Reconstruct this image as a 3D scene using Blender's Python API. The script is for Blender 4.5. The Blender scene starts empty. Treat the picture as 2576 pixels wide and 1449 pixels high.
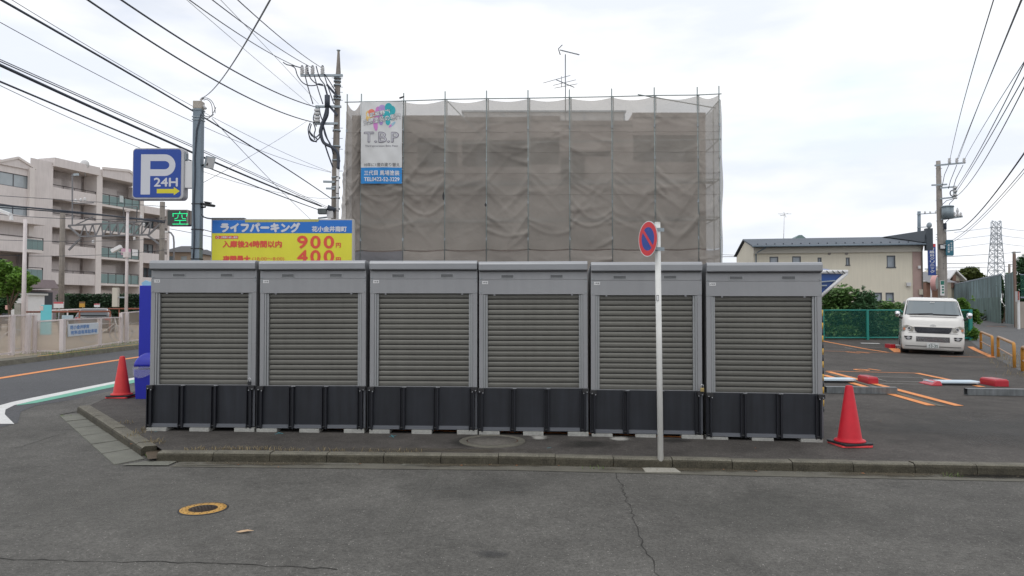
import bpy, bmesh, math, random
from mathutils import Vector, Matrix, noise
R = math.radians
SC = bpy.context.scene
COL = SC.collection
# ---------------------------------------------------------------- camera
F = 1820.0; CU = 1287.5; CV = 724.5; PITCH = math.atan((775.0-CV)/F); CAMH = 1.655
cam = bpy.data.cameras.new('camera'); co = bpy.data.objects.new('camera', cam); COL.objects.link(co)
cam.sensor_width = 36; cam.lens = 36*F/2575; cam.clip_end = 5000; cam.clip_start = .05
co.location = (0, 0, CAMH); co.rotation_euler = (R(90)+PITCH, 0, 0)
SC.camera = co
# ---------------------------------------------------------------- sky, sun, exposure
SUN_EL, SUN_AZ = R(58), R(200)
w = bpy.data.worlds.new('World'); SC.world = w; w.use_nodes = True
nt = w.node_tree; nt.nodes.clear()
def wn(t, **k):
    n = nt.nodes.new(t)
    for a, b in k.items(): setattr(n, a, b)
    return n
out = wn('ShaderNodeOutputWorld'); bg = wn('ShaderNodeBackground')
sky = wn('ShaderNodeTexSky', sky_type='NISHITA', sun_disc=False)
sky.sun_elevation = SUN_EL; sky.sun_rotation = SUN_AZ
tc = wn('ShaderNodeTexCoord'); mp = wn('ShaderNodeMapping'); mp.inputs['Scale'].default_value = (1.3, 1.3, 4.6)
mp.inputs['Location'].default_value = (.4, .2, .35)
nz = wn('ShaderNodeTexNoise'); nz.inputs['Scale'].default_value = 1.7; nz.inputs['Detail'].default_value = 7; nz.inputs['Roughness'].default_value = .52
nz2 = wn('ShaderNodeTexNoise'); nz2.inputs['Scale'].default_value = 2.6; nz2.inputs['Detail'].default_value = 5
cr = wn('ShaderNodeValToRGB'); cr.color_ramp.elements[0].position = .30; cr.color_ramp.elements[1].position = .47
cr.color_ramp.elements[0].color = (.8, .8, .8, 1); cr.color_ramp.elements[1].color = (1, 1, 1, 1)
cc = wn('ShaderNodeValToRGB'); cc.color_ramp.elements[0].position = .36; cc.color_ramp.elements[1].position = .58
cc.color_ramp.elements[0].color = (.79, .83, .91, 1); cc.color_ramp.elements[1].color = (1.0, 1.0, 1.0, 1)
mul = wn('ShaderNodeMixRGB', blend_type='MULTIPLY'); mul.inputs[0].default_value = 1; mul.inputs[2].default_value = (11.3, 11.35, 11.5, 1)
mix = wn('ShaderNodeMixRGB')
L = nt.links.new
L(tc.outputs['Generated'], mp.inputs['Vector']); L(mp.outputs[0], nz.inputs['Vector']); L(mp.outputs[0], nz2.inputs['Vector'])
L(nz.outputs['Fac'], cr.inputs[0]); L(nz2.outputs['Fac'], cc.inputs[0]); L(cc.outputs[0], mul.inputs[1])

# one thin place in the cloud where pale blue shows, low in the right half
vd = wn('ShaderNodeVectorMath', operation='DISTANCE'); vm = wn('ShaderNodeMapping'); vm.inputs['Scale'].default_value = (1, 1, 3.2)
L(tc.outputs['Generated'], vm.inputs['Vector']); L(vm.outputs[0], vd.inputs[0]); vd.inputs[1].default_value = (.41, .87, .27*3.2)
va = wn('ShaderNodeMath', operation='MULTIPLY_ADD'); L(nz.outputs['Fac'], va.inputs[0]); va.inputs[1].default_value = .9; L(vd.outputs['Value'], va.inputs[2])
vr = wn('ShaderNodeMapRange'); L(va.outputs[0], vr.inputs['Value']); vr.inputs['From Min'].default_value = .42; vr.inputs['From Max'].default_value = .74; vr.inputs['To Min'].default_value = .3; vr.inputs['To Max'].default_value = 1
vx = wn('ShaderNodeMath', operation='MULTIPLY'); L(cr.outputs[0], vx.inputs[0]); L(vr.outputs[0], vx.inputs[1])
L(cr.outputs[0], mix.inputs[0]); bx2 = wn('ShaderNodeMixRGB'); bx2.inputs[1].default_value = (7.6, 9.5, 11.3, 1); L(vr.outputs[0], bx2.inputs[0]); L(mul.outputs[0], bx2.inputs[2]); L(sky.outputs[0], mix.inputs[1]); L(bx2.outputs[0], mix.inputs[2])
L(mix.outputs[0], bg.inputs['Color']); bg.inputs['Strength'].default_value = .1
L(bg.outputs[0], out.inputs['Surface'])
sl = bpy.data.lights.new('sun', 'SUN'); so = bpy.data.objects.new('sun', sl); COL.objects.link(so)
sl.energy = .5; sl.angle = R(25); sl.color = (1, .97, .92)
so.rotation_euler = (R(90)-SUN_EL, 0, R(180)-SUN_AZ)
so.location = (0, 0, 50)
SC.view_settings.view_transform = 'Standard'; SC.view_settings.look = 'None'
SC.view_settings.exposure = 0; SC.view_settings.gamma = 1
SC.render.engine = 'CYCLES'
SC.cycles.use_denoising = True; SC.cycles.transparent_max_bounces = 24; SC.cycles.max_bounces = 6
SC.render.filter_size = 1.6
# ---------------------------------------------------------------- layout helpers
cp, sp = math.cos(PITCH), math.sin(PITCH)
def ray(u, v):
    x = (u-CU)/F; z = (CV-v)/F
    return Vector((x, cp-sp*z, sp+cp*z))
def P(u, v, Y):
    r = ray(u, v); t = Y/r.y
    return Vector((r.x*t, Y, CAMH+r.z*t))
def clamp(a, lo, hi): return max(lo, min(hi, a))
def g(x, y):
    return (-.0055*(clamp(x, -20, 25)+5)+.0108*(clamp(y, -5, 27.5)-9.95)
            + .03*clamp(y-27.5, 0, 32.5)*clamp((x-5)/10, 0, 1))
def G(u, v, off=0.):
    r = ray(u, v); Y = 10.
    lo, hi = 1.0, 400.
    f = lambda Y: CAMH+r.z/r.y*Y-(g(r.x/r.y*Y, Y)+off)
    for _ in range(60):
        m = (lo+hi)/2
        if f(m) > 0: lo = m
        else: hi = m
    Y = (lo+hi)/2
    return Vector((r.x/r.y*Y, Y, g(r.x/r.y*Y, Y)+off))
def on(x, y, off=0.): return Vector((x, y, g(x, y)+off))
ROAD = -.10
# ---------------------------------------------------------------- materials
MATS = {}
def mat(name, col, rough=.6, metal=0., var=.0, vscale=3., bump=0., bscale=60., spec=.5, emit=0., alpha=1., coat=0.,
        speck=0., streak=0., island=0., trans=0., gen=False):
    if name in MATS: return MATS[name]
    m = bpy.data.materials.new(name); m.use_nodes = True; MATS[name] = m
    t = m.node_tree; N = t.nodes; K = t.links.new
    b = N['Principled BSDF']
    b.inputs['Roughness'].default_value = rough; b.inputs['Metallic'].default_value = metal
    b.inputs['Specular IOR Level'].default_value = spec
    b.inputs['Coat Weight'].default_value = coat
    c = (*col, 1)
    b.inputs['Base Color'].default_value = c
    src = None
    tcn = N.new('ShaderNodeTexCoord'); 
    geo = N.new('ShaderNodeNewGeometry')
    pos = geo.outputs['Position'] if not gen else tcn.outputs['Object']
    def scaled(fac_out, lo, hi, prev):
        mr = N.new('ShaderNodeMapRange'); K(fac_out, mr.inputs['Value'])
        mr.inputs['From Min'].default_value = .25; mr.inputs['From Max'].default_value = .75
        mr.inputs['To Min'].default_value = lo; mr.inputs['To Max'].default_value = hi
        mx = N.new('ShaderNodeMixRGB'); mx.blend_type = 'MULTIPLY'; mx.inputs[0].default_value = 1
        if prev is None: mx.inputs[1].default_value = c
        else: K(prev, mx.inputs[1])
        K(mr.outputs[0], mx.inputs[2]); return mx.outputs[0]
    if var:
        n = N.new('ShaderNodeTexNoise'); n.inputs['Scale'].default_value = vscale; n.inputs['Detail'].default_value = 8
        n.inputs['Roughness'].default_value = .62
        K(pos, n.inputs['Vector']); src = scaled(n.outputs['Fac'], 1-var, 1+var, src)
    if streak:
        mpn = N.new('ShaderNodeMapping'); mpn.inputs['Scale'].default_value = (6, 6, .35)
        K(pos, mpn.inputs['Vector'])
        n = N.new('ShaderNodeTexNoise'); n.inputs['Scale'].default_value = 2.2; n.inputs['Detail'].default_value = 6
        K(mpn.outputs[0], n.inputs['Vector']); src = scaled(n.outputs['Fac'], 1-streak, 1+streak*.6, src)
    if speck:
        n = N.new('ShaderNodeTexNoise'); n.inputs['Scale'].default_value = 75; n.inputs['Detail'].default_value = 3
        K(pos, n.inputs['Vector']); src = scaled(n.outputs['Fac'], 1-speck, 1+speck, src)
    if island:
        mr = N.new('ShaderNodeMapRange'); K(geo.outputs['Random Per Island'], mr.inputs['Value'])
        mr.inputs['To Min'].default_value = 1-island; mr.inputs['To Max'].default_value = 1+island
        mx = N.new('ShaderNodeMixRGB'); mx.blend_type = 'MULTIPLY'; mx.inputs[0].default_value = 1
        if src is None: mx.inputs[1].default_value = c
        else: K(src, mx.inputs[1])
        K(mr.outputs[0], mx.inputs[2]); src = mx.outputs[0]
    if src is not None: K(src, b.inputs['Base Color'])
    if bump:
        n = N.new('ShaderNodeTexNoise'); n.inputs['Scale'].default_value = bscale; n.inputs['Detail'].default_value = 4
        K(pos, n.inputs['Vector'])
        bp = N.new('ShaderNodeBump'); bp.inputs['Strength'].default_value = bump; bp.inputs['Distance'].default_value = .02
        K(n.outputs['Fac'], bp.inputs['Height']); K(bp.outputs[0], b.inputs['Normal'])
    if emit:
        b.inputs['Emission Color'].default_value = c; b.inputs['Emission Strength'].default_value = emit
    if trans:
        o = N['Material Output']; tl = N.new('ShaderNodeBsdfTranslucent'); ms = N.new('ShaderNodeMixShader')
        ms.inputs[0].default_value = trans
        if src is not None: K(src, tl.inputs['Color'])
        else: tl.inputs['Color'].default_value = c
        K(b.outputs[0], ms.inputs[1]); K(tl.outputs[0], ms.inputs[2]); K(ms.outputs[0], o.inputs['Surface'])
    if alpha < 1: b.inputs['Alpha'].default_value = alpha
    return m
def asphalt(name, base, big=.16, warm=(1, 1, 1), agg=.5):
    m = bpy.data.materials.new(name); m.use_nodes = True; MATS[name] = m
    t = m.node_tree; N = t.nodes; K = t.links.new; b = N['Principled BSDF']
    geo = N.new('ShaderNodeNewGeometry'); pos = geo.outputs['Position']
    def nzn(s, d=6, r=.6):
        n = N.new('ShaderNodeTexNoise'); n.inputs['Scale'].default_value = s; n.inputs['Detail'].default_value = d
        n.inputs['Roughness'].default_value = r; K(pos, n.inputs['Vector']); return n.outputs['Fac']
    def rng(v, a, b_, lo, hi):
        mr = N.new('ShaderNodeMapRange'); K(v, mr.inputs['Value']); mr.inputs['From Min'].default_value = a
        mr.inputs['From Max'].default_value = b_; mr.inputs['To Min'].default_value = lo; mr.inputs['To Max'].default_value = hi
        return mr.outputs[0]
    def mult(a, b_):
        mn = N.new('ShaderNodeMath'); mn.operation = 'MULTIPLY'
        for i, q in enumerate((a, b_)):
            if isinstance(q, (int, float)): mn.inputs[i].default_value = q
            else: K(q, mn.inputs[i])
        return mn.outputs[0]
    v = mult(base, rng(nzn(.55, 5), .3, .7, 1-big, 1+big))
    v = mult(v, rng(nzn(3.1, 7), .3, .7, 1-big*.7, 1+big*.7))
    v = mult(v, rng(nzn(14, 5, .65), .3, .7, .86, 1.15)); v = mult(v, rng(nzn(38, 4, .7), .3, .7, .70, 1.34))
    v = mult(v, rng(nzn(130, 3, .7), .3, .7, .62, 1.42))
    vo = N.new('ShaderNodeTexVoronoi'); vo.inputs['Scale'].default_value = 62; K(pos, vo.inputs['Vector'])
    sepc = N.new('ShaderNodeSeparateColor'); K(vo.outputs['Color'], sepc.inputs[0])
    d1 = N.new('ShaderNodeMath'); d1.operation = 'LESS_THAN'; K(vo.outputs['Distance'], d1.inputs[0]); d1.inputs[1].default_value = .30
    d2 = N.new('ShaderNodeMath'); d2.operation = 'GREATER_THAN'; K(sepc.outputs[0], d2.inputs[0]); d2.inputs[1].default_value = .955
    st = mult(d1.outputs[0], d2.outputs[0])
    mx = N.new('ShaderNodeMath'); mx.operation = 'MULTIPLY_ADD'; K(st, mx.inputs[0]); mx.inputs[1].default_value = .30*agg; K(v, mx.inputs[2])
    cm = N.new('ShaderNodeCombineColor')
    for i in range(3): K(mult(mx.outputs[0], float(warm[i])), cm.inputs[i])
    K(cm.outputs[0], b.inputs['Base Color'])
    b.inputs['Roughness'].default_value = .88; b.inputs['Specular IOR Level'].default_value = .3
    bp = N.new('ShaderNodeBump'); bp.inputs['Strength'].default_value = .55; bp.inputs['Distance'].default_value = .006
    K(nzn(110, 3, .7), bp.inputs['Height']); K(bp.outputs[0], b.inputs['Normal'])
    return m
def decal(name, col, strength=.6, rough=.8, scale=5):
    """worn or damp patch: fades out towards its own rim"""
    m = bpy.data.materials.new(name); m.use_nodes = True; MATS[name] = m
    t = m.node_tree; N = t.nodes; K = t.links.new; b = N['Principled BSDF']
    tcn = N.new('ShaderNodeTexCoord'); mpn = N.new('ShaderNodeMapping')
    mpn.inputs['Location'].default_value = (-1, -1, 0); mpn.inputs['Scale'].default_value = (2, 2, 0)
    K(tcn.outputs['Generated'], mpn.inputs['Vector'])
    ln = N.new('ShaderNodeVectorMath'); ln.operation = 'LENGTH'; K(mpn.outputs[0], ln.inputs[0])
    geo = N.new('ShaderNodeNewGeometry')
    n = N.new('ShaderNodeTexNoise'); n.inputs['Scale'].default_value = scale; n.inputs['Detail'].default_value = 6; K(geo.outputs['Position'], n.inputs['Vector'])
    ad = N.new('ShaderNodeMath'); ad.operation = 'ADD'; K(ln.outputs['Value'], ad.inputs[0]); K(n.outputs['Fac'], ad.inputs[1])
    mr = N.new('ShaderNodeMapRange'); K(ad.outputs[0], mr.inputs['Value'])
    mr.inputs['From Min'].default_value = .75; mr.inputs['From Max'].default_value = 1.28
    mr.inputs['To Min'].default_value = strength; mr.inputs['To Max'].default_value = 0
    K(mr.outputs[0], b.inputs['Alpha']); b.inputs['Base Color'].default_value = (*col, 1); b.inputs['Roughness'].default_value = rough
    return m
# ---------------------------------------------------------------- mesh builder
class MB:
    def __init__(s, M=None): s.bm = bmesh.new(); s.M = M or Matrix(); s.mi = 0; s.sm = False
    def v(s, p): return s.bm.verts.new(s.M @ Vector(p))
    def f(s, vs):
        try: fc = s.bm.faces.new(vs)
        except ValueError: return None
        fc.material_index = s.mi; fc.smooth = s.sm; return fc
    def poly(s, pts): return s.f([s.v(p) for p in pts])
    def box(s, x0, x1, y0, y1, z0, z1):
        c = [s.v((x, y, z)) for x in (x0, x1) for y in (y0, y1) for z in (z0, z1)]
        for q in ((0, 1, 3, 2), (4, 6, 7, 5), (0, 4, 5, 1), (2, 3, 7, 6), (0, 2, 6, 4), (1, 5, 7, 3)): s.f([c[i] for i in q])
        return s
    def bar(s, a, b, w, h=None, up=(0, 0, 1)):
        a, b = Vector(a), Vector(b); h = h or w; d = (b-a).normalized(); up = Vector(up)
        if abs(d.dot(up)) > .99: up = Vector((0, 1, 0))
        x = d.cross(up).normalized(); y = x.cross(d)
        r = []
        for p in (a, b): r.append([s.v(p+x*sx*w/2+y*sy*h/2) for sx, sy in ((-1, -1), (1, -1), (1, 1), (-1, 1))])
        for i in range(4): s.f([r[0][i], r[0][(i+1) % 4], r[1][(i+1) % 4], r[1][i]])
        s.f(r[0][::-1]); s.f(r[1]); return s
    def cyl(s, a, b, r0, r1=None, n=12, cap=True):
        r1 = r0 if r1 is None else r1; return s.tube([a, b], [r0, r1], n, cap)
    def tube(s, pts, rr, n=8, cap=True):
        pts = [Vector(p) for p in pts]
        if not isinstance(rr, (list, tuple)): rr = [rr]*len(pts)
        rings = []; prev = None; sm = s.sm; s.sm = True
        for i, p in enumerate(pts):
            d = (pts[min(i+1, len(pts)-1)]-pts[max(i-1, 0)]).normalized()
            if prev is None:
                up = Vector((0, 0, 1)) if abs(d.z) < .9 else Vector((0, 1, 0)); x = d.cross(up).normalized()
            else: x = (prev-d*prev.dot(d)).normalized()
            prev = x; y = d.cross(x)
            rings.append([s.v(p+(x*math.cos(2*math.pi*k/n)+y*math.sin(2*math.pi*k/n))*rr[i]) for k in range(n)])
        for i in range(len(rings)-1):
            for k in range(n): s.f([rings[i][k], rings[i][(k+1) % n], rings[i+1][(k+1) % n], rings[i+1][k]])
        s.sm = sm
        if cap: s.f(rings[0][::-1]); s.f(rings[-1])
        return s
    def lathe(s, prof, n=28, c=(0, 0, 0)):
        c = Vector(c); rings = []; sm = s.sm; s.sm = True
        for r, z in prof: rings.append([s.v(c+Vector((r*math.cos(2*math.pi*k/n), r*math.sin(2*math.pi*k/n), z))) for k in range(n)])
        for i in range(len(rings)-1):
            for k in range(n): s.f([rings[i][k], rings[i][(k+1) % n], rings[i+1][(k+1) % n], rings[i+1][k]])
        s.sm = sm; s.f(rings[0][::-1]); s.f(rings[-1]); return s
    def prism(s, pts, y0, y1):
        """outline in local x,z extruded from y0 to y1"""
        a = [s.v((x, y0, z)) for x, z in pts]; b = [s.v((x, y1, z)) for x, z in pts]; n = len(pts)
        s.f(a); s.f(b[::-1])
        for i in range(n): s.f([a[i], b[i], b[(i+1) % n], a[(i+1) % n]])
        return s
    def slab(s, pts, z0, z1):
        a = [s.v((p[0], p[1], z0)) for p in pts]; b = [s.v((p[0], p[1], z1)) for p in pts]; n = len(pts)
        s.f(a[::-1]); s.f(b)
        for i in range(n): s.f([a[i], a[(i+1) % n], b[(i+1) % n], b[i]])
        return s
    def holes(s, x0, x1, z0, z1, hs, y=0., d=.15):
        """wall sheet at local y with real openings and reveals of depth d"""
        xs = sorted({x0, x1, *[h[0] for h in hs], *[h[1] for h in hs]}); zs = sorted({z0, z1, *[h[2] for h in hs], *[h[3] for h in hs]})
        for i in range(len(xs)-1):
            for j in range(len(zs)-1):
                cx, cz = (xs[i]+xs[i+1])/2, (zs[j]+zs[j+1])/2
                if any(h[0] < cx < h[1] and h[2] < cz < h[3] for h in hs): continue
                s.poly([(xs[i], y, zs[j]), (xs[i+1], y, zs[j]), (xs[i+1], y, zs[j+1]), (xs[i], y, zs[j+1])])
        for a, b, c, e in hs:
            for q in (((a, c), (b, c)), ((b, c), (b, e)), ((b, e), (a, e)), ((a, e), (a, c))):
                s.poly([(q[0][0], y, q[0][1]), (q[1][0], y, q[1][1]), (q[1][0], y+d, q[1][1]), (q[0][0], y+d, q[0][1])])
        return s
    def build(s, name, m=None, parent=None, label=None, bevel=0, kind=None, recalc=True, weld=False):
        if weld: bmesh.ops.remove_doubles(s.bm, verts=s.bm.verts, dist=1e-4)
        if recalc: bmesh.ops.recalc_face_normals(s.bm, faces=s.bm.faces)
        me = bpy.data.meshes.new(name); s.bm.to_mesh(me); s.bm.free()
        for q in (m if isinstance(m, (list, tuple)) else [m]):
            if q: me.materials.append(q)
        o = bpy.data.objects.new(name, me); COL.objects.link(o)
        if parent is not None: adopt(o, parent)
        if label: o['label'] = label
        if kind: o['kind'] = kind
        if bevel:
            bv = o.modifiers.new('bevel', 'BEVEL'); bv.width = bevel; bv.segments = 2; bv.limit_method = 'ANGLE'
        return o
def adopt(o, parent):
    o.parent = parent
    if parent.type == 'EMPTY': o.matrix_parent_inverse = (Matrix.Translation(parent.location) @ parent.rotation_euler.to_matrix().to_4x4()).inverted()
def tag(o, label, cat, group=None, kind=None):
    o['label'] = label; o['category'] = cat
    if group: o['group'] = group
    if kind: o['kind'] = kind
    return o
def thing(name, label, cat, loc=(0, 0, 0), group=None, yaw=0.):
    o = bpy.data.objects.new(name, None); COL.objects.link(o); o.location = loc; o.rotation_euler = (0, 0, yaw); o.empty_display_size = .2
    return tag(o, label, cat, group)
def struct(o): o['kind'] = 'structure'; return o
def copy_tree(o, parent=None):
    c = o.copy(); COL.objects.link(c)
    if parent is not None: c.parent = parent
    for ch in list(o.children): copy_tree(ch, c)
    return c
def T(loc, yaw=0, pitch=0, roll=0):
    return Matrix.Translation(loc) @ Matrix.Rotation(yaw, 4, 'Z') @ Matrix.Rotation(pitch, 4, 'X') @ Matrix.Rotation(roll, 4, 'Y')
# sheets laid on the ground
def sheet(name, pts, off, m, step=2.5, kind='structure', top=None):
    """flat outline (x,y) draped over the terrain"""
    bm = bmesh.new(); bm.faces.new([bm.verts.new((p[0], p[1], 0)) for p in pts])
    xs = [p[0] for p in pts]; ys = [p[1] for p in pts]
    for ax, lo, hi, a0, a1 in ((0, min(xs), max(xs), -22.5, 47.5), (1, min(ys), max(ys), -7.5, 65)):
        k = max(a0, math.ceil(lo/step)*step)
        while k < min(a1, hi):
            co_ = Vector((k, 0, 0)) if ax == 0 else Vector((0, k, 0)); no = Vector((1, 0, 0)) if ax == 0 else Vector((0, 1, 0))
            bmesh.ops.bisect_plane(bm, geom=bm.verts[:]+bm.edges[:]+bm.faces[:], plane_co=co_, plane_no=no)
            k += step
    bmesh.ops.triangulate(bm, faces=bm.faces[:])
    for v in bm.verts: v.co.z = g(v.co.x, v.co.y)+(off(v.co.x, v.co.y) if callable(off) else off)
    bmesh.ops.recalc_face_normals(bm, faces=bm.faces)
    if sum(f.normal.z for f in bm.faces) < 0: bmesh.ops.reverse_faces(bm, faces=bm.faces)
    me = bpy.data.meshes.new(name); bm.to_mesh(me); bm.free(); me.materials.append(m)
    o = bpy.data.objects.new(name, me); COL.objects.link(o)
    if kind: o['kind'] = kind
    return o
def ribbon(mb, pts, wd, off, jit=0, step=.4):
    """painted line or crack following ground points"""
    pp = []
    for a, b in zip(pts, pts[1:]):
        a, b = Vector(a[:2]), Vector(b[:2]); n = max(1, int((b-a).length/step))
        for i in range(n): pp.append(a.lerp(b, i/n))
    pp.append(Vector(pts[-1][:2])); prev = None
    for i, p in enumerate(pp):
        d = (pp[min(i+1, len(pp)-1)]-pp[max(i-1, 0)]).normalized(); nrm = Vector((-d.y, d.x))
        ww = wd
        if jit: p = p+nrm*random.uniform(-jit, jit); ww = wd*random.uniform(.4, 1.5)
        a, b = p+nrm*ww/2, p-nrm*ww/2
        cur = (mb.v((a.x, a.y, g(a.x, a.y)+off)), mb.v((b.x, b.y, g(b.x, b.y)+off)))
        if prev:
            fc = mb.f([prev[0], prev[1], cur[1], cur[0]])
        prev = cur
    return mb
def text(s, m, M, wd, ht, parent=None, bold=0., name='lettering', warp=None, label=None, thick=0.):
    """lettering filling wd x ht metres, centred on M, facing local -y"""
    c = bpy.data.curves.new('t', 'FONT'); c.body = s; c.size = 1; c.offset = bold; c.extrude = .0; c.resolution_u = 3
    c.align_x = 'LEFT'
    o = bpy.data.objects.new('t', c); COL.objects.link(o)
    dg = bpy.context.evaluated_depsgraph_get(); dg.update()
    me = bpy.data.meshes.new_from_object(o.evaluated_get(dg)); bpy.data.objects.remove(o)
    me.name = name
    if len(me.vertices):
        xs = [v.co.x for v in me.vertices]; ys = [v.co.y for v in me.vertices]
        x0, x1, y0, y1 = min(xs), max(xs), min(ys), max(ys)
        sx = wd/(x1-x0); sy = ht/(y1-y0) if y1 > y0 else 1
        for v in me.vertices:
            p = Vector(((v.co.x-(x0+x1)/2)*sx, 0, (v.co.y-(y0+y1)/2)*sy))
            if warp: p = warp(p)
            v.co = M @ p
    if thick and len(me.vertices):
        bm_ = bmesh.new(); bm_.from_mesh(me); src_ = bmesh.ops.duplicate
        base_ = bm_.verts[:]+bm_.edges[:]+bm_.faces[:]
        e_ = (M.to_3x3() @ Vector((1, 0, 0))).normalized(); n_ = (M.to_3x3() @ Vector((0, -1, 0))).normalized(); u_ = (M.to_3x3() @ Vector((0, 0, 1))).normalized()
        for i, (a_, c_) in enumerate(((thick, 0), (-thick, 0), (0, thick), (0, -thick))):
            r_ = bmesh.ops.duplicate(bm_, geom=base_)
            for v in r_['geom']:
                if isinstance(v, bmesh.types.BMVert): v.co += e_*a_+u_*c_+n_*.0003*(i+1)
        bm_.to_mesh(me); bm_.free()
    me.materials.clear(); me.materials.append(m)
    ob = bpy.data.objects.new(name, me); COL.objects.link(ob)
    if parent is not None: adopt(ob, parent)
    if label: ob['label'] = label
    return ob
def rrect(x0, x1, z0, z1, r, n=5):
    pts = []
    for cx, cz, a0 in ((x1-r, z0+r, -90), (x1-r, z1-r, 0), (x0+r, z1-r, 90), (x0+r, z0+r, 180)):
        for k in range(n+1): a = R(a0+90*k/n); pts.append((cx+r*math.cos(a), cz+r*math.sin(a)))
    return pts
def leaves(mb, blobs, n, size, seed=1, flat=.0, shell=.55):
    rnd = random.Random(seed); tot = sum(b[3]*b[4]*b[5] for b in blobs)
    for (cx, cy, cz, rx, ry, rz) in blobs:
        for _ in range(int(n*rx*ry*rz/tot)):
            while True:
                d = Vector((rnd.uniform(-1, 1), rnd.uniform(-1, 1), rnd.uniform(-1, 1)))
                if .05 < d.length <= 1: break
            d = d.normalized()*(shell+(1-shell)*rnd.random()**.6) if rnd.random() < .8 else d
            nn = noise.noise(Vector((d.x*rx+cx, d.y*ry+cy, d.z*rz+cz))*(1.6/max(rx, .5))*1.4)
            d *= 1+.35*nn
            c = Vector((cx+d.x*rx, cy+d.y*ry, cz+d.z*rz))
            if nn < -.28 and rnd.random() < .8: continue
            sz = size*rnd.uniform(.6, 1.35)
            q = Matrix.Rotation(rnd.uniform(0, 6.28), 4, 'Z') @ Matrix.Rotation(rnd.uniform(-1.1, 1.1), 4, 'X') @ Matrix.Rotation(rnd.uniform(0, 6.28), 4, 'Z')
            a = [c+q @ Vector(p)*sz for p in ((-.5, 0, 0), (0, -.28, .04), (.55, 0, 0), (0, .28, .04))]
            mb.poly(a)
    return mb
def tree(name, label, cat, base, trunk_h, blobs, n, size, mleaf, seed=3, r=.18, group=None):
    t = thing(name, label, cat, base, group)
    b = MB(); top = Vector(base)+Vector((0, 0, trunk_h))
    b.tube([base, Vector(base).lerp(top, .5)+Vector((.06, 0, 0)), top], [r, r*.75, r*.5], 8)
    for bl in blobs[:7]:
        c = Vector(bl[:3]); b.tube([top-Vector((0, 0, trunk_h*.25)), (top+c)/2+Vector((0, 0, .1)), c], [r*.45, r*.3, r*.08], 6)
    b.build('trunk', M['bark'], t)
    leaves(MB(), blobs, n, size, seed).build('crown', mleaf, t, recalc=False)
    return t
M = {}
M['asphalt'] = asphalt('asphalt', .100, .2, (1.05, 1.01, .92), .6)
M['lot'] = asphalt('lot_asphalt', .064, .26, (1.10, 1.0, .91), .35)
M['newroad'] = asphalt('road_asphalt', .088, .08, (.98, 1, 1.05), .15)
M['ground'] = mat('dirt', (.30, .25, .19), .9, var=.25, vscale=1.5, bump=.4, bscale=30)
M['concrete'] = mat('concrete', (.30, .29, .26), .85, var=.22, vscale=5, bump=.3, bscale=50, speck=.25)
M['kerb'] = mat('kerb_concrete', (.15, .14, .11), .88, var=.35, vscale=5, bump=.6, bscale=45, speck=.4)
M['kerb_face'] = mat('kerb_shaded_face', (.058, .052, .036), .92, var=.4, vscale=7, bump=.6, bscale=45, speck=.4)  # kerb front and end faces: their shade is put into this darker colour
M['gutter'] = mat('gutter_concrete', (.125, .118, .095), .88, var=.25, vscale=3, bump=.4, bscale=60, speck=.25)
M['slab'] = mat('slab_concrete', (.165, .165, .138), .88, var=.22, vscale=3, bump=.3, bscale=60, speck=.2)
M['block'] = mat('block_concrete', (.36, .36, .335), .88, var=.16, vscale=9, bump=.4, bscale=70, speck=.2)
M['orange_line'] = mat('orange_road_paint', (.75, .28, .085), .75, var=.18, vscale=14, speck=.2)
M['white_line'] = mat('white_road_paint', (.66, .66, .64), .75, var=.15, vscale=12, speck=.15)
M['green_line'] = mat('green_road_paint', (.14, .42, .30), .75, var=.12, vscale=8, speck=.12)
M['grey_line'] = mat('worn_road_paint', (.30, .30, .27), .8, var=.3, vscale=12)
M['crack'] = mat('crack_dark', (.03, .028, .025), .95)
M['body'] = mat('locker_grey', (.30, .304, .313), .42, .22, var=.06, vscale=1.3, spec=.45, streak=.05)
M['rail'] = mat('locker_rail', (.32, .33, .335), .40, .3, var=.05, streak=.06)
M['roofm'] = mat('locker_roof', (.31, .32, .335), .36, .3, var=.08, vscale=2)
M['dark'] = mat('dark_rubber', (.018, .019, .022), .6)
M['ramp'] = mat('ramp_charcoal', (.018, .0205, .027), .5, .1, var=.3, vscale=2.2, streak=.4)
M['ramp_rib'] = mat('ramp_rib_charcoal', (.012, .0135, .019), .45, .2)
M['silver'] = mat('aluminium', (.45, .46, .48), .38, .7)
M['chrome'] = mat('chrome', (.8, .8, .82), .12, 1.)
M['brass'] = mat('brass', (.5, .38, .16), .35, .8)
M['white'] = mat('white_paint', (.72, .72, .72), .5, var=.05)
M['white_pole'] = mat('white_pole_paint', (.76, .76, .73), .45, var=.08, vscale=6, streak=.08)
M['black'] = mat('black_plastic', (.02, .02, .022), .5)
M['ink'] = mat('ink', (.05, .05, .06), .7)
M['cone_red'] = mat('cone_red', (.55, .018, .032), .5, var=.1, vscale=9, spec=.3, gen=True)
M['cone_faded'] = mat('cone_faded_red', (.60, .042, .042), .5, var=.12, vscale=9, spec=.3, gen=True)
M['cone_base'] = mat('cone_base_red', (.78, .07, .075), .55)
M['blue_bin'] = mat('bin_blue', (.016, .022, .38), .4, var=.06)
M['bag'] = mat('clear_bag', (.7, .7, .8), .25, alpha=.25)
M['sign_blue'] = mat('sign_blue', (.013, .062, .34), .45, var=.04)
M['board_blue'] = mat('board_blue', (.012, .16, .56), .45, var=.05)
M['board_yellow'] = mat('board_yellow', (.74, .70, .045), .5, var=.05)
M['board_red'] = mat('board_red', (.72, .085, .05), .5)
M['sign_white'] = mat('sign_white', (.62, .63, .68), .5)
M['arrow'] = mat('arrow_yellow', (.70, .62, .03), .5)
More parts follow.
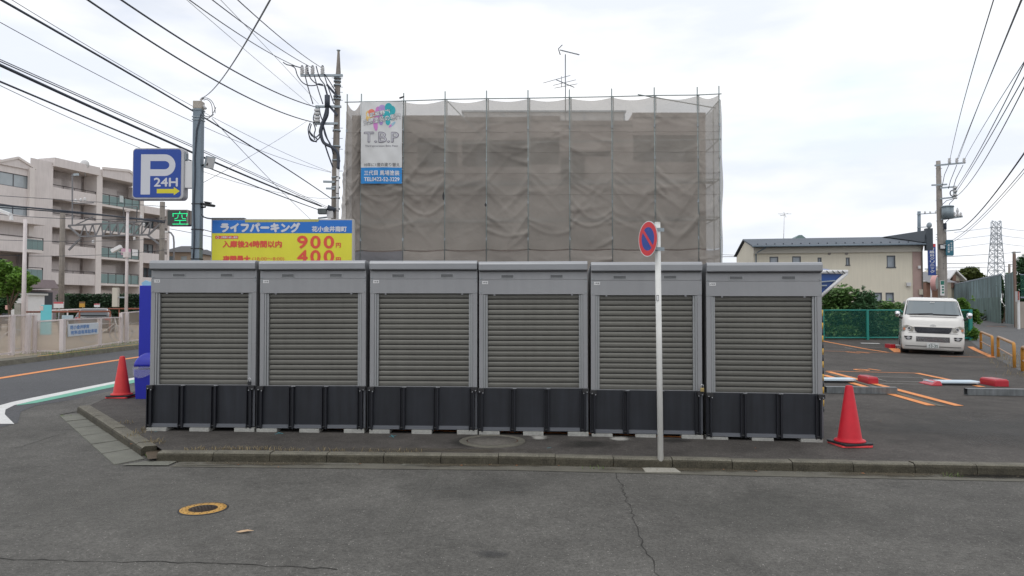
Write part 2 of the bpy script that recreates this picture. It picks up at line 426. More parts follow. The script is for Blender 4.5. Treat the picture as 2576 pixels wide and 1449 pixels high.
M['steel'] = mat('galvanised_steel', (.33, .38, .41), .5, .35, var=.1, vscale=4)
M['bluesteel'] = mat('blue_grey_post', (.20, .25, .295), .5, .25, var=.08, vscale=4, streak=.15)
M['led'] = mat('led_green', (.0, .85, .28), .5, emit=1.25)
M['led_off'] = mat('led_panel', (.045, .06, .055), .5)
M['led_case'] = mat('led_case', (.24, .21, .19), .5)
M['pole'] = mat('pole_concrete', (.30, .275, .25), .85, var=.14, vscale=4, streak=.2)
M['pole_dark'] = mat('old_pole_concrete', (.24, .215, .19), .9, var=.2, vscale=4, streak=.3)
M['cable'] = mat('cable_black', (.045, .055, .075), .6)
M['cable_thin'] = mat('cable_grey', (.13, .14, .16), .6)
M['ceramic'] = mat('ceramic', (.62, .62, .62), .3)
M['bark'] = mat('bark', (.11, .08, .055), .9, var=.3, vscale=8, bump=.6)
M['leaf'] = mat('leaf_green', (.13, .24, .07), .6, island=.6, trans=.3, var=.25, vscale=.9)
M['leaf_light'] = mat('leaf_light_green', (.15, .28, .05), .6, island=.45, trans=.35, var=.25, vscale=1)
M['leaf_dark'] = mat('leaf_dark_green', (.065, .14, .06), .6, island=.6, trans=.25, var=.3, vscale=.8)
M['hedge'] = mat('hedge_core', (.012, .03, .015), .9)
M['straw'] = mat('dry_grass', (.30, .24, .13), .8, island=.4, trans=.2)
M['grass'] = mat('green_grass', (.13, .21, .05), .8, island=.4, trans=.2)
M['dryleaf'] = mat('dry_leaf', (.33, .13, .05), .8, island=.6)
M['paleleaf'] = mat('pale_leaf', (.52, .36, .22), .7)
# ================================================================ ground
random.seed(7)
struct(sheet('ground', [(-1500, -60), (1500, -60), (1500, 2500), (-1500, 2500)], -.17, M['ground']))
struct(sheet('road', [(-60, -30), (80, -30), (80, 12), (-60, 30)], ROAD, M['asphalt']))
def gp(u, v, off=0.): q = G(u, v, off); return (q.x, q.y)
kb = [gp(*p) for p in ((409, 1133), (471, 1133), (905, 1137), (1300, 1141), (1792, 1152), (2056, 1157), (2575, 1167))]
dx = Vector(kb[-1])-Vector(kb[-2]); kb += [tuple(Vector(kb[-1])+dx*2), tuple(Vector(kb[-1])+dx*16)]
kl_in = [gp(225, 1020), gp(394, 1122)]; kl_out = [gp(206, 1025), gp(372, 1141)]
XL = gp(262, 1004)[0]
lot_poly = [kl_in[0], kl_in[1]] + [kb[0]] + kb[1:] + [(70, 100), (XL, 100), gp(262, 1004)]
struct(sheet('parking_lot', lot_poly, 0, M['lot']))
# sloping apron between the lot and the road on the left
e0 = gp(206, 1028, -.06); e1 = gp(150, 1044, ROAD)
ap = [kl_in[0], gp(262, 1004), (XL, 60), (XL-.9, 60), (XL-.9, 14.2), gp(170, 1010, ROAD), e1, e0]
def ap_off(x, y):
    p = Vector((x, y)); dd_ = 9
    for a, c_ in ((Vector(kl_in[0]), Vector(gp(262, 1004))), (Vector(gp(262, 1004)), Vector((XL, 60)))):
        e = c_-a; t_ = clamp((p-a).dot(e)/e.dot(e), 0, 1); dd_ = min(dd_, (p-(a+e*t_)).length)
    d = clamp(dd_/.1, 0, 1)
    return .002-d*(.094)
struct(sheet('pavement_apron', ap, ap_off, M['asphalt']))
nr = [(-14.25, 60), (-14.1, 8), (-14.1, 3)] + [gp(-330, 1160, ROAD), gp(45, 1064, ROAD), gp(52, 1036, ROAD), gp(90, 1021, ROAD), gp(170, 1008, ROAD), gp(345, 983, ROAD)] + [(XL-1.0, 60)]
struct(sheet('main_road', nr, ROAD+.004, M['newroad']))
struct(sheet('dirt_ground', [(-14.45, 2), (-14.6, 70), (-120, 70), (-120, 2)], .02, M['ground']))
# side road on the right
sr = [gp(2800, 985), gp(2570, 935), gp(2500, 900), gp(2440, 858), (21.2, 40), (24, 62), (34, 62), (34, 44), (40, 30), (60, 24), (60, 8)]
sr_m = asphalt('side_road_asphalt', .115, .12, (1, 1, 1), .2)
struct(sheet('side_road', sr, .004, sr_m))
# kerb stones
def kerb_line(name, path, face=.09, back=(0, 0), taper=0, wdt=.15, flip=1):
    b = MB(); pts = [Vector(p) for p in path]
    seg = [(pts[i+1]-pts[i]).length for i in range(len(pts)-1)]; tot = min(sum(seg), 22)
    def at(s_):
        for i, L_ in enumerate(seg):
            if s_ <= L_ or i == len(seg)-1: return pts[i].lerp(pts[i+1], s_/L_), (pts[i+1]-pts[i]).normalized()
            s_ -= L_
    s_ = 0
    while s_ < tot:
        e = min(s_+.655, tot); a, d = at(s_+.0015); c, d2 = at(e-.0015); j = random.uniform(-.005, .005)
        n1 = Vector((d.y, -d.x))*flip; n2 = Vector((d2.y, -d2.x))*flip; secs = []
        K = 5
        for k in range(K+1):
            q = a.lerp(c, k/K); nn = n1.lerp(n2, k/K)
            fz = face*(1-taper*(1-(s_+(e-s_)*k/K)/tot)); z0 = g(q.x, q.y)
            w_ = random.uniform(-.004, .004)
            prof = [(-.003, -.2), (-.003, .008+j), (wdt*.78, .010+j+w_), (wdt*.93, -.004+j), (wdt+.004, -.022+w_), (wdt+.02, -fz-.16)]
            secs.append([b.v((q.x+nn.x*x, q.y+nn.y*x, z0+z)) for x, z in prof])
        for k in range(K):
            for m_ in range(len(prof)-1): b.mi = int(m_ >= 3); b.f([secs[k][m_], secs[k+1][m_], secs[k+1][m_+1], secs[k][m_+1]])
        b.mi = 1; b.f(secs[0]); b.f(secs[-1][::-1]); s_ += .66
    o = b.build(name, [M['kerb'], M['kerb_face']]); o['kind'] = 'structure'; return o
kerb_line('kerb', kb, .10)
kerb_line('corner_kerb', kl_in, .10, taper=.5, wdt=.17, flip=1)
# gutter strip and cover slabs
gut = [Vector(p) for p in kb]; outer = []
for i, p in enumerate(gut):
    d = (gut[min(i+1, len(gut)-1)]-gut[max(i-1, 0)]).normalized(); outer.append(p+Vector((d.y, -d.x))*.42)
struct(sheet('gutter_strip', [tuple(p) for p in gut[1:8]]+[tuple(p) for p in outer[1:8]][::-1], ROAD+.005, M['gutter']))
co_slabs = MB()
q0, q1, r0, r1 = [Vector(gp(*p, ROAD)) for p in ((203, 1041), (364, 1156), (149, 1046), (288, 1171))]
for k in range(6):
    a, c = k/6+.004, (k+1)/6-.004
    pp = [q0.lerp(q1, a), q0.lerp(q1, c), r0.lerp(r1, c), r0.lerp(r1, a)]
    z = [g(p.x, p.y)+ROAD for p in pp]
    t_ = [co_slabs.v((p.x, p.y, zz+.010+random.uniform(-.003, .003))) for p, zz in zip(pp, z)]; bt = [co_slabs.v((p.x, p.y, zz-.03)) for p, zz in zip(pp, z)]
    co_slabs.f(t_)
    for i in range(4): co_slabs.f([t_[i], bt[i], bt[(i+1) % 4], t_[(i+1) % 4]])
o = co_slabs.build('gutter_slabs', M['slab']); o['kind'] = 'structure'
struct(sheet('gutter_end_slab', [gp(*p, ROAD) for p in ((304, 1172.5), (372, 1161), (446, 1162), (422, 1173))], ROAD+.012, M['slab']))
struct(sheet('gutter_patch', [gp(*p, ROAD) for p in ((1010, 1172), (1015, 1165), (1110, 1166), (1135, 1172), (1120, 1175))], ROAD+.009, M['slab']))
struct(sheet('gutter_patch', [gp(*p, ROAD) for p in ((2230, 1194), (2330, 1192), (2420, 1196), (2330, 1200), (2250, 1199))], ROAD+.009, M['slab']))
struct(sheet('gutter_patch', [gp(*p, ROAD) for p in ((455, 1166), (560, 1163.5), (900, 1165.5), (905, 1171), (600, 1171), (460, 1173.5))], ROAD+.009, M['gutter']))
struct(sheet('corner_dirt', [gp(*p, -.06) for p in ((375, 1116), (400, 1120), (425, 1134), (415, 1152), (372, 1156), (366, 1142))], -.055, mat('corner_soil', (.10, .075, .05), .95, var=.3, vscale=20, bump=.5)))
# cracks
def crack(name, px, wd, off=ROAD+.003, jit=.02):
    b = MB(); ribbon(b, [gp(*p, off) for p in px], wd, off, jit, .06); o = b.build(name, M['crack']); o['kind'] = 'structure'
crack('road_crack', [(1548, 1188), (1560, 1215), (1572, 1250), (1588, 1290), (1605, 1325), (1614, 1350), (1620, 1385), (1640, 1412), (1655, 1449)], .008)
crack('road_crack', [(-30, 1404), (80, 1408), (200, 1411), (350, 1412), (430, 1413), (560, 1418), (700, 1424), (850, 1430)], .010)
crack('road_crack', [(20, 1128), (60, 1122), (110, 1104), (165, 1088)], .008)
crack('road_crack', [(455, 1166), (900, 1171.5), (1010, 1172), (1500, 1180)], .006)
crack('lot_crack', [(2225, 1080), (2330, 1090), (2420, 1100)], .006, .003)
# road markings
def lines(name, lst, m, off):
    b = MB()
    for q in lst:
        wd = q[-1]; ribbon(b, [gp(*p, off) for p in q[:-1]], wd, off)
    o = b.build(name, m); o['kind'] = 'structure'; return o
def strip(name, up, lo, m, off):
    b = MB(); pr = None
    for a, c in zip(up, lo):
        cur = [b.v(G(*a, off)), b.v(G(*c, off))]
        if pr: b.f([pr[0], pr[1], cur[1], cur[0]])
        pr = cur
    o = b.build(name, m); o['kind'] = 'structure'; return o
RO = ROAD+.009
lines('centre_line', [((-60, 960), (0, 951), (120, 932), (250, 912.5), (355, 897), (600, 860), .22)], M['orange_line'], RO)
strip('white_edge_line', ((420, 934), (345, 948), (200, 976.5), (82, 1000), (30, 1011), (-10, 1022), (-25, 1040), (-5, 1066)),
      ((420, 938.5), (345, 953), (200, 983), (90, 1006.5), (36, 1019), (14, 1030), (12, 1042), (36, 1066)), M['white_line'], RO)
strip('green_edge_line', ((420, 938.5), (345, 953), (200, 983), (90, 1006.5), (42, 1018)), ((420, 946), (345, 961), (200, 991), (90, 1013.5), (42, 1019.5)), M['green_line'], RO)
LO = .008
lines('bay_lines', [((2040, 851), (2071, 858), (2232, 886), .14), ((2040, 882), (2071, 882.5), (2266, 888), .07), ((2078, 933), (2316, 938.7), .07),
      ((2083, 934.5), (2412, 1020.5), .16), ((2072, 943), (2342, 1019.5), .16), ((2307, 938.7), (2415, 961), (2470, 973), .15),
      ((2440, 872), (2496, 898.5), .2), ((2364, 895.5), (2496, 899), .06), ((2247, 876), (2262, 886), .35),
      ((820, 1078), (1480, 1090), (1760, 1100), .09)], M['orange_line'], LO)
lines('lock_outline', [((2184, 947), (2316, 950), (2352, 959), .045), ((2184, 947), (2231, 959), (2316, 960), .045), ((2213, 964.5), (2323, 966.5), .05),
      ((2071, 872.5), (2238, 874.5), .045), ((2071, 878), (2140, 879), .04), ((2125, 874.5), (2153, 879), .06), ((2210, 863.5), (2262, 864), .04)], M['grey_line'], LO)
lines('white_bay_mark', [((2165, 863), (2212, 864), .3)], M['white_line'], LO)
lines('joint_line', [((2073, 886), (2330, 935), (2415, 953), (2575, 985), .03)], M['gutter'], LO)
lines('cleaned_grey_strip', [((2085, 939.5), (2372, 1022), .12)], M['gutter'], LO+.0005)  # cleaned grey strip between the two diagonal bay lines
lines('side_road_mark', [((2480, 820), (2530, 822), .12)], M['orange_line'], .009)
lines('survey_mark', [((691, 1092), (706, 1089), .012), (((698), 1087), (712, 1091), .012), ((979, 1098), (996, 1095), .012), ((984, 1094), (990, 1100), .012), ((1376, 1127), (1386, 1125), .012), ((388, 1086), (395, 1085), .01)], mat('cyan_spray', (.06, .32, .38), .7), LO)
# bay numbers, painted to be read from the other side
def ground_text(s, u, v, wd, dp, m, yaw):
    c = G(u, v, LO); Mx = Matrix.Translation(c) @ Matrix.Rotation(yaw, 4, 'Z') @ Matrix.Rotation(R(-90), 4, 'X')
    o = text(s, m, Mx, wd, dp, bold=.02, name='bay_number'); o['kind'] = 'structure'
    for vv in o.data.vertices: vv.co.z = g(vv.co.x, vv.co.y)+LO
ground_text('10', 2177, 930, .62, .45, M['orange_line'], R(180+12))
ground_text('11', 2157, 886.5, .5, .7, M['orange_line'], R(180+12))
# damp and worn patches
def patch(name, u0, u1, v0, v1, m, off):
    a, b_, c, d = [gp(*p, off) for p in ((u0, v1), (u1, v1), (u1, v0), (u0, v0))]
    o = sheet(name, [a, b_, c, d], off, m, step=50); return o
DK = decal('damp_asphalt', (.035, .034, .03),   .6, .6, 3.5); LT = decal('dusty_asphalt', (.17, .165, .15), .3, .9, 3)
patch('damp_patch', 1370, 1575, 1103, 1133, DK, LO)
patch('damp_patch', 2120, 2900, 1030, 1150, decal('damp_asphalt_faint', (.035, .034, .03), .45, .6, 2), LO)
patch('damp_patch', 1120, 1230, 1095, 1130, DK, LO)
patch('damp_patch', 1640, 1760, 1100, 1115, DK, LO)
patch('damp_patch', 2300, 2800, 1186, 1206, decal('wet_gutter', (.012, .012, .012), .97, .3, 3), ROAD+.0105)
patch('worn_patch', 940, 1480, 1190, 1290, decal('worn_asphalt', (.09, .09, .083), .22, .9, 2.2), ROAD+.004)
patch('worn_patch', 1500, 2300, 1210, 1380, decal('worn_asphalt_b', (.10, .10, .09), .22, .9, 1.6), ROAD+.004)
patch('worn_patch', 0, 700, 1180, 1400, LT, ROAD+.004)
patch('cement_patch', 1325, 1385, 1093, 1108, decal('cement_splash', (.38, .37, .34), 1.0, .9, 6), LO+.001)
patch('cement_patch', 1520, 1592, 1096, 1112, decal('cement_splash_b', (.40, .39, .36), 1.0, .9, 6), LO+.001)
patch('oil_patch', 1180, 1300, 1378, 1408, decal('oil_stain', (.05, .05, .05), .5, .6, 8), ROAD+.005)
gd = decal('gutter_dirt', (.085, .07, .045), .8, .95, 6)
for u0, u1, v0, v1 in ((430, 900, 1160, 1171), (900, 1500, 1162, 1174), (1450, 2050, 1170, 1188), (2000, 2500, 1184, 1200)): patch('gutter_dirt', u0, u1, v0, v1, gd, ROAD+.0115)
patch('kerb_top_dirt', 700, 1500, 1125, 1139, decal('lot_dirt', (.10, .085, .06), .5, .95, 4), LO)
wr = mat('worn_seam', (.16, .155, .14), .9, speck=.5, alpha=.4)
lines('road_seam', [((1098, 1180), (1040, 1260), (985, 1340), .14)], wr, ROAD+.0035)
# ================================================================ manholes
c = G(1238, 1110, .0)
mh = thing('manhole_cover', 'round grey concrete manhole cover set in the pavement before the lockers', 'manhole cover', c)
b = MB(T(c)); b.lathe([(.42, -.05), (.42, .010), (.40, .016), (.335, .016), (.325, .006), (.32, -.05)], 48); b.build('frame', M['gutter'], mh)
b = MB(T(c)); b.lathe([(.312, -.05), (.312, .013), (.02, .015), (.0, .0151)], 48)
b.build('lid', mat('lid_concrete', (.12, .11, .095), .85, var=.25, vscale=14, speck=.4, bump=.5, bscale=80), mh)
b = MB(T(c)); b.lathe([(.323, -.02), (.323, .009), (.313, .009), (.313, -.02)], 48); b.build('seam', mat('rust', (.11, .05, .03), .9), mh)
c = G(511, 1280, ROAD)
YS = Matrix.Scale(.88, 4)
my = thing('valve_cover', 'iron manhole cover with yellow ring on the near road', 'manhole cover', c)
b = MB(T(c) @ YS); b.lathe([(.245, -.03), (.245, .004), (.228, .006), (.225, .003), (.2, -.01)], 44); b.build('frame', M['dark'], my)
b = MB(T(c) @ YS); b.lathe([(.224, -.02), (.224, .006), (.142, .007), (.140, -.01)], 44)
ringb = b
b = MB(T(c) @ YS); b.lathe([(.139, -.02), (.139, .005), (.0, .006)], 44)
for i in range(7):
    for j in range(7):
        x, y = (i-3)*.036+(j % 2)*.018, (j-3)*.034
        if math.hypot(x, y) < .12: b.cyl((x, y, .005), (x, y, .010), .009, .008, 6)
b.build('lid', mat('iron_lid', (.05, .036, .028), .75, .4, var=.3, vscale=30), my)
b = ringb; b.mi = 1
for r_, n_ in ((.165, 15), (.2, 19)):
    for k in range(n_): a = 6.283*k/n_; b.cyl((r_*math.cos(a), r_*math.sin(a), .004), (r_*math.cos(a), r_*math.sin(a), .0085), .0075, .0075, 6)
b.build('yellow_ring', [mat('yellow_ring', (.50, .28, .065), .7, var=.15, vscale=20), mat('ring_hole', (.12, .07, .02), .8)], my)
# ================================================================ leaves and weeds
def litter(name, cx, cy, rx, ry, n, m, size, off, label, cat):
    b = MB()
    for _ in range(n):
        x = random.gauss(cx, rx); y = random.gauss(cy, ry); z = g(x, y)+off+random.uniform(.004, .02); a = random.uniform(0, 6.28)
        s_ = size*random.uniform(.5, 1.3); q = Matrix.Rotation(a, 4, 'Z') @ Matrix.Rotation(random.uniform(-.5, .5), 4, 'X')
        b.poly([Vector((x, y, z))+q @ Vector(p)*s_ for p in ((-.5, 0, 0), (-.1, -.22, .08), (.5, 0, 0), (0, .25, .1))])
    return tag(b.build(name, m, recalc=False), label, cat, kind='stuff')
p = G(1545, 1171, ROAD); litter('leaf_litter', p.x, p.y, .13, .03, 150, M['dryleaf'], .045, ROAD+.006, 'heap of dry brown leaves against the kerb left of the sign pole', 'leaves')
p = G(1672, 1174, ROAD); litter('leaf_litter', p.x, p.y, .06, .02, 26, M['dryleaf'], .04, ROAD+.006, 'few dry brown leaves right behind the sign pole foot', 'leaves')
b = MB()
for u, v in ((870, 1163), (905, 1168), (1145, 1165), (1230, 1170), (1300, 1172), (1405, 1172), (1820, 1182), (1900, 1186), (2170, 1192), (2300, 1188), (600, 1170), (350, 1133), (330, 1118), (1160, 1172), (700, 1176), (2490, 1120), (2440, 1058), (2215, 1060), (1730, 1145), (1900, 1128)):
    pz = LO if (v < 1130 and u > 600) or u < 360 else ROAD+.01
    q = G(u, v, pz); a = random.uniform(0, 6.28); s_ = random.uniform(.02, .05); Mx = Matrix.Rotation(a, 4, 'Z')
    b.poly([q+Vector((0, 0, .006))+Mx @ Vector(p_)*s_ for p_ in ((-.5, 0, 0), (-.1, -.22, .1), (.5, 0, 0), (0, .25, .12))])
tag(b.build('scattered_leaves', M['dryleaf'], recalc=False), 'single dry leaves scattered along the gutter', 'leaves', kind='stuff')
q = G(615, 1338, ROAD+.006); b = MB(T(q, R(8)))
b.poly([(-.07, 0, .004), (-.03, -.02, .004), (.03, -.018, .012), (.075, .006, .006), (.02, .02, .014), (-.03, .016, .01)])
tag(b.build('fallen_leaf', M['paleleaf'], recalc=False), 'single pale brown leaf lying on the near road by the yellow ring cover', 'leaf')
p = G(1300, 1172, ROAD)
b = MB()
for _ in range(1500):
    u = random.uniform(420, 2570); q = G(u, 1164+random.random()**2*14+max(0, (u-1300))*.024, ROAD); s_ = random.uniform(.003, .010)
    b.poly([q+Vector((random.uniform(-s_, s_), random.uniform(-s_, s_), random.uniform(.012, .018))) for k in range(4)])
tag(b.build('gutter_grit', mat('grit', (.22, .18, .12), .9, island=.7), recalc=False), 'fine grit and plant crumbs lying along the gutter', 'grit', kind='stuff')
def tufts(name, px, n, h, m, label, spread=.1, off=0., sp2=None):
    b = MB()
    for u, v in px:
        c = G(u, v, off)
        for _ in range(n):
            x = c.x+random.gauss(0, spread); y = c.y+random.gauss(0, sp2 or spread*.35); z = g(x, y)+off-.005
            a = random.uniform(0, 6.28); hh = h*random.uniform(.3, 1.1); ln = random.uniform(.2, 1.3)*hh
            dx_, dy_ = math.cos(a), math.sin(a); w_ = .003
            p0 = Vector((x, y, z)); p1 = p0+Vector((dx_*ln*.3, dy_*ln*.3, hh*.6)); p2 = p0+Vector((dx_*ln, dy_*ln, hh*.85))
            s_ = Vector((-dy_, dx_, 0))*w_
            b.poly([p0-s_, p0+s_, p1+s_*.8, p1-s_*.8]); b.poly([p1-s_*.8, p1+s_*.8, p2])
    return tag(b.build(name, m, recalc=False), label, 'grass', kind='stuff')
tufts('dry_weeds', [(480, 1133), (510, 1131), (540, 1130), (560, 1131), (585, 1129), (610, 1131), (640, 1131), (665, 1131), (700, 1133), (735, 1134), (820, 1134), (850, 1134), (950, 1137), (1020, 1138)], 24, .065, M['straw'], 'dry straw-coloured weeds along the kerb edge below the left lockers', .10)
tufts('dry_weeds', [(352, 1090), (362, 1082), (345, 1098), (385, 1112), (400, 1113), (320, 1065)], 22, .08, M['straw'], 'dry straw tufts on the corner kerb at the left end of the lockers', .07, sp2=.05)
tufts('green_weeds', [(530, 1140), (565, 1141), (1500, 1180), (380, 1150), (160, 1048), (2400, 1200)], 22, .06, M['grass'], 'small green weeds growing in the kerb and gutter joints', .06, ROAD)
tufts('verge_grass', [(130, 892), (150, 890), (175, 888), (195, 884), (205, 882), (255, 874), (275, 872), (290, 869), (310, 866), (330, 863), (350, 860), (110, 893), (185, 886), (300, 865), (320, 862)], 60, .13, M['leaf'], 'green grass growing along the foot of the white mesh fence', .5, .03, .3)
tufts('verge_grass', [(2540, 905), (2560, 915), (2575, 925), (2530, 897), (2500, 893), (2590, 945)], 90, .2, M['straw'], 'pale dry grass at the feet of the orange rails', .35, .01, .25)
# ================================================================ storage lockers
W_, H_, D_ = 1.46, 2.31, 2.15
XC = W_/2
def make_locker():
    t = thing('storage_locker', 'x', 'storage locker')
    # body: box with an opening behind the shutter
    b = MB(); s0, s1, zt, zb = -.655, .655, 1.876, .62
    b.holes(-XC+.006, XC-.006, .06, 2.215, [(s0, s1, zb, zt)], 0., .06)
    for x in (-XC+.006, XC-.006): b.poly([(x, 0, .06), (x, D_, .06), (x, D_, 2.215), (x, 0, 2.215)])
    b.poly([(-XC+.006, D_, .06), (XC-.006, D_, .06), (XC-.006, D_, 2.215), (-XC+.006, D_, 2.215)])
    b.poly([(-XC+.006, 0, .06), (XC-.006, 0, .06), (XC-.006, D_, .06), (-XC+.006, D_, .06)])
    b.poly([(-XC+.006, 0, 2.215), (XC-.006, 0, 2.215), (XC-.006, D_, 2.215), (-XC+.006, D_, 2.215)])
    b.build('body', M['body'], t)
    # header: two horizontal panels with a visible seam
    b = MB(); b.box(-XC+.003, XC-.003, -.010, .002, 2.068, 2.212); hd = b.build('upper_header', M['body'], t, bevel=.002)
    b = MB(); b.box(-XC+.003, XC-.003, -.014, .002, 1.872, 2.064); b.build('lower_header', M['body'], t, bevel=.002)
    # corner posts
    for sx in (-1, 1):
        b = MB(); x0, x1 = sorted((sx*(XC-.004), sx*(XC-.062))); b.box(x0, x1, -.012, .002, .60, 1.870)
        b.build('corner_post', M['body'], t, bevel=.003)
        b = MB(); x0, x1 = sorted((sx*.640, sx*.664)); b.box(x0, x1, -.006, .003, .615, 1.869)
        x0, x1 = sorted((sx*.612, sx*.639)); b.box(x0, x1, .006, .05, .615, 1.869); b.build('guide_rail', M['rail'], t, bevel=.003)
    # roof cap with rounded nose
    b = MB(); pr = [(-.050, 2.186), (-.070, 2.196), (-.074, 2.272), (-.060, 2.300), (-.03, 2.312), (D_+.03, 2.28), (D_+.03, 2.20)]
    x0, x1 = -XC+.0035, XC-.0035
    a = [b.v((x0-.012*0, y, z)) for y, z in pr]; c_ = [b.v((x1, y, z)) for y, z in pr]
    b.f(a); b.f(c_[::-1])
    for i in range(len(pr)): b.f([a[i], c_[i], c_[(i+1) % len(pr)], a[(i+1) % len(pr)]])
    b.build('roof', M['roofm'], t, bevel=.006)
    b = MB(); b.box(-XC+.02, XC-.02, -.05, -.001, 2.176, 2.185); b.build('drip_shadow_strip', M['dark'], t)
    # shutter
    b = MB(); z = zb; pitch = (zt-zb)/18; y0 = .040; x0, x1 = -.611, .611; prof = []
    for k in range(18):
        for dz, dy in ((0, .009), (.004, .009), (.0055, .001), (.018, -.004), (.040, -.005), (.052, -.003), (.060, .001), (.0665, .005)):
            prof.append((y0+dy, z+k*pitch+dz*pitch/.0698))
    a = [(b.v((x0, y, zz)), b.v((x1, y, zz))) for y, zz in prof]
    for i in range(len(a)-1): b.f([a[i][0], a[i][1], a[i+1][1], a[i+1][0]])
    b.build('shutter', M['shutter'], t, recalc=True)
    b = MB()
    for k in range(1, 18): b.box(x0+.002, x1-.002, y0-.003, y0+.014, z+k*pitch+.0003, z+k*pitch+.0034)
    b.build('slat_gap', M['dark'], t)
    # vents
    for vx in (-.345, .315):
        b = MB(); b.box(vx-.092, vx+.092, -.015, -.009, 2.086, 2.137); vf = b.build('vent', M['rail'], t, bevel=.002)
        b = MB()
        for k in range(4): b.box(vx-.080, vx+.080, -.0165, -.014, 2.096+k*.009, 2.101+k*.009)
        b.build('vent_slot', M['dark'], vf)
    # bolts
    for x in (-XC+.028, XC-.022):
        for z in (2.085, 2.04, 1.90): b = MB(); b.cyl((x, -.013, z), (x, -.021, z), .008, .006, 8); b.build('bolt', M['steel'], t)
    for x in (-.52, .52):
        b = MB(); b.box(x-.012, x+.012, .01, .035, 1.857, 1.871); b.build('stopper', M['silver'], t)
    # ramp panel
    b = MB(); b.box(-XC+.05, XC-.05, -.028, -.002, .055, .615); b.build('ramp_panel', M['ramp'], t)
    for x in (-.705, -.272, .178, .66):
        b = MB(); hw = .036
        b.box(x-hw, x-hw+.012, -.075, -.028, .045, .60); b.box(x+hw-.024, x+hw, -.078, -.028, .045, .60); b.box(x-hw+.012, x+hw-.024, -.045, -.028, .045, .60)
        if abs(x) < .5: b.box(x-hw, x+hw, -.078, -.028, .600, .612)
        rb = b.build('ramp_rib', M['ramp_rib'], t, bevel=.003)
        if abs(x) < .5: b = MB(); b.box(x+.0, x+.05, -.060, -.030, .613, .620); b.build('rib_cap', M['silver'], rb)
        b = MB(); b.cyl((x-hw+.0, -.06, .075), (x+hw-.01, -.06, .075), .012, .012, 8); b.build('hinge_pin', M['dark'], rb)
    xs_ = [-.67, -.31, -.235, .14, .215, .62]
    b = MB()
    for k in range(3): b.box(xs_[2*k]+.002, xs_[2*k+1]-.002, -.052, -.028, .078, .100); b.box(xs_[2*k]+.002, xs_[2*k+1]-.002, -.060, -.028, .055, .0775)
    b.build('ramp_edge', M['silver_edge'], t)
    for sx in (-1, 1):
        b = MB(); x = sx*.695; b.box(x-.042, x+.042, -.085, -.0285, .565, .618); b.build('hinge_block', M['black'], t, bevel=.004)
        for xx, zz in ((.668, .56), (.712, .575)): b = MB(); b.cyl((sx*xx, -.086, zz), (sx*xx, -.096, zz), .008, .007, 8); b.build('hinge_screw', M['silver'], t)
    b = MB(); x = XC-.010; b.box(x-.016, x+.008, -.0275, .0, .06, .60); b.build('side_strip', M['silver_edge'], t)
    b = MB(); b.box(-XC+.02, XC-.02, .002, .10, .05, .0595); b.box(-XC+.02, XC-.02, D_-.1, D_-.002, .05, .0595); b.build('base_channel', M['dark'], t)
    b = MB(); b.box(-XC+.045, -XC+.125, -.0165, -.0135, 2.010, 2.050); b.build('number_label', M['white'], t)
    return t
M['shutter'] = mat('shutter_bronze', (.148, .145, .128), .42, .25, var=.14, vscale=.9, streak=.08)
M['silver_edge'] = mat('dull_aluminium', (.17, .18, .20), .5, .5)
lk = make_locker(); root_children = list(lk.children)
edges = [(380, 9.90, 645, 9.86), (652, 9.86, 925, 9.80), (931, 9.80, 1200, 9.75), (1205, 9.75, 1478, 9.68), (1483, 9.66, 1766, 9.54), (1772, 9.50, 2068, 9.33)]
extra = ['with a dark padlock, nearest the blue bin', 'in front of the left half of the yellow price board', 'below the hanging banner',
         'standing behind the round pavement manhole cover', 'behind the white no-parking sign pole', 'at the right end of the row beside the red cone']
lockers = []
for i, (u0, Y0, u1, Y1) in enumerate(edges):
    a = Vector(((u0-CU)/F*Y0, Y0, 0)); c = Vector(((u1-CU)/F*Y1, Y1, 0)); mid = (a+c)/2
    yaw = math.atan2(c.y-a.y, c.x-a.x); mid.z = g(mid.x, mid.y)+(-.002, 0, .004, 0, -.006, -.012)[i]
    t = lk if i == 0 else copy_tree(lk)
    t.location = mid; t.rotation_euler = (0, R((.1, -.12, .05, -.08, .1, .12)[i]), yaw); lockers.append((t, mid, yaw))
    t['label'] = 'grey shutter locker %d, %s' % (i+1, extra[i]); t['group'] = 'roller-shutter lockers in a row'
    for ch in t.children:
        if ch.name.startswith('shutter') and i: pass
for i, (t, mid, yaw) in enumerate(lockers):
    Mx = T(mid, yaw); lb = [c for c in t.children if c.name.startswith('number_label')][0]
    tx = text('%d号室' % (i+1), M['ink'], Matrix.Translation((-XC+.085, -.0172, 2.030)), .062, .023, None, .01)
    tx.parent = lb
    for k, (bx, nm) in enumerate(((-.585, 'left'), (-.02, 'middle'), (.585, 'right'))):
        if i == 2 and k == 2: bx = .6
        b = MB(T(mid, yaw) @ Matrix.Translation((bx+random.uniform(-.02, .02), random.uniform(-.02, .01), 0)) @ Matrix.Rotation(random.uniform(-.03, .03), 4, 'Z'))
        hw = .135 if k == 1 else .137
        b.box(-hw, hw, -.065, .13, -.012, .049)
        tag(b.build('concrete_block', M['block'], bevel=.004), 'pale concrete block under the %s of storage locker number %d' % (nm, i+1), 'concrete block', 'concrete blocks under the lockers')
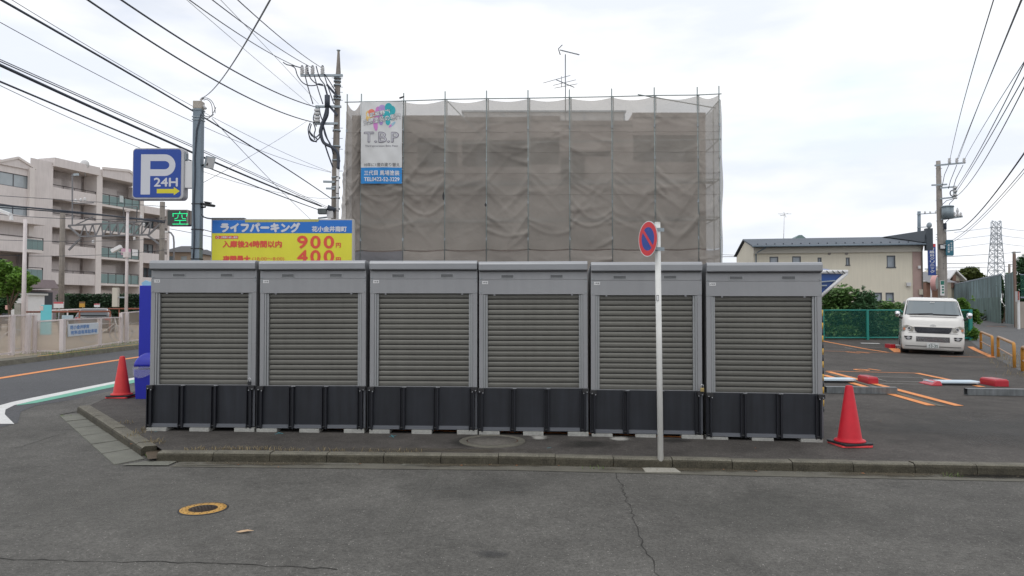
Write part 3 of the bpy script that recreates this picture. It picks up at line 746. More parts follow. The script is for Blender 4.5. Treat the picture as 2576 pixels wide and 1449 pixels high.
def padlock(mid, yaw, x, z, m, label):
    Mx = T(mid, yaw) @ Matrix.Translation((x, -.10, z))
    t = thing('padlock', label, 'padlock', (Mx @ Vector((0, 0, -.02))))
    b = MB(Mx); b.box(-.023, .023, -.012, .012, -.02, .028); b.build('lock_body', m, t, bevel=.004)
    b = MB(Mx); b.tube([(-.016, 0, .028), (-.016, 0, .052)]+[(-.016*math.cos(R(a)), 0, .056+.016*math.sin(R(a))) for a in range(0, 181, 30)]+[(.016, 0, .052), (.016, 0, .028)], .0045, 6)
    b.build('shackle', M['chrome'], t)
padlock(lockers[0][1], lockers[0][2], .683, .648, M['dark'], 'dark padlock with steel shackle on the right hinge of locker 1')
padlock(lockers[4][1], lockers[4][2], .71, .635, M['brass'], 'small brass padlock hanging on the right hinge of locker 5')
# ================================================================ traffic cones
def cone(name, base, label, m, yaw, h=.70):
    t = thing(name, label, 'traffic cone', base, 'red traffic cones')
    b = MB(T(base, yaw)); b.slab(rrect(-.20, .20, -.20, .20, .04, 3), .0, .022)
    b.build('foot', M['cone_base'], t, bevel=.003)
    b = MB(T(base, yaw+.12)); b.slab(rrect(-.205, .205, -.205, .205, .05, 3), .023, .048); b.build('rubber_weight', M['dark'], t, bevel=.004)
    b = MB(T(base)); b.lathe([(.185, .049), (.187, .058), (.178, .07), (.150, .075), (.141, .095), (.045, h-.02), (.036, h-.004), (.02, h), (.0, h+.001)], 36)
    b.build('cone_body', m, t)
    return t
cone('traffic_cone', G(2137, 1119, .002), 'bright red cone on a black rubber mat right of the lockers', M['cone_red'], R(4), .745)
cone('traffic_cone', G(306, 999, .002), 'faded red cone with black weight beside the blue bin', M['cone_faded'], R(-3), .74)
# ================================================================ bin and vending machine
c = on(-6.50, 13.1)
t = thing('recycling_bin', 'blue recycling bin with domed lid and clear liner beside the first locker', 'bin', c)
b = MB(T(c)); a = [b.v((x, y, 0)) for x, y in rrect(-.21, .21, -.19, .19, .05, 4)]; a2 = [b.v((x, y, .52)) for x, y in rrect(-.235, .235, -.215, .215, .05, 4)]
n = len(a); b.f(a[::-1]); b.f(a2)
for i in range(n): b.f([a[i], a[(i+1) % n], a2[(i+1) % n], a2[i]])
b.build('bin_body', M['blue_bin'], t)
b = MB(T(c)); b.sm = True; prev = None
for k in range(7):
    s_ = math.cos(R(k*13)); z = .565+.25*math.sin(R(k*13))/math.sin(R(78))
    r_ = [b.v((x*s_, y*s_, z)) for x, y in rrect(-.25, .25, -.225, .225, .09, 5)]
    if prev:
        for i in range(len(r_)): b.f([prev[i], prev[(i+1) % len(r_)], r_[(i+1) % len(r_)], r_[i]])
    else: b.f(r_[::-1])
    prev = r_
b.f(prev); b.build('lid', M['blue_bin'], t)
b = MB(T(c)); n = 26; prev = None
for k in range(4):
    rr = []
    for i in range(n):
        a_ = 6.283*i/n; x = .25*clamp(math.cos(a_)*1.25, -1, 1); y = .23*clamp(math.sin(a_)*1.25, -1, 1)
        rr.append(b.v((x*(1.03+.02*math.sin(5*a_+k)), y*1.03, .575-k*(.05+.018*math.sin(3*a_+1)))))
    if prev:
        for i in range(n): b.f([prev[i], prev[(i+1) % n], rr[(i+1) % n], rr[i]])
    prev = rr
b.build('liner', M['bag'], t, recalc=False)
c = on(-6.05, 13.9)
t = thing('vending_machine', 'tall blue vending machine standing behind the first locker', 'vending machine', c)
b = MB(T(c)); b.box(-.93, .6, -.35, .45, .07, 2.03); b.build('cabinet', mat('vending_blue', (.008, .018, .40), .42, var=.05), t, bevel=.012)
b = MB(T(c)); b.box(-.9, .57, -.32, .42, -.02, .07); b.build('plinth', M['concrete'], t)
b = MB(T(c)); b.prism([(-.90, 2.03), (-.92, 2.08), (-.84, 2.13), (-.76, 2.10), (-.68, 2.13), (-.2, 2.12), (-.2, 2.03)], -.3, -.27)
b.build('top_panel', mat('pale_blue', (.30, .55, .72), .5), t)
# ================================================================ no-parking sign
c = G(1661.5, 1177, ROAD)
lean = R(-.45); Mx = T(c) @ Matrix.Rotation(lean, 4, 'Y')
zt = (P(1651, 562, c.y).z-c.z)
t = thing('no_parking_sign', 'round no-parking sign on a white pole at the kerb', 'road sign', c)
b = MB(Mx); b.cyl((0, 0, -.05), (0, 0, zt), .0325, .0325, 24); pl = b.build('pole', M['white_pole'], t)
b = MB(Mx); b.cyl((0, 0, zt), (0, 0, zt+.012), .034, .030, 24); b.build('pole_cap', M['white_pole'], pl)
b = MB(Mx); zs = P(1647, 750, c.y).z-c.z
b.box(-.030, -.002, -.0345, -.031, zs-.03, zs+.035); b.build('sticker', M['ink'], pl)
b = MB(Mx); b.box(-.026, -.006, -.0355, -.0345, zs-.025, zs+.028); b.build('sticker_face', M['white'], pl)
dc = P(1630, 601, c.y-.03); yaw = R(-69)
Dm = T(dc, yaw)
def disc(b, r, y0, y1, n=56, sc=1): b.prism([(r*math.cos(6.28318*k/n), r*math.sin(6.28318*k/n)) for k in range(n)], y0, y1); return b
b = MB(Dm); disc(b, .203, -.003, .003); ds = b.build('disc', M['silver'], t)
def ring(b, r0, r1, y, n=56):
    for k in range(n):
        a, a2 = 6.28318*k/n, 6.28318*(k+1)/n
        b.poly([(r0*math.cos(a), y, r0*math.sin(a)), (r1*math.cos(a), y, r1*math.sin(a)), (r1*math.cos(a2), y, r1*math.sin(a2)), (r0*math.cos(a2), y, r0*math.sin(a2))])
    return b
red = mat('sign_red', (.68, .03, .045), .4)
ring(MB(Dm), .194, .203, -.0045).build('white_rim', M['white'], ds)
ring(MB(Dm), .134, .1935, -.005).build('red_border', red, ds)
b = MB(Dm); b.poly([(.1345*math.cos(6.28318*k/56), -.0045, .1345*math.sin(6.28318*k/56)) for k in range(56)]); b.build('blue_field', M['sign_blue'], ds)
b = MB(Dm @ Matrix.Rotation(R(45), 4, 'Y')); b.box(-.139, .139, -.0062, -.0055, -.019, .019); b.build('red_bar', red, ds)
for dz in (-.115, .105):
    b = MB(Mx); q = Mx.inverted() @ (dc+Vector((0, 0, dz)))
    b.box(-.036, .036, -.036, -.0325, q.z-.02, q.z+.02); b.box(-.036, .036, .0325, .036, q.z-.02, q.z+.02); b.box(.0325, .075, -.004, .004, q.z-.02, q.z+.02)
    b.bar((-.005, -.036, q.z), q+Vector((0, .004, 0)), .03, .03); b.build('bracket', M['steel'], t)
ftp = [gp(*p, ROAD) for p in ((1613, 1177), (1655, 1176.5), (1695, 1178), (1712, 1190), (1623, 1189))]
b = MB(); b.slab([(x, y, 0) for x, y in ftp], c.z-.04, c.z+.012); b.build('concrete_footing', mat('fresh_concrete', (.34, .325, .28), .9, var=.12, vscale=8, speck=.2), t, bevel=.004)
# ================================================================ parking sign pole, lit vacancy sign, price board
ZP = 13.0
pm = ZP  # metres per ov pixel = ZP/F
k_ = ZP/F
base = on(P(498, 800, ZP).x, ZP)
t = thing('sign_post', 'square blue-grey steel post carrying the blue parking sign', 'post', base)
x0, x1 = P(488, 400, ZP).x, P(508.5, 400, ZP).x
ztop = P(498, 256, ZP).z
b = MB(); b.box(x0, x1, ZP-.075, ZP+.075, base.z-.05, ztop-.14); po = b.build('post', M['bluesteel'], t, bevel=.006)
b = MB(); b.box(x0-.004, x1+.004, ZP-.079, ZP+.079, ztop-.14, ztop); b.build('post_cap', mat('post_cap_cream', (.42, .38, .33), .6, var=.15, vscale=12), t, bevel=.01)
for v in (278, 296, 303): b = MB(); z = P(0, v, ZP).z; b.box(x0-.012, x1+.012, ZP-.087, ZP+.087, z-.008, z+.008); b.build('band', M['steel'], t)
for v in (514, 578, 626, 652): b = MB(); z = P(0, v, ZP).z; b.box(x0-.006, x1+.006, ZP-.082, ZP+.082, z-.009, z+.009); b.build('band', M['black'], t)
# black cable down the post
b = MB(); xx = x0+.05; pts = [(x1+.01, ZP-.09, P(0, 290, ZP).z), (xx+.03, ZP-.09, P(0, 330, ZP).z)] + [(xx+.008*math.sin(i), ZP-.088, P(0, 400+i*25, ZP).z) for i in range(11)]
b.tube(pts, .013, 6); b.build('cable_down', M['cable'], t)
pts = [P(506, 538, ZP-.09), P(512, 546, ZP-.09), P(522, 549, ZP-.09), P(534, 550.5, ZP-.05)]; b = MB(); b.tube(pts, .014, 6); b.build('cable_to_board', M['cable'], t)
# loops of wire at the top
b = MB()
for (u0, v0, um, vm, u1, v1, u2, v2) in ((508, 248, 528, 240, 543, 262, 541, 285), (512, 252, 524, 246, 536, 258, 534, 285), (508, 290, 520, 308, 533, 296, 543, 270), (508, 280, 512, 296, 525, 298, 538, 288)):
    pt = []
    for i in range(9):
        s = i/8; a = [(1-s)**3, 3*s*(1-s)**2, 3*s*s*(1-s), s**3]
        pt.append(P(a[0]*u0+a[1]*um+a[2]*u1+a[3]*u2, a[0]*v0+a[1]*vm+a[2]*v1+a[3]*v2, ZP-.03))
    b.tube(pt, .0065, 5)
b.build('wire_loops', M['cable'], t)
b = MB(); b.tube([P(504, 252, ZP), P(512, 246, ZP)], .02, 6); b.tube([P(508, 264, ZP), P(518, 274, ZP)], .025, 6); b.build('insulator', M['ceramic'], t)
# lamps
def spot(u, v, dn, label):
    c = P(u, v, ZP); q = thing('floodlight', label, 'floodlight', c)
    b = MB(); b.tube([(x1, ZP, c.z-.05), (c.x-.02, ZP-.05, c.z-.05)], .016, 6); b.tube([(c.x-.02, ZP-.05, c.z-.06), (c.x-.02, ZP-.05, c.z)], .012, 6); b.build('arm', M['black'], q)
    b = MB(T(c, R(-35), 0, R(dn))); b.box(-.11, .11, -.09, .09, -.02, .02); b.lathe([(.03, .02), (.075, .035), (.07, .05), (.0, .055)], 14)
    b.build('head', M['black'] if dn > 0 else M['steel'], q, bevel=.008)
    b = MB(T(c, R(-35), 0, R(dn))); b.box(-.095, .095, -.075, .075, -.026, -.0205); b.build('lens', M['ceramic'], q)
spot(527, 409, -70, 'grey floodlight angled down on the sign post')
spot(522, 515, 12, 'small black lamp on the lower sign post')
# parking sign
c = P(404, 439.5, ZP)
t = thing('parking_sign', 'large blue box sign with white letter P and yellow arrow', 'parking sign', c)
Wd, Hd = 129*k_, 130*k_; y0 = ZP-.10; Mx = T((c.x, y0, c.z))
b = MB(Mx); b.prism(rrect(-Wd/2, Wd/2, -Hd/2, Hd/2, .075, 6), 0, .20); b.build('sign_case', mat('sign_case_white', (.50, .50, .52), .45, var=.05, streak=.12), t, bevel=.015)
b = MB(Mx); b.prism(rrect(-Wd/2+.022, Wd/2-.048, -Hd/2+.035, Hd/2-.025, .055, 6), -.006, -.0005); fc = b.build('sign_face', M['sign_blue'], t)
def at(u, v, dy=-.0065): return Matrix.Translation((P(u, v, y0).x, y0+dy, P(u, v, y0).z))
kk = y0/F
b = MB(at(398, 439, -.0068)); wP, hP = 43.5*kk, 51*kk; st = 23.5*kk; bo = []; bi = []
r1 = 27.5*kk; r2 = 10.5*kk; zc = hP-r1; xr = wP-r1*1.0
arc = lambda r, rx=None: [(xr+(rx or r)*math.cos(R(90-a)), zc+r*math.sin(R(90-a))) for a in range(0, 181, 12)]
o_ = [(-wP+st, hP)]+arc(r1)+[(-wP+st, zc-r1)]; i_ = [(-wP+st, zc+r2)]+arc(r2, r2*1.15)+[(-wP+st, zc-r2)]
for k in range(len(o_)-1): b.poly([(o_[k][0], 0, o_[k][1]), (o_[k+1][0], 0, o_[k+1][1]), (i_[k+1][0], 0, i_[k+1][1]), (i_[k][0], 0, i_[k][1])])
b.poly([(-wP, 0, -hP), (-wP+st, 0, -hP), (-wP+st, 0, hP), (-wP, 0, hP)]); b.build('letter_p', M['sign_white'], fc)
text('24H', M['sign_white'], at(417.5, 458.5, -.0075), 59*kk, 21*kk, fc, .0, thick=.006)
b = MB(at(423.5, 481, -.0068)); a_ = 29*kk; b.poly([(-a_, 0, -5.5*kk), (14*kk, 0, -5.5*kk), (14*kk, 0, -10.5*kk), (a_, 0, 0), (14*kk, 0, 10.5*kk), (14*kk, 0, 5.5*kk), (-a_, 0, 5.5*kk)][:])
b.build('arrow', M['arrow'], fc)
b = MB(); xa = P(470, 440, ZP).x; b.box(c.x+Wd/2+.001, x0-.001, ZP-.06, ZP+.06, P(0, 474, ZP).z, P(0, 407, ZP).z); b.build('bracket_box', M['white'], t, bevel=.005)
b = MB(); b.box(c.x+Wd/2-.004, c.x+Wd/2+.025, ZP-.07, ZP+.03, P(0, 404, ZP).z, P(0, 388, ZP).z); b.build('junction_box', M['steel'], t)
# LED sign
c = P(451.5, 549, ZP); t = thing('vacancy_sign', 'small black sign with a green lit character beside the post', 'lit sign', c)
y0 = ZP-.09; kk = y0/F
b = MB(T((c.x, y0, c.z))); b.prism(rrect(-28*kk, 28*kk, -20.3*kk, 20.3*kk, .025, 4), 0, .16); b.build('case', M['led_case'], t, bevel=.008)
b = MB(T((c.x-.5*kk, y0, c.z))); b.prism(rrect(-23.5*kk, 24*kk, -18.5*kk, 18.5*kk, .01, 3), -.003, -.0005); pn = b.build('panel', M['led_off'], t)
b = MB(); b.box(c.x+28*kk, x0-.001, ZP-.05, ZP+.05, P(0, 566, ZP).z, P(0, 534, ZP).z); b.build('bracket_box', M['led_case'], t)
strokes = [((800, 200), (800, 225)), ((650, 240), (960, 240)), ((655, 258), (655, 300)), ((955, 258), (945, 300)), ((765, 268), (757, 320)), ((745, 335), (695, 352)),
           ((845, 268), (850, 325)), ((862, 345), (925, 352)), ((695, 386), (930, 386)), ((802, 402), (802, 450)), ((650, 465), (975, 465))]
b = MB()
for a, e in strokes:
    a, e = Vector(a), Vector(e); n = max(1, round((e-a).length/15.5))
    for i in range(n+1):
        q = a.lerp(e, i/n); w3 = P(358.4+q.x/8.535, 509.3+q.y/8.535, y0-.0045); r_ = .0064
        b.poly([(w3.x+r_*math.cos(R(60*j)), w3.y, w3.z+r_*math.sin(R(60*j))) for j in range(6)])
o = b.build('lit_character', M['led'], pn); o['kind'] = 'stuff'
# price board
YB = 13.15; kk = YB/F
t = thing('price_board', 'yellow and blue parking price board with red prices behind the lockers', 'sign board', on(P(712, 800, YB).x, YB))
zt, zb = P(0, 551, YB).z, P(0, 551, YB).z-1.75
X = lambda u: P(u, 600, YB).x
def BZ(v): return P(700, v, YB).z
b = MB(); b.box(X(531), X(889), YB, YB+.14, zb, zt); b.build('board_case', mat('board_case', (.46, .44, .41), .5, var=.08, streak=.1), t, bevel=.008)
b = MB(); b.box(X(533.5), X(885), YB-.004, YB-.0005, zb+.03, BZ(587)); b.build('yellow_face', M['board_yellow'], t)
b = MB(); b.box(X(533.5), X(885), YB-.004, YB-.0005, BZ(586.5), BZ(554)); bf = b.build('blue_face', M['board_blue'], t)
b = MB(); b.poly([(X(616), YB-.006, BZ(553.5)), (X(803), YB-.006, BZ(552)), (X(800), YB-.006, BZ(558)), (X(616), YB-.006, BZ(559.5))]); b.build('tape_strip', mat('old_tape', (.48, .46, .12), .6, var=.15), t)
b = MB(); b.box(X(533), X(614), YB-.02, YB+.1, BZ(551), BZ(548.3)); b.build('top_flashing', mat('dark_flashing', (.12, .12, .12), .6), t)
def bx_(x): return 518.8+x/6.661
def bv(y): return 537.6+y/6.661
def btext(s, xa, xb, ya, yb, m, bold=0., name='lettering', par=None):
    u, v = bx_((xa+xb)/2), bv((ya+yb)/2); q = P(u, v, YB-.0075)
    return text(s, m, Matrix.Translation(q), (xb-xa)/6.661*kk, (yb-ya)/6.661*kk, par or t, 0, name, thick=bold*.18 if name == 'lettering' else .010)
btext('ライフパーキング', 245, 1565, 158, 308, M['sign_white'], .075, par=bf)
btext('花小金井南町', 1770, 2350, 212, 302, M['sign_white'], .03, par=bf)
b = MB(); q0, q1 = P(bx_(150), bv(422), YB-.006), P(bx_(535), bv(370), YB-.006); b.poly([q0, (q1.x, q0.y, q0.z), q1, (q0.x, q0.y, q1.z)]); lb = b.build('red_label', M['board_red'], t)
btext('上限繰り返し適用', 235, 520, 380, 412, M['sign_white'], .01, par=lb)
b = MB(); cq = P(bx_(192), bv(397), YB-.008); ring(MB(T(cq)), .016, .024, 0, 16).build('round_mark', M['sign_white'], lb)
btext('入庫後24時間以内', 275, 1260, 455, 565, M['board_red'], .035)
for i, s in enumerate('900'): btext(s, (1528, 1748, 1972)[i], (1690, 1908, 2133)[i], 375, 578, M['board_red'], .055, 'price_digit')
btext('円', 2172, 2250, 490, 568, M['board_red'], .02)
btext('夜間最大', 280, 735, 705, 818, M['board_red'], .04)
btext('(18:00〜8:00)', 770, 1305, 728, 800, M['board_red'], .0)
for i, s in enumerate('400'): btext(s, (1528, 1748, 1972)[i], (1690, 1908, 2133)[i], 615, 820, M['board_red'], .055, 'price_digit')
btext('円', 2172, 2250, 732, 810, M['board_red'], .02)
for u in (560, 860): b = MB(); b.box(X(u)-.05, X(u)+.05, YB+.02, YB+.12, on(X(u), YB).z-.05, zb); b.build('leg', M['steel'], t)
# ================================================================ far side of the left road
struct(sheet('far_kerb_top', [gp(-60, 912, .03), gp(94, 897, .03), gp(355, 865.5, .03), gp(480, 852, .03), gp(480, 845, .03), gp(355, 862, .03), gp(94, 893, .03), gp(-60, 908, .03)], .035, M['kerb']))
b = MB(); prv = None
for u, va, vb in ((-60, 912, 929), (0, 906, 921), (94, 897, 909.5), (200, 884.5, 896), (355, 866, 877), (480, 852, 861)):
    q = G(u, vb, ROAD+.01); top = Vector((q.x-.06, q.y, g(q.x, q.y)+.042)); q.z -= .08
    cur = [b.v(q), b.v(top), b.v(top+Vector((-.25, 0, 0)))]
    if prv:
        for i in range(2): b.f([prv[i], prv[i+1], cur[i+1], cur[i]])
    prv = cur
o = b.build('far_kerb', M['kerb']); o['kind'] = 'structure'
lines('kerb_yellow_line', [((94, 896), (200, 883.5), (355, 865), (480, 851), .07)], mat('yellow_kerb_paint', (.62, .38, .05), .7, var=.2, vscale=5), .05)
netw = bpy.data.materials.new('fence_netting'); netw.use_nodes = True; nb = netw.node_tree.nodes['Principled BSDF']
nb.inputs['Base Color'].default_value = (.50, .42, .35, 1); nb.inputs['Alpha'].default_value = .55; nb.inputs['Roughness'].default_value = .8
fw = mat('fence_white', (.66, .60, .59), .55, var=.1, vscale=4, streak=.15)
def mesh_fence(name, posts, label, foot=.05):
    """posts: (u, v_base, v_top)"""
    b0 = G(*posts[0][:2], foot); t = thing(name, label, 'fence', b0); P3 = []
    for u, vb, vt, wd in posts:
        q = G(u, vb, foot); h = (vb-vt)*q.y/F; P3.append((q, h))
        if wd: b = MB(); b.box(q.x-wd/2, q.x+wd/2, q.y-wd/2, q.y+wd/2, q.z-.1, q.z+h); b.build('post', fw, t)
    for (a, ha), (c, hc) in zip(P3, P3[1:]):
        for fr in (1, .03):
            b = MB(); b.bar(a+Vector((0, 0, ha*fr)), c+Vector((0, 0, hc*fr)), .045); b.build('rail', fw, t)
        b = MB(); b.poly([a+Vector((0, 0, ha*.03)), c+Vector((0, 0, hc*.03)), c+Vector((0, 0, hc)), a+Vector((0, 0, ha))]); b.build('netting', netw, t)
    return t, P3
mesh_fence('mesh_fence', [(-70, 902, 800, .0), (28.5, 890.8, 794, .13), (66, 886.6, 793, .16), (86, 885, 793, .10)], 'white mesh fence with tan netting at the left edge, highest of three')
tf, pf = mesh_fence('mesh_fence', [(87, 884.5, 809, .10), (156.5, 886, 804.5, .13), (249.6, 869.5, 800.5, .12), (302.5, 862, 798.5, .10)], 'white mesh fence section that holds the blue-lettered board')
mesh_fence('mesh_fence', [(304, 861.5, 787, .11), (318, 861, 786.5, .12), (420, 847, 778, .12)], 'white mesh fence section running behind the blue vending machine')
# lettered board
t = thing('name_board', 'white board with two lines of blue lettering on the mesh fence', 'sign', pf[1][0])
A, B_ = pf[1][0], pf[2][0]; dd = (B_-A); yaw = math.atan2(dd.y, dd.x)
def ip(u):  # point on fence line seen at u
    rx = (u-CU)/F; lo = (A.x-rx*A.y)/((A.x-rx*A.y)-(B_.x-rx*B_.y)); return A.lerp(B_, lo)
qa, qb = ip(166), ip(241.5); nrm = Vector((dd.y, -dd.x, 0)).normalized()*.08
za0, za1 = P(166, 846, qa.y).z, P(166, 815.5, qa.y).z; zb0, zb1 = P(241.5, 841, qb.y).z, P(241.5, 811.6, qb.y).z
cz = (za0+za1+zb0+zb1)/4; hh = ((za1-za0)+(zb1-zb0))/2; ln = (Vector((qb.x, qb.y))-Vector((qa.x, qa.y))).length
mid = (qa+qb)/2+nrm; mid.z = cz; Mx = T(mid, yaw)
b = MB(Mx); b.box(-ln/2, ln/2, -.02, .02, -hh/2, hh/2); bd = b.build('board', mat('board_white', (.60, .66, .72), .5, var=.05), t, bevel=.01)
bl = mat('faded_blue_ink', (.13, .27, .55), .6)
text('花小金井駅南', bl, Mx @ Matrix.Translation((-ln*.155, -.0215, hh*.23)), ln*.62, hh*.30, bd, thick=.012)
text('有料自転車駐車場', bl, Mx @ Matrix.Translation((-.0, -.0215, -hh*.2)), ln*.88, hh*.30, bd, thick=.012)
# things seen above that fence
def post_sign(u, vt, vb, wpx, Y, m, label, name='small_sign', txt=None, band=None, post=True):
    k = Y/F; c = on(P(u, 800, Y).x, Y, .02); t = thing(name, label, 'sign', c)
    z0, z1 = P(u, vb, Y).z, P(u, vt, Y).z
    b = MB(T((c.x, Y, 0))); b.box(-wpx*k/2, wpx*k/2, -.02, .02, z0, z1); s = b.build('panel', m, t, bevel=.005)
    if post: b = MB(T((c.x, Y, 0))); b.cyl((0, .04, c.z-.1), (0, .04, z1-.02), .025, .025, 8); b.build('post', M['steel'], t)
    if band: b = MB(T((c.x, Y, 0))); b.box(-wpx*k/2+.003, wpx*k/2-.003, -.024, -.0205, z1-(z1-z0)*band[0], z1-.003); b.build('band', band[1], s)
    if txt: text(txt, M['ink'], T((c.x, Y-.022, z0+(z1-z0)*.35)), wpx*k*.8, (z1-z0)*.25, s, .01)
    return t
cyan = mat('turquoise_panel', (.13, .52, .58), .5, var=.05); signred = mat('faded_red', (.55, .08, .10), .5)
t = post_sign(116, 767, 842, 27, 33, cyan, 'turquoise ticket panel behind the white mesh fence', 'ticket_panel', None, None, False)
b = MB(T((on(P(105, 800, 33).x, 33).x, 33, 0))); b.box(-.08, .08, -.03, -.022, P(105, 781, 33).z, P(105, 769, 33).z); b.build('notice', mat('pale_notice', (.6, .5, .48), .6), t)
post_sign(147, 759.6, 775, 24.5, 40, M['white'], 'white notice with red heading above the left fence', band=(.28, signred))
post_sign(206, 759, 773, 13.5, 42, mat('amber_sign', (.55, .30, .04), .5), 'small amber sign in front of the dark hedge', band=(.3, mat('brown_sign', (.18, .10, .05), .6)))
post_sign(243.5, 764, 772.6, 14, 42, M['white'], 'small red and white sign above the rusty rail', band=(.3, signred))
post_sign(21, 768, 778.5, 16, 40, mat('pale_red_sign', (.62, .35, .31), .6), 'small orange and white sign beside the lamp pole')
post_sign(170, 793, 806, 28, 34, mat('pale_blue_board', (.42, .50, .55), .5), 'pale blue blank board just above the fence', post=True)
def rail_(us, v0, v1, Y, label, m):
    t = thing('rusty_rail', label, 'rail', on(P(us[0], 800, Y).x, Y, .02)); zz = lambda u, v: P(u, v, Y)
    b = MB(); b.tube([P(us[0], v0, Y), P(us[-1], v1, Y)], .045, 8); b.build('top_rail', m, t)
    for u in us: q = P(u, v0+(v1-v0)*(u-us[0])/(us[-1]-us[0]), Y); b = MB(); b.cyl((q.x, q.y, on(q.x, q.y).z-.1), q, .04, .04, 8); b.build('post', m, t)
rust = mat('rusty_red', (.26, .09, .055), .7, var=.2, vscale=3)
rail_([40, 120, 200, 277], 785, 783.5, 37, 'rusty red pipe rail behind the board fence, lower one', rust)
rail_([243, 300, 357, 420], 777, 776.5, 41, 'rusty red pipe rail in front of the hedge, upper one', rust)
rail_([83, 130, 170, 230], 783, 777, 44, 'far white pipe rail below the red-headed notice', fw)
b0 = on(P(46, 800, 36).x, 36, .02); b = MB(T(b0)); b.box(-.14, .14, -.1, .1, -.05, P(46, 765, 36).z-b0.z); b.box(-.155, .155, -.115, .115, P(46, 765, 36).z-b0.z+.001, P(46, 765, 36).z-b0.z+.05)
tag(b.build('concrete_pillar', M['concrete'], bevel=.01), 'short grey concrete gate pillar by the left fence', 'pillar')
# black car seen from the end
Y = 39; c = on(P(232, 800, Y).x, Y, .02); t = thing('black_car', 'black car parked behind the board fence, only its roof showing', 'car', c)
def carbody(b, secs, r=.16, n=4):
    prev = None; b.sm = True
    for z, yf, yb, hw in secs:
        a = [b.v((x, y, z)) for x, y in rrect(-hw, hw, yf, yb, r, n)]
        if prev:
            for i in range(len(a)): b.f([prev[i], prev[(i+1) % len(a)], a[(i+1) % len(a)], a[i]])
        else: b.f(a[::-1])
        prev = a
    b.f(prev); return b
kc = mat('car_black', (.015, .016, .02), .15, coat=1)
b = carbody(MB(T(c, R(25))), [(.25, 0, 3.9, .80), (.5, -.05, 3.95, .84), (.85, .02, 3.9, .84), (.95, .12, 3.8, .80), (1.28, .5, 3.1, .66), (1.36, .75, 2.8, .58)]); b.build('body', kc, t)
b = MB(T(c, R(25))); b.poly([(-.68, .10, .98), (.68, .10, .98), (.58, .44, 1.26), (-.58, .44, 1.26)]); b.build('rear_window', mat('tinted_glass', (.05, .06, .07), .08, spec=.8), t)
for sx in (-1, 1):
    for y in (.7, 3.2):
        b = MB(T(c, R(25))); b.cyl((sx*.70, y, .3), (sx*.86, y, .3), .3, .3, 20); b.build('wheel', M['black'], t)
    b = MB(T(c, R(25))); b.box(sx*.7-.1, sx*.7+.1, -.06, .0, .72, .86); b.build('tail_lamp', signred, t)
# bicycles behind the netting
def bicycle(u, v, yaw, label, m):
    c = G(u, v, .02); t = thing('bicycle', label, 'bicycle', c, 'bicycles behind the mesh fence', yaw); b = MB(T(c, yaw))
    for x in (-.52, .52):
        w_ = MB(T(c, yaw)); w_.tube([(x+.33*math.cos(R(a)), 0, .34+.33*math.sin(R(a))) for a in range(0, 361, 18)], .02, 5); w_.build('wheel', M['steel'], t)
    b.tube([(-.52, 0, .34), (-.15, 0, .34), (.38, 0, .78), (-.22, 0, .75), (-.15, 0, .34)], .02, 6); b.tube([(.52, 0, .34), (.36, 0, .98)], .02, 6); b.tube([(-.52, 0, .34), (-.24, 0, .86)], .016, 6)
    b.build('frame', m, t); b = MB(T(c, yaw)); b.box(-.36, -.12, -.07, .07, .86, .92); b.build('saddle', M['black'], t)
    b = MB(T(c, yaw)); b.tube([(.28, -.26, 1.0), (.37, -.1, 1.0), (.37, .1, 1.0), (.28, .26, 1.0)], .015, 6); b.build('handlebar', M['silver'], t)
bicycle(262, 862, R(20), 'white bicycle behind the netting right of the lettered board', M['white'])
bicycle(345, 858, R(15), 'pale bicycle behind the netting nearest the vending machine', M['white'])
bicycle(10, 878, R(-10), 'pale bicycle behind the netting at the left photo edge', M['white'])
# lamp pole and camera pole
c = on(P(28.5, 790, 24).x, 24.6, .03); Y = c.y; t = thing('lamp_pole', 'slim white lamp pole rising from the left mesh fence', 'street lamp', c)
b = MB(); b.cyl((c.x, Y, c.z-.1), (c.x, Y, P(28.5, 552, Y).z), .075, .055, 12); b.build('pole', fw, t)
b = MB(); b.bar(P(29, 554, Y), P(27, 540, Y), .08); b.bar(P(27, 540, Y), P(-22, 521, Y), .14, .09); b.build('lamp_head', M['white'], t)
Y = 33.5; c = on(P(317, 800, Y).x, Y, .03); t = thing('camera_pole', 'white pole with a surveillance camera and a white cabinet', 'camera pole', c)
b = MB(); b.cyl((c.x, Y, c.z-.1), (c.x, Y, P(0, 532, Y).z), .075, .06, 12); b.build('pole', fw, t)
b = MB(); b.cyl((c.x, Y, P(0, 533, Y).z), (c.x, Y, P(0, 530, Y).z), .10, .10, 12); b.build('pole_cap', fw, t)
b = MB(); b.tube([P(318, 640, Y), P(305, 634, Y-.1), P(298, 633, Y-.1)], .03, 6); b.box(c.x-.12, c.x+.12, Y-.12, Y+.12, P(0, 648, Y).z, P(0, 634, Y).z); b.build('bracket', fw, t)
b = MB(); b.bar(P(281, 632.5, Y-.15), P(305, 620, Y-.15), .17, .17); cmo = b.build('camera', M['white'], t, bevel=.02)
b = MB(); b.cyl(P(280.3, 632.8, Y-.15), P(281, 632.5, Y-.15), .05, .05, 10); b.build('lens', M['black'], cmo)
b = MB(); zz0, zz1 = P(0, 772, Y).z, P(0, 724, Y).z; b.box(P(296, 0, Y).x, P(309.5, 0, Y).x, Y-.1, Y+.08, zz0, zz1); b.build('cabinet', mat('cabinet_cream', (.52, .49, .42), .5), t, bevel=.01)
b = MB(); b.bar((P(309, 0, Y).x, Y, (zz0+zz1)/2), (c.x, Y, (zz0+zz1)/2), .06); b.build('cabinet_bracket', M['steel'], t)
b = MB(); b.bar(P(309, 0, Y)*1, P(309, 0, Y)*1+Vector((.01, 0, 0)), .01); b.bm.free()
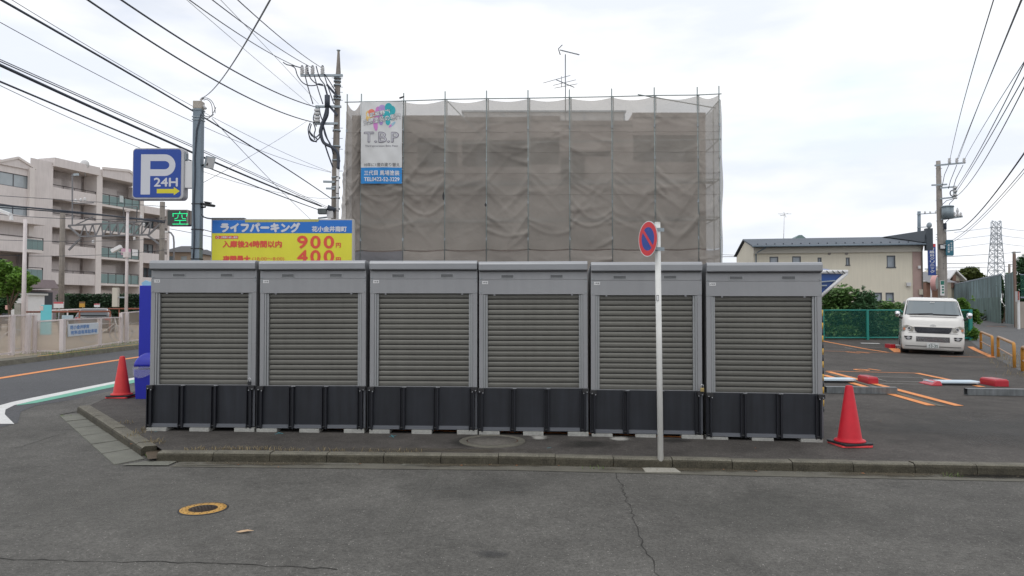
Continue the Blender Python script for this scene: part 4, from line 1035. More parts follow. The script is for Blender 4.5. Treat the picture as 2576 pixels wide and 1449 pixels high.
# ================================================================ shed, hedges, trees on the left
Y = 47; c = on(P(58, 800, Y).x, Y, .0); t = thing('storage_shed', 'small white storage shed in front of the apartment block', 'shed', c); k = Y/F
z0, z1 = c.z-.1, P(0, 742, Y).z; xa, xb = P(36, 0, Y).x, P(76, 0, Y).x
b = MB(); b.box(xa, xb, Y, Y+2, z0, z1); b.build('body', M['white'], t); b = MB(); b.box(xa-.05, xb+.18, Y-.08, Y+2.1, z1+.002, z1+.12); b.build('roof', mat('shed_roof', (.5, .5, .48), .5), t)
b = MB(); b.box(xb+.002, xb+.16, Y-.04, Y+.1, z0, z1); b.build('corner_post', fw, t)
def hedge(name, label, x0, x1, y0, y1, z0, z1, n, m, sz=.14, seed=5):
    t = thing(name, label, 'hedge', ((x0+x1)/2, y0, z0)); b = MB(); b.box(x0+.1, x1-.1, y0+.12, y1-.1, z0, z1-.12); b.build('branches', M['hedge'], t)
    rnd = random.Random(seed); b = MB()
    for _ in range(n):
        f_ = rnd.random(); x = rnd.uniform(x0, x1); z = rnd.uniform(z0, z1); y = y0
        if f_ > .78: z = z1; y = rnd.uniform(y0, y1)
        c = Vector((x, y, z))+Vector((rnd.gauss(0, .04), rnd.gauss(0, .05), rnd.gauss(0, .05)))
        q = Matrix.Rotation(rnd.uniform(0, 6.28), 4, 'Z') @ Matrix.Rotation(rnd.uniform(-1.2, 1.2), 4, 'X')
        b.poly([c+q @ Vector(p)*sz*rnd.uniform(.6, 1.3) for p in ((-.5, 0, 0), (0, -.3, .05), (.5, 0, 0), (0, .3, .05))])
    b.build('foliage', m, t, recalc=False); return t
Y = 60; hedge('hedge', 'long clipped dark green hedge along the foot of the apartment block', P(172, 0, Y).x, P(470, 0, Y).x, Y, Y+1.2, -.1, P(0, 742, Y).z, 9000, mat('hedge_leaf', (.025, .06, .025), .6, island=.5, var=.2), .2)
Y = 58; hedge('hedge', 'short dark hedge stub beside the apartment entrance', P(157, 0, Y).x, P(169, 0, Y).x, Y, Y+1.2, -.1, P(0, 741, Y).z, 900, M['leaf_dark'], .2, 6)
def blobs_at(lst, Y, d=1.0):
    out_ = []
    for u, v, ru, rv in lst:
        q = P(u, v, Y); out_.append((q.x, q.y+random.uniform(-.4, .4), q.z, ru*Y/F, d*ru*Y/F, rv*Y/F))
    return out_
Y = 36
tree('garden_tree', 'light green leafy tree at the left edge in front of the flats', 'tree', on(P(22, 800, Y).x, Y, .0), 1.6,
     blobs_at([(10, 675, 22, 20), (32, 690, 26, 18), (60, 702, 26, 14), (84, 706, 18, 12), (5, 700, 26, 24), (40, 722, 26, 14), (68, 728, 14, 10), (94, 702, 9, 6), (14, 730, 24, 16)], Y), 5200, .2, M['leaf_light'], 11, .1)
Y = 44
tree('conifer', 'dark green dense conifer at the far left edge', 'tree', on(P(-6, 800, Y).x, Y, .0), 2,
     blobs_at([(-4, 690, 22, 34), (6, 740, 34, 36), (-6, 770, 36, 20), (22, 755, 18, 24), (-20, 720, 30, 40)], Y), 9000, .22, M['leaf_dark'], 12, .2)
# ================================================================ apartment block
F0 = Vector((-44.6, 70, 0)); AY = math.atan2(.957, .29); AM = T(F0, AY)
ap = thing('apartment_block', 'five-storey pinkish apartment block with stacked balconies on the left', 'apartment block', (F0.x, F0.y, on(-44, 70).z))
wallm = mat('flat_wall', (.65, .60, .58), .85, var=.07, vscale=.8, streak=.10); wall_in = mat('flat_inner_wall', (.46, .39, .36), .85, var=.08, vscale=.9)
trim = mat('flat_trim', (.66, .61, .58), .8, var=.05); glass_g = mat('frosted_rail_glass', (.16, .24, .235), .3, var=.12, vscale=.8)
railm = mat('rail_brown', (.05, .04, .04), .5); winf = mat('window_frame', (.10, .10, .11), .5); wing = mat('window_glass', (.13, .18, .21), .08, spec=.9, var=.3, vscale=.5)
curt = mat('curtained_glass', (.32, .36, .38), .15, spec=.8, var=.2, vscale=.7)
FL = [1.5, 4.25, 7.0, 9.8, 12.55]  # slab tops
RZ = 15.6
wins = []
def wall(name, s0, s1, z0, z1, y, hs=(), m=wallm, dd_=.12):
    b = MB(AM); b.holes(s0, s1, z0, z1, list(hs), y, dd_); return b.build(name, m, ap)
def window(s0, s1, z0, z1, y, cur=False, split=True):
    b = MB(AM); b.box(s0, s1, y+.09, y+.12, z0, z1); gl = b.build('window', curt if cur else wing, ap)
    b = MB(AM); w_ = .06
    b.box(s0-.01, s1+.01, y+.05, y+.088, z0-.01, z0+w_); b.box(s0-.01, s1+.01, y+.05, y+.088, z1-w_, z1+.01)
    for s in ([s0, s1-w_, (s0+s1-w_)/2] if split else [s0, s1-w_]): b.box(s, s+w_, y+.045, y+.0895, z0+w_, z1-w_)
    b.build('window_frame', winf, gl)
# back wall of balconies with window openings
units = [(-.2, 4.9, 'wall'), (5.6, 10.7, 'glass'), (11.2, 14.8, 'wall')]
for fi, fz in enumerate(FL):
    top = (FL+[RZ])[fi+1]-.22
    for s0, s1, kind in units:
        if s0 > 11 and fi >= 4: continue
        L_ = s1-s0; hs = [(s0+.75, s0+.75+1.7, fz+.02, fz+2.05), (s1-1.75, s1-.35, fz+.02, fz+2.05)] if kind == 'wall' else [(s0+1.6, s0+3.5, fz+.02, fz+2.05), (s0+.25, s0+.95, fz+.02, fz+1.95)]
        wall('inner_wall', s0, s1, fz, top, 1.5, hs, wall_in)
        for h in hs: window(*h, 1.5, random.random() < .5)
        b = MB(AM); b.box(s0, s1, 0.02, 1.5, fz-.2, fz); b.build('balcony_floor', trim, ap)
        if fi == 0: continue
        pf_ = -.02
        if kind == 'wall':
            b = MB(AM); b.box(s0, s1, pf_-.12, pf_+.02, fz-.28, fz+.86); b.build('balcony_wall', wallm, ap)
            b = MB(AM); b.bar((s0, pf_-.05, fz+1.1), (s1, pf_-.05, fz+1.1), .07)
            for k in range(5): s = s0+.04+(L_-.08)*k/4; b.box(s-.02, s+.02, pf_-.07, pf_-.03, fz+.862, fz+1.065)
            b.build('balcony_rail', railm, ap)
        else:
            for k in range(5):
                a_, c_ = s0+L_*k/5+.03, s0+L_*(k+1)/5-.03
                b = MB(AM); b.box(a_, c_, pf_-.03, pf_, fz+.05, fz+.98); b.build('glass_panel', glass_g, ap)
            b = MB(AM); b.bar((s0, pf_-.02, fz+1.08), (s1, pf_-.02, fz+1.08), .07)
            for k in range(6): s = s0+.01+(L_-.02)*k/5; b.box(s-.03, s+.03, pf_-.05, pf_+.02, fz+.0, fz+1.045)
            b.build('balcony_rail', railm, ap)
            b = MB(AM); b.box(s0, s1, -.12, -.0, fz-.22, fz-.005); b.build('slab_edge', trim, ap)
# pillars
for s0, s1, z1 in ((4.9, 5.6, RZ+.5), (10.7, 11.2, RZ-.5), (14.8, 15.1, 13.2)):
    b = MB(AM); b.box(s0, s1, -.2, 1.5, -.5, z1); b.build('pillar', trim, ap)
# plain wall beside them, stairwell, left wing
wall('end_wall', -2.6, -.2, -.5, RZ+.15, -.25)
b = MB(AM); b.poly([(-.2, -.25, -.5), (-.2, 1.5, -.5), (-.2, 1.5, RZ+.15), (-.2, -.25, RZ+.15)]); b.build('end_wall_return', wallm, ap)
hs = [(-5.9, -2.95, 12.7, 13.9), (-5.9, -2.95, 9.9, 11.0)]
wall('wing_wall', -9.5, -2.6, 8.3, 14.5, -.55, hs)
for h in hs: window(*h, -.55, True); 
b = MB(AM); b.box(-3.1, -2.6, -.85, -.551, 8.3, 14.7); b.build('pilaster', trim, ap)
b = MB(AM); b.poly([(-2.6, -.55, 8.3), (-2.6, -.25, 8.3), (-2.6, -.25, 14.6), (-2.6, -.55, 14.6)]); b.build('wing_return', wallm, ap)
b = MB(AM); b.prism([(-9.6, 14.5), (-2.5, 14.5), (-2.5, 14.65), (-4.2, 15.3), (-5.9, 14.65), (-9.6, 14.65)], -.7, 2.0); b.build('wing_gable', wallm, ap)
b = MB(AM)
for a_, c_ in (((-6.0, -.75, 14.7), (-4.2, -.75, 15.4)), ((-4.2, -.75, 15.4), (-2.4, -.75, 14.7))): b.bar(a_, c_, .12, .2)
b.build('gable_trim', trim, ap)
for fz in FL[1:3]:  # projecting lower balconies of the wing
    b = MB(AM); b.box(-9.5, -2.3, -1.7, -.55, fz-.25, fz-.02); b.build('balcony_floor', trim, ap)
    b = MB(AM); b.box(-9.5, -4.05, -1.72, -1.6, fz-.3, fz+1.0); b.build('balcony_wall', wallm, ap)
    for k in range(3):
        b = MB(AM); b.box(-4.0+k*.55, -4.0+k*.55+.52, -1.70, -1.67, fz+.03, fz+.95); b.build('glass_panel', glass_g, ap)
    b = MB(AM); b.bar((-9.5, -1.66, fz+1.12), (-2.32, -1.66, fz+1.12), .07); b.bar((-2.35, -1.66, fz-.1), (-2.35, -1.66, fz+1.15), .07); b.bar((-4.02, -1.66, fz-.1), (-4.02, -1.66, fz+1.15), .07); b.build('balcony_rail', railm, ap)
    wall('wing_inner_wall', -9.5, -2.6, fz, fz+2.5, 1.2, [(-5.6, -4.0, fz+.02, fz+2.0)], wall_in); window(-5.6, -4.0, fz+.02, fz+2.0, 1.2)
b = MB(AM); b.box(-9.5, -2.3, -1.85, -.56, 9.35, 10.0); b.build('wing_canopy', wallm, ap)
b = MB(AM); b.box(-9.5, -2.6, -.54, 1.2, 6.75, 8.3); b.build('wing_infill', wallm, ap)
# roof
b = MB(AM); b.box(-.25, 5.0, -.5, 1.6, RZ-.22, RZ+.62); b.build('roof_parapet', wallm, ap)
b = MB(AM); b.box(-9.5, 11.2, 1.5, 13, -.5, RZ-.2); b.build('core', wallm, ap)
b = MB(AM); b.box(11.2, 15.1, 1.7, 13, -.5, 12.9); b.build('lower_core', wallm, ap)
b = MB(AM); b.prism([(5.5, RZ-.22), (11.3, RZ-.22), (11.3, RZ+.0), (8.9, RZ+.9), (5.5, RZ+.55)], -.3, 2.0); b.build('gable', wallm, ap)
b = MB(AM); b.bar((5.4, -.36, RZ+.65), (8.9, -.36, RZ+1.0), .1, .25); b.bar((8.9, -.36, RZ+1.0), (11.5, -.36, RZ+.0), .1, .25); b.build('gable_trim', trim, ap)
b = MB(AM); b.box(11.2, 15.1, -.3, 1.69, 12.3, 13.1); b.build('roof_parapet', wallm, ap)
# entrance below the wing
ent = mat('entrance_wall', (.27, .225, .235), .85, var=.08)
b = MB(AM); b.box(-3.6, -.9, -2.6, -.6, -.4, 3.3); b.build('entrance_block', ent, ap)
b = MB(AM); b.prism([(-8, 3.45), (-2.5, 3.45), (-3.0, 4.2), (-8, 4.2)], -3.9, -.6); b.build('entrance_canopy', ent, ap)
b = MB(AM); b.box(-7.5, -2.65, -3.3, -3.2, -.2, 3.1); b.build('entrance_glazing', mat('dark_opening', (.03, .035, .045), .4), ap)
# laundry, aerials
for i, (s, z, m_, w_) in enumerate(((8.2, FL[2]+1.0, mat('pink_cloth', (.62, .38, .48), .8), 1.3), (-6.5, FL[1]+.9, M['white'], 1.6), (7.9, FL[4]+1.1, mat('pale_cloth', (.5, .55, .55), .8), .5), (9.7, FL[2]+1.0, M['white'], .8))):
    b = MB(AM); yb_ = -1.75 if s < 0 else -.1; b.box(s, s+w_, yb_-.03, yb_+.01, z-.6, z+.12); tag(b.build('laundry', m_), ['pink bedding hung over a middle balcony rail', 'white laundry hanging on the lowest left balcony', 'small pale cloth on the top glass balcony', 'white towel over the third-floor glass balcony'][i], 'laundry', 'laundry on the balconies')
q = P(213, 413, 73); t = thing('satellite_dish', 'white satellite dish on the apartment roof edge', 'satellite dish', (q.x, q.y, q.z-1))
b = MB(T(q, R(15), R(-80))); b.lathe([(.05, -.06), (.3, -.03), (.42, .04), (.40, .05), (.28, -.01), (.0, -.04)], 20); b.build('dish', M['ceramic'], t)
b = MB(); b.cyl(q+Vector((0, .1, -1.2)), q+Vector((0, .1, -.1)), .04, .04, 8); b.build('mast', M['steel'], t)
# dark-roofed houses behind the sign post
def low_house(u0, u1, vr, ve, vb, Y, label, roofc, wallc, seed):
    t = thing('tiled_house', label, 'house', on(P((u0+u1)/2, 800, Y).x, Y)); xa, xb = P(u0, 0, Y).x, P(u1, 0, Y).x
    zr, ze = P(0, vr, Y+2.5).z, P(0, ve, Y).z; hs = []; n = max(2, int((xb-xa)/2.2))
    for k in range(n): s = xa+(xb-xa)*(k+.25)/n; hs.append((s, s+(xb-xa)/n*.5, ze-1.7, ze-.5))
    b = MB(); b.holes(xa, xb, -.5, ze, hs, Y, .1); b.box(xa+.01, xb-.01, Y+.12, Y+6, -.5, ze-.01); b.build('wall', wallc, t)
    for i, h in enumerate(hs): b = MB(); b.box(h[0], h[1], Y+.07, Y+.1, h[2], h[3]); b.build('window', [wing, curt][i % 2], t)
    b = MB(); b.prism([(0, 0)], 0, 0) if 0 else None
    a = [(xa-.5, Y-.6, ze-.05), (xb+.5, Y-.6, ze-.05), (xb-.8, Y+2.5, zr), (xa+.8, Y+2.5, zr), (xa-.5, Y+6.5, ze-.05), (xb+.5, Y+6.5, ze-.05)]
    v_ = [b.v(p) for p in a]; b.f([v_[0], v_[1], v_[2], v_[3]]); b.f([v_[3], v_[2], v_[5], v_[4]]); b.f([v_[0], v_[3], v_[4]]); b.f([v_[1], v_[5], v_[2]]); b.f([v_[0], v_[4], v_[5], v_[1]])
    b.build('roof', roofc, t)
droof = mat('dark_tile_roof', (.075, .075, .08), .7, var=.15)
low_house(424, 486, 619, 634, 660, 88, 'low house with dark roof seen left of the sign post', droof, mat('house_brownwall', (.36, .29, .23), .8), 1)
low_house(470, 523, 628, 641, 660, 96, 'farther low house with dark roof right of the sign post', droof, mat('house_palewall', (.38, .38, .37), .8), 2)
# ================================================================ railway gantry
Y = 52; c = on(P(167, 800, Y).x, Y); t = thing('railway_gantry', 'grey lattice railway gantry between two concrete poles', 'gantry', c); gst = mat('gantry_steel', (.19, .19, .20), .6, .3)
for u, vt in ((167, 533), (415.5, 508)):
    x = P(u, 0, Y).x; b = MB(); b.cyl((x, Y, on(x, Y).z-.2), (x, Y, P(0, vt, Y).z), .20, .17, 14); b.build('pole', M['pole_dark'], t)
A1, A2 = P(172, 567.5, Y), P(421, 554, Y); B1, B2 = P(202, 595, Y), P(374, 590.5, Y)
def bars(name, lst, w_, m=gst):
    for a, c_ in lst: b = MB(); b.bar(a, c_, w_); b.build(name, m, t)
bars('chord', [(A1, A2), (B1, B2), (B1, P(172, 568.5, Y)), (B2, P(414, 553, Y)), (P(202, 600, Y), P(173, 629, Y)), (P(372, 592, Y), P(410, 622, Y))], .11)
n = 9; web = []
for i in range(n): a = B1.lerp(B2, i/n); e = A1.lerp(A2, .12+.76*(i+.5)/n); web.append((a, e)); web.append((e, B1.lerp(B2, (i+1)/n)))
bars('lattice_bar', web, .07)
bars('hanger', [(P(181.8, 438, Y), P(181.8, 566, Y)), (P(190, 566, Y-.5), P(235, 545, Y-.5)), (P(310, 522, Y-.5), P(312, 560, Y)), (P(345, 522, Y-.5), P(343, 560, Y)), (P(310, 521, Y-.5), P(346, 520, Y-.5)), (P(182, 512, Y), P(236, 510, Y))], .07)
for u, v in ((190, 505), (203, 503), (213, 501), (355, 546), (362, 565), (234, 608), (338, 600)):
    b = MB(); q = P(u, v, Y-.4); b.lathe([(.05, -.14), (.10, -.08), (.06, -.02), (.10, .04), (.04, .12)], 8, q); b.build('insulator', M['ceramic'], t)
b = MB(); q = P(186, 440, Y-.1); b.bar(q, P(197, 439, Y-.1), .16); b.build('speaker', M['steel'], t)
q = P(437, 660, 58); t = thing('street_lamp', 'thin grey street lamp with curved arm left of the sign post', 'street lamp', on(q.x, 58))
b = MB(); b.tube([on(q.x, 58, -.1), P(437.5, 610, 58), P(436, 595, 58), P(430, 586, 58), P(422, 583, 58)], .07, 8); b.build('pole', gst, t)
b = MB(); b.bar(P(424, 583.5, 58), P(414, 584.5, 58), .3, .12); b.build('lamp_head', M['white'], t)
# ================================================================ building under the scaffold
def Ys(x): return 32.3-1.1*(x+7.41)/16.4
YW = 32.6
def ux(u, Y=YW): return (u-CU)/F*Y
def vz(v, Y=YW, u=1287): return P(u, v, Y).z
gb = mat('tile_wall', (.46, .385, .345), .75, var=.08, vscale=1.2, streak=.1)
bl = thing('three_storey_house', 'three-storey brown house hidden behind scaffold netting', 'house', on(.8, YW))
hs = [(ux(1047), ux(1150), vz(420), vz(347)), (ux(1158), ux(1326), vz(420), vz(352)), (ux(1330), ux(1408), vz(414), vz(346)), (ux(1410.5), ux(1473), vz(458), vz(396)),
      (ux(1594), ux(1757), vz(408), vz(340)), (ux(1435), ux(1537), vz(394), vz(379))]
hs = [h for h in hs]
segs = [(883, 1160, 294), (1160, 1332, 298), (1332, 1410, 295), (1410, 1592, 307), (1592, 1777, 287)]
for u0, u1, vt in segs:
    x0, x1 = ux(u0), ux(u1); z1 = vz(vt)
    hh = [(max(h[0], x0+.01), min(h[1], x1-.01), h[2], h[3]) for h in hs if h[1] > x0+.1 and h[0] < x1-.1]
    b = MB(); b.holes(x0, x1, g(0, 28)-.3, z1, hh, YW, .9)
    b.poly([(x0, YW, z1), (x1, YW, z1), (x1, YW+9, z1), (x0, YW+9, z1)]); b.poly([(x1, YW, 0), (x1, YW+9, 0), (x1, YW+9, z1), (x1, YW, z1)]); b.poly([(x0, YW, 0), (x0, YW+9, 0), (x0, YW+9, z1), (x0, YW, z1)])
    b.build('wall', gb, bl)
    b = MB(); b.box(x0+.002, x1-.002, YW-.06, YW-.002, z1-.16, z1+.05); b.build('parapet_trim', mat('parapet', (.28, .23, .2), .7), bl)
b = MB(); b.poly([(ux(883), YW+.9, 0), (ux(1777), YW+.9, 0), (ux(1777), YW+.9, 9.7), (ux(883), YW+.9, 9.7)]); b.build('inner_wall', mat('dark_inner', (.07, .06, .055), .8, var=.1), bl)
for a, c_ in ((1070, 1125), (1195, 1240), (1420, 1460), (1632, 1735)):
    b = MB(); b.box(ux(a), ux(c_), YW+.82, YW+.86, vz(415), vz(368)); w_ = b.build('window', mat('net_window', (.10, .11, .12), .2, spec=.8), bl)
    b = MB(); b.box((ux(a)+ux(c_))/2-.04, (ux(a)+ux(c_))/2+.04, YW+.78, YW+.819, vz(415), vz(368)); b.build('window_frame', winf, w_)
b = MB(); b.box(ux(1164, YW+3), ux(1572, YW+3), YW+3, YW+6, 9.3, vz(283, YW+3)); b.build('roof_shed', mat('shed_panel', (.52, .52, .51), .6, streak=.1), bl)
b = MB()
for k in range(5): x = ux(1164, YW+3)+k*(ux(1572, YW+3)-ux(1164, YW+3))/4; b.box(x-.03, x+.03, YW+2.97, YW+2.999, 9.3, vz(283, YW+3))
b.box(ux(1160, YW+3), ux(1576, YW+3), YW+2.9, YW+6.1, vz(283, YW+3)+.001, vz(281, YW+3)+.04); b.build('roof_shed_frame', M['steel'], bl)
# tv antenna
Y = YW+1.5; q = P(1422, 300, Y); t = thing('tv_antenna', 'tall TV antenna mast on the roof behind the scaffold', 'antenna', q); am = mat('antenna_metal', (.16, .18, .2), .5, .5)
b = MB(); b.tube([(q.x, Y, q.z-.8), (q.x, Y, P(0, 137, Y).z)], .024, 6); b.build('mast', am, t)
b = MB(); b.bar(P(1408, 126, Y-.3), P(1457, 138, Y+.4), .035)
for k in range(13): s = .12+k*.068; c_ = P(1408, 126, Y-.3).lerp(P(1457, 138, Y+.4), s); b.tube([c_+Vector((0, -.15, -.09)), c_+Vector((0, .15, .09))], .012, 4)
b.build('uhf_antenna', am, t)
b = MB(); b.tube([P(1414, 113, Y), P(1404, 123, Y), P(1409, 138, Y)], .025, 5); b.build('reflector', am, t)
b = MB(); b.bar(P(1399, 201, Y-.5), P(1444, 220, Y+.5), .03)
for (a, c_) in (((1366, 209), (1434, 190)), ((1391, 215), (1448, 201)), ((1394, 222), (1452, 211)), ((1412, 192), (1412, 220))): b.tube([P(*a, Y-.1), P(*c_, Y+.1)], .013, 4)
b.build('vhf_antenna', am, t)
# ================================================================ scaffold, nets
sc = thing('scaffold', 'steel pipe scaffold with brown mesh sheets around the house', 'scaffold', on(.8, 31.5))
scm = mat('scaffold_pipe', (.30, .35, .35), .45, .5, var=.15, vscale=2)
us = [870, 906, 1013, 1118, 1223, 1328, 1433, 1540, 1648, 1757, 1812]
def solve_x(u):
    r = (u-CU)/F; x = 0
    for _ in range(20): x = r*Ys(x)
    return x
PX = [solve_x(u) for u in us]
TV = [258, 257, 255, 251, 249, 248, 246, 244, 241, 240, 237]
for i, (x, u) in enumerate(zip(PX, us)):
    y = Ys(x); zt = P(u, TV[i]-18, y).z
    b = MB(); b.cyl((x, y, on(x, y).z-.05), (x, y, zt+.05), .028, .028, 8); b.build('standard_pipe', scm, sc)
    if 0 < i < 10:
        b = MB(); b.cyl((x+.075, y+.06, on(x, y).z-.05), (x+.075, y+.06, P(u, TV[i]-2, y).z), .026, .026, 8); b.build('standard_pipe', scm, sc)
    if i < 10:
        x2 = PX[i+1]; y2 = Ys(x2)
        for fz in (0, 1):
            z1, z2 = (P(u, TV[i], y).z, P(us[i+1], TV[i+1], y2).z) if fz == 0 else (9.0-.02, 9.0)
            b = MB(); b.cyl((x-.1, y-.045+fz*.15, z1), (x2+.1, y2-.045+fz*.15, z2), .024, .024, 8); b.build('ledger_pipe', scm, sc)
        for z in (7.25, 5.6, 3.9, 2.0):
            b = MB(); b.cyl((x, y+.08, z), (x2, y2+.08, z), .024, .024, 6); b.build('ledger_pipe', scm, sc)
            b = MB(); b.box(x+.05, x2-.05, max(y, y2)+.12, max(y, y2)+.62, z-.1, z-.06); b.build('walk_board', M['steel'], sc)
    for z in (6.3, 8.2, 4.7, 9.6):
        b = MB(); b.box(x-.045, x+.045, y-.05, y+.03, z-.06, z+.06); b.build('clamp', M['steel'], sc)
b = MB(); y = Ys(PX[3])+.25; b.cyl(P(1125, 255, y), P(1240, 372, y), .024, .024, 6); b.build('brace_pipe', scm, sc)
b = MB(); y = Ys(PX[8])+.15; b.cyl(P(1604, 238, y-.3), P(1800, 272, y+1.2), .026, .026, 6); b.build('brace_pipe', scm, sc)
b = MB(); y = 33; b.cyl(P(1005, 247, Ys(PX[2])-.1), P(1016, 243, Ys(PX[2])-.2), .04, .03, 6); b.build('clamp', M['black'], sc)
# right return of scaffold
for yy in (33.4, 36, 39, 42):
    b = MB(); b.cyl((9.35, yy, .1), (9.35, yy, 10.9), .026, .026, 6); b.build('standard_pipe', scm, sc)
for z in (10.7, 9.0, 7.25, 5.6):
    b = MB(); b.cyl((PX[-1]+.03, Ys(9), z), (9.38, 42, z), .024, .024, 6); b.build('ledger_pipe', scm, sc)
def net_mat(name, col, cover, tr):
    m = bpy.data.materials.new(name); m.use_nodes = True; t_ = m.node_tree; N = t_.nodes; K = t_.links.new
    b_ = N['Principled BSDF']; b_.inputs['Roughness'].default_value = .85; b_.inputs['Specular IOR Level'].default_value = .15
    geo = N.new('ShaderNodeNewGeometry'); n = N.new('ShaderNodeTexNoise'); n.inputs['Scale'].default_value = .8; n.inputs['Detail'].default_value = 8; K(geo.outputs['Position'], n.inputs['Vector'])
    mr = N.new('ShaderNodeMapRange'); K(n.outputs['Fac'], mr.inputs['Value']); mr.inputs['From Min'].default_value = .3; mr.inputs['From Max'].default_value = .7; mr.inputs['To Min'].default_value = .88; mr.inputs['To Max'].default_value = 1.12
    mx = N.new('ShaderNodeMixRGB'); mx.blend_type = 'MULTIPLY'; mx.inputs[0].default_value = 1; mx.inputs[1].default_value = (*col, 1); K(mr.outputs[0], mx.inputs[2]); K(mx.outputs[0], b_.inputs['Base Color'])
    n3 = N.new('ShaderNodeTexNoise'); n3.inputs['Scale'].default_value = 2.6; n3.inputs['Detail'].default_value = 5; n3.inputs['Distortion'].default_value = .8; K(geo.outputs['Position'], n3.inputs['Vector'])
    bp_ = N.new('ShaderNodeBump'); bp_.inputs['Strength'].default_value = .4; bp_.inputs['Distance'].default_value = .10; K(n3.outputs['Fac'], bp_.inputs['Height']); K(bp_.outputs[0], b_.inputs['Normal'])
    tl = N.new('ShaderNodeBsdfTranslucent'); K(mx.outputs[0], tl.inputs['Color']); m1 = N.new('ShaderNodeMixShader'); m1.inputs[0].default_value = tr; K(b_.outputs[0], m1.inputs[1]); K(tl.outputs[0], m1.inputs[2])
    tp = N.new('ShaderNodeBsdfTransparent'); m2 = N.new('ShaderNodeMixShader'); m2.inputs[0].default_value = cover; K(tp.outputs[0], m2.inputs[1]); K(m1.outputs[0], m2.inputs[2]); K(m2.outputs[0], N['Material Output'].inputs['Surface'])
    return m
NET = net_mat('brown_mesh_sheet', (.385, .36, .325), .68, .2)
NETL = net_mat('brown_mesh_sheet_lower', (.36, .33, .30), .84, .15)
NETG = net_mat('grey_mesh_sheet', (.22, .22, .235), .85, .15)
def swag(s, t_, seed, amp):
    """billow of a sheet tied at both edges; s,t in 0..1, t=0 top"""
    r = random.Random(seed); y = 0
    edge = math.sin(math.pi*s)
    y += amp*.9*edge*(.5+.5*math.sin(6.3*t_+seed))
    for k in range(6):
        t0 = .12+.88*(k+r.uniform(-.45, .45))/6; dp = r.uniform(.02, .12); wd = r.uniform(.008, .03); a = amp*r.uniform(.1, .8)*(.05+1.25*max(0, t_-.25))
        c = t0+dp*edge+r.uniform(-.09, .09)*(s-.5)
        y += a*math.exp(-((t_-c)/wd)**2)*(.35+.65*abs(2*s-1)**.7)
    for k in range(5):
        s0 = r.choice((0, 1)); tt = r.uniform(.1, .95); an = r.uniform(-.9, .9); dx_ = abs(s-s0); c = tt+an*dx_*.45
        y += amp*.5*math.exp(-((t_-c)/.016)**2)*math.exp(-dx_*2.4)
    for s0 in (0, 1):
        t0 = .50+r.uniform(-.05, .05); dx_ = abs(s-s0)
        for k in range(5):
            an = r.uniform(.10, 1.0); c = t0+.02*k+an*dx_*.42; y += amp*.22*math.exp(-((t_-c)/.014)**2)*math.exp(-dx_*1.5)
        for k in range(3):
            an = r.uniform(-.8, .4); c = r.choice((.18, .33, .5, .83))+an*dx_*.3; y += amp*.22*math.exp(-((t_-c)/.010)**2)*math.exp(-dx_*2.2)
    y += amp*.25*noise.noise(Vector((s*2.2+seed, t_*9, 0)))
    return -y
def net(i, x0, x1, z0a, z0b, z1a, z1b, m, amp, seed, ns=20, nt_=110, sag=.05, yo=-.06, name='mesh_sheet', lean=0):
    b = MB(); b.sm = True; gr = []
    for j in range(nt_+1):
        t_ = j/nt_; row = []
        for k in range(ns+1):
            s = k/ns; x = x0+(x1-x0)*s+lean*(1-s)*t_; zt_ = z1a+(z1b-z1a)*s-sag*math.sin(math.pi*s); zb_ = z0a+(z0b-z0a)*s-(.05*math.sin(math.pi*s))
            row.append(b.v((x, Ys(x)+yo+swag(s, t_, seed, amp), zt_+(zb_-zt_)*t_)))
        gr.append(row)
    for j in range(nt_):
        for k in range(ns): b.f([gr[j][k], gr[j][k+1], gr[j+1][k+1], gr[j+1][k]])
    b.build(name, m, sc, recalc=False)
for i in range(10):
    x0, x1 = PX[i]+.02, PX[i+1]-.02; y = Ys(x0)
    za, zb_ = P(us[i], TV[i]+1, y).z-.03, P(us[i+1], TV[i+1]+1, Ys(x1)).z-.03
    zh = P(1287, 628, 31.8).z
    amp = (.24, .13, .17, .10, .18, .12, .16, .11, .17, .10)[i]
    xx0 = x0
    net(i, xx0, x1, zh+.02, zh+.02, za, zb_, NET if i else NETL, amp, 11+i*7, ns=22 if i else 26, sag=.15 if i else .35, lean=-.30 if i == 0 else 0)
    net(i, x0, x1, .35, .35, zh-.03, zh-.03, NETG if i in (0, 1) else NETL, .13, 71+i*5, ns=16, nt_=60, sag=.06)
# side sheet on the right, going back
b = MB(); b.sm = True; gr = []
for j in range(50):
    row = []
    for k in range(50):
        y = Ys(9)+k/49*11; z = 10.72-(10.4)*j/49; row.append(b.v((PX[-1]+.10+(y-31)*.025+.10*noise.noise(Vector((y*.7, z*.5, 3))), y, z)))
    gr.append(row)
for j in range(49):
    for k in range(49): b.f([gr[j][k], gr[j][k+1], gr[j+1][k+1], gr[j+1][k]])
b.build('mesh_sheet', NET, sc, recalc=False)
gr = []; b = MB(); b.sm = True
for j in range(40):
    gr.append([b.v((PX[0]-.05-.012*k+.06*noise.noise(Vector((k*.3, j*.3, 5))), Ys(PX[0])+k*.3, 10.5-j*.25)) for k in range(30)])
for j in range(39):
    for k in range(29): b.f([gr[j][k], gr[j][k+1], gr[j+1][k+1], gr[j+1][k]])
b.build('mesh_sheet', NET, sc, recalc=False)
rope = mat('sheet_seam', (.16, .14, .125), .8)
for v in (330, 381, 434, 488):
    for i in range(10):
        y0_, y1_ = Ys(PX[i]), Ys(PX[i+1]); b = MB(); a = P(us[i], v+3*(1-i/10), y0_-.16); e = P(us[i+1], v+3*(1-(i+1)/10), y1_-.16); mid = (a+e)/2+Vector((0, -.02, -.03))
        b.tube([a, mid, e], .006, 5); b.build('seam_rope', rope, sc)
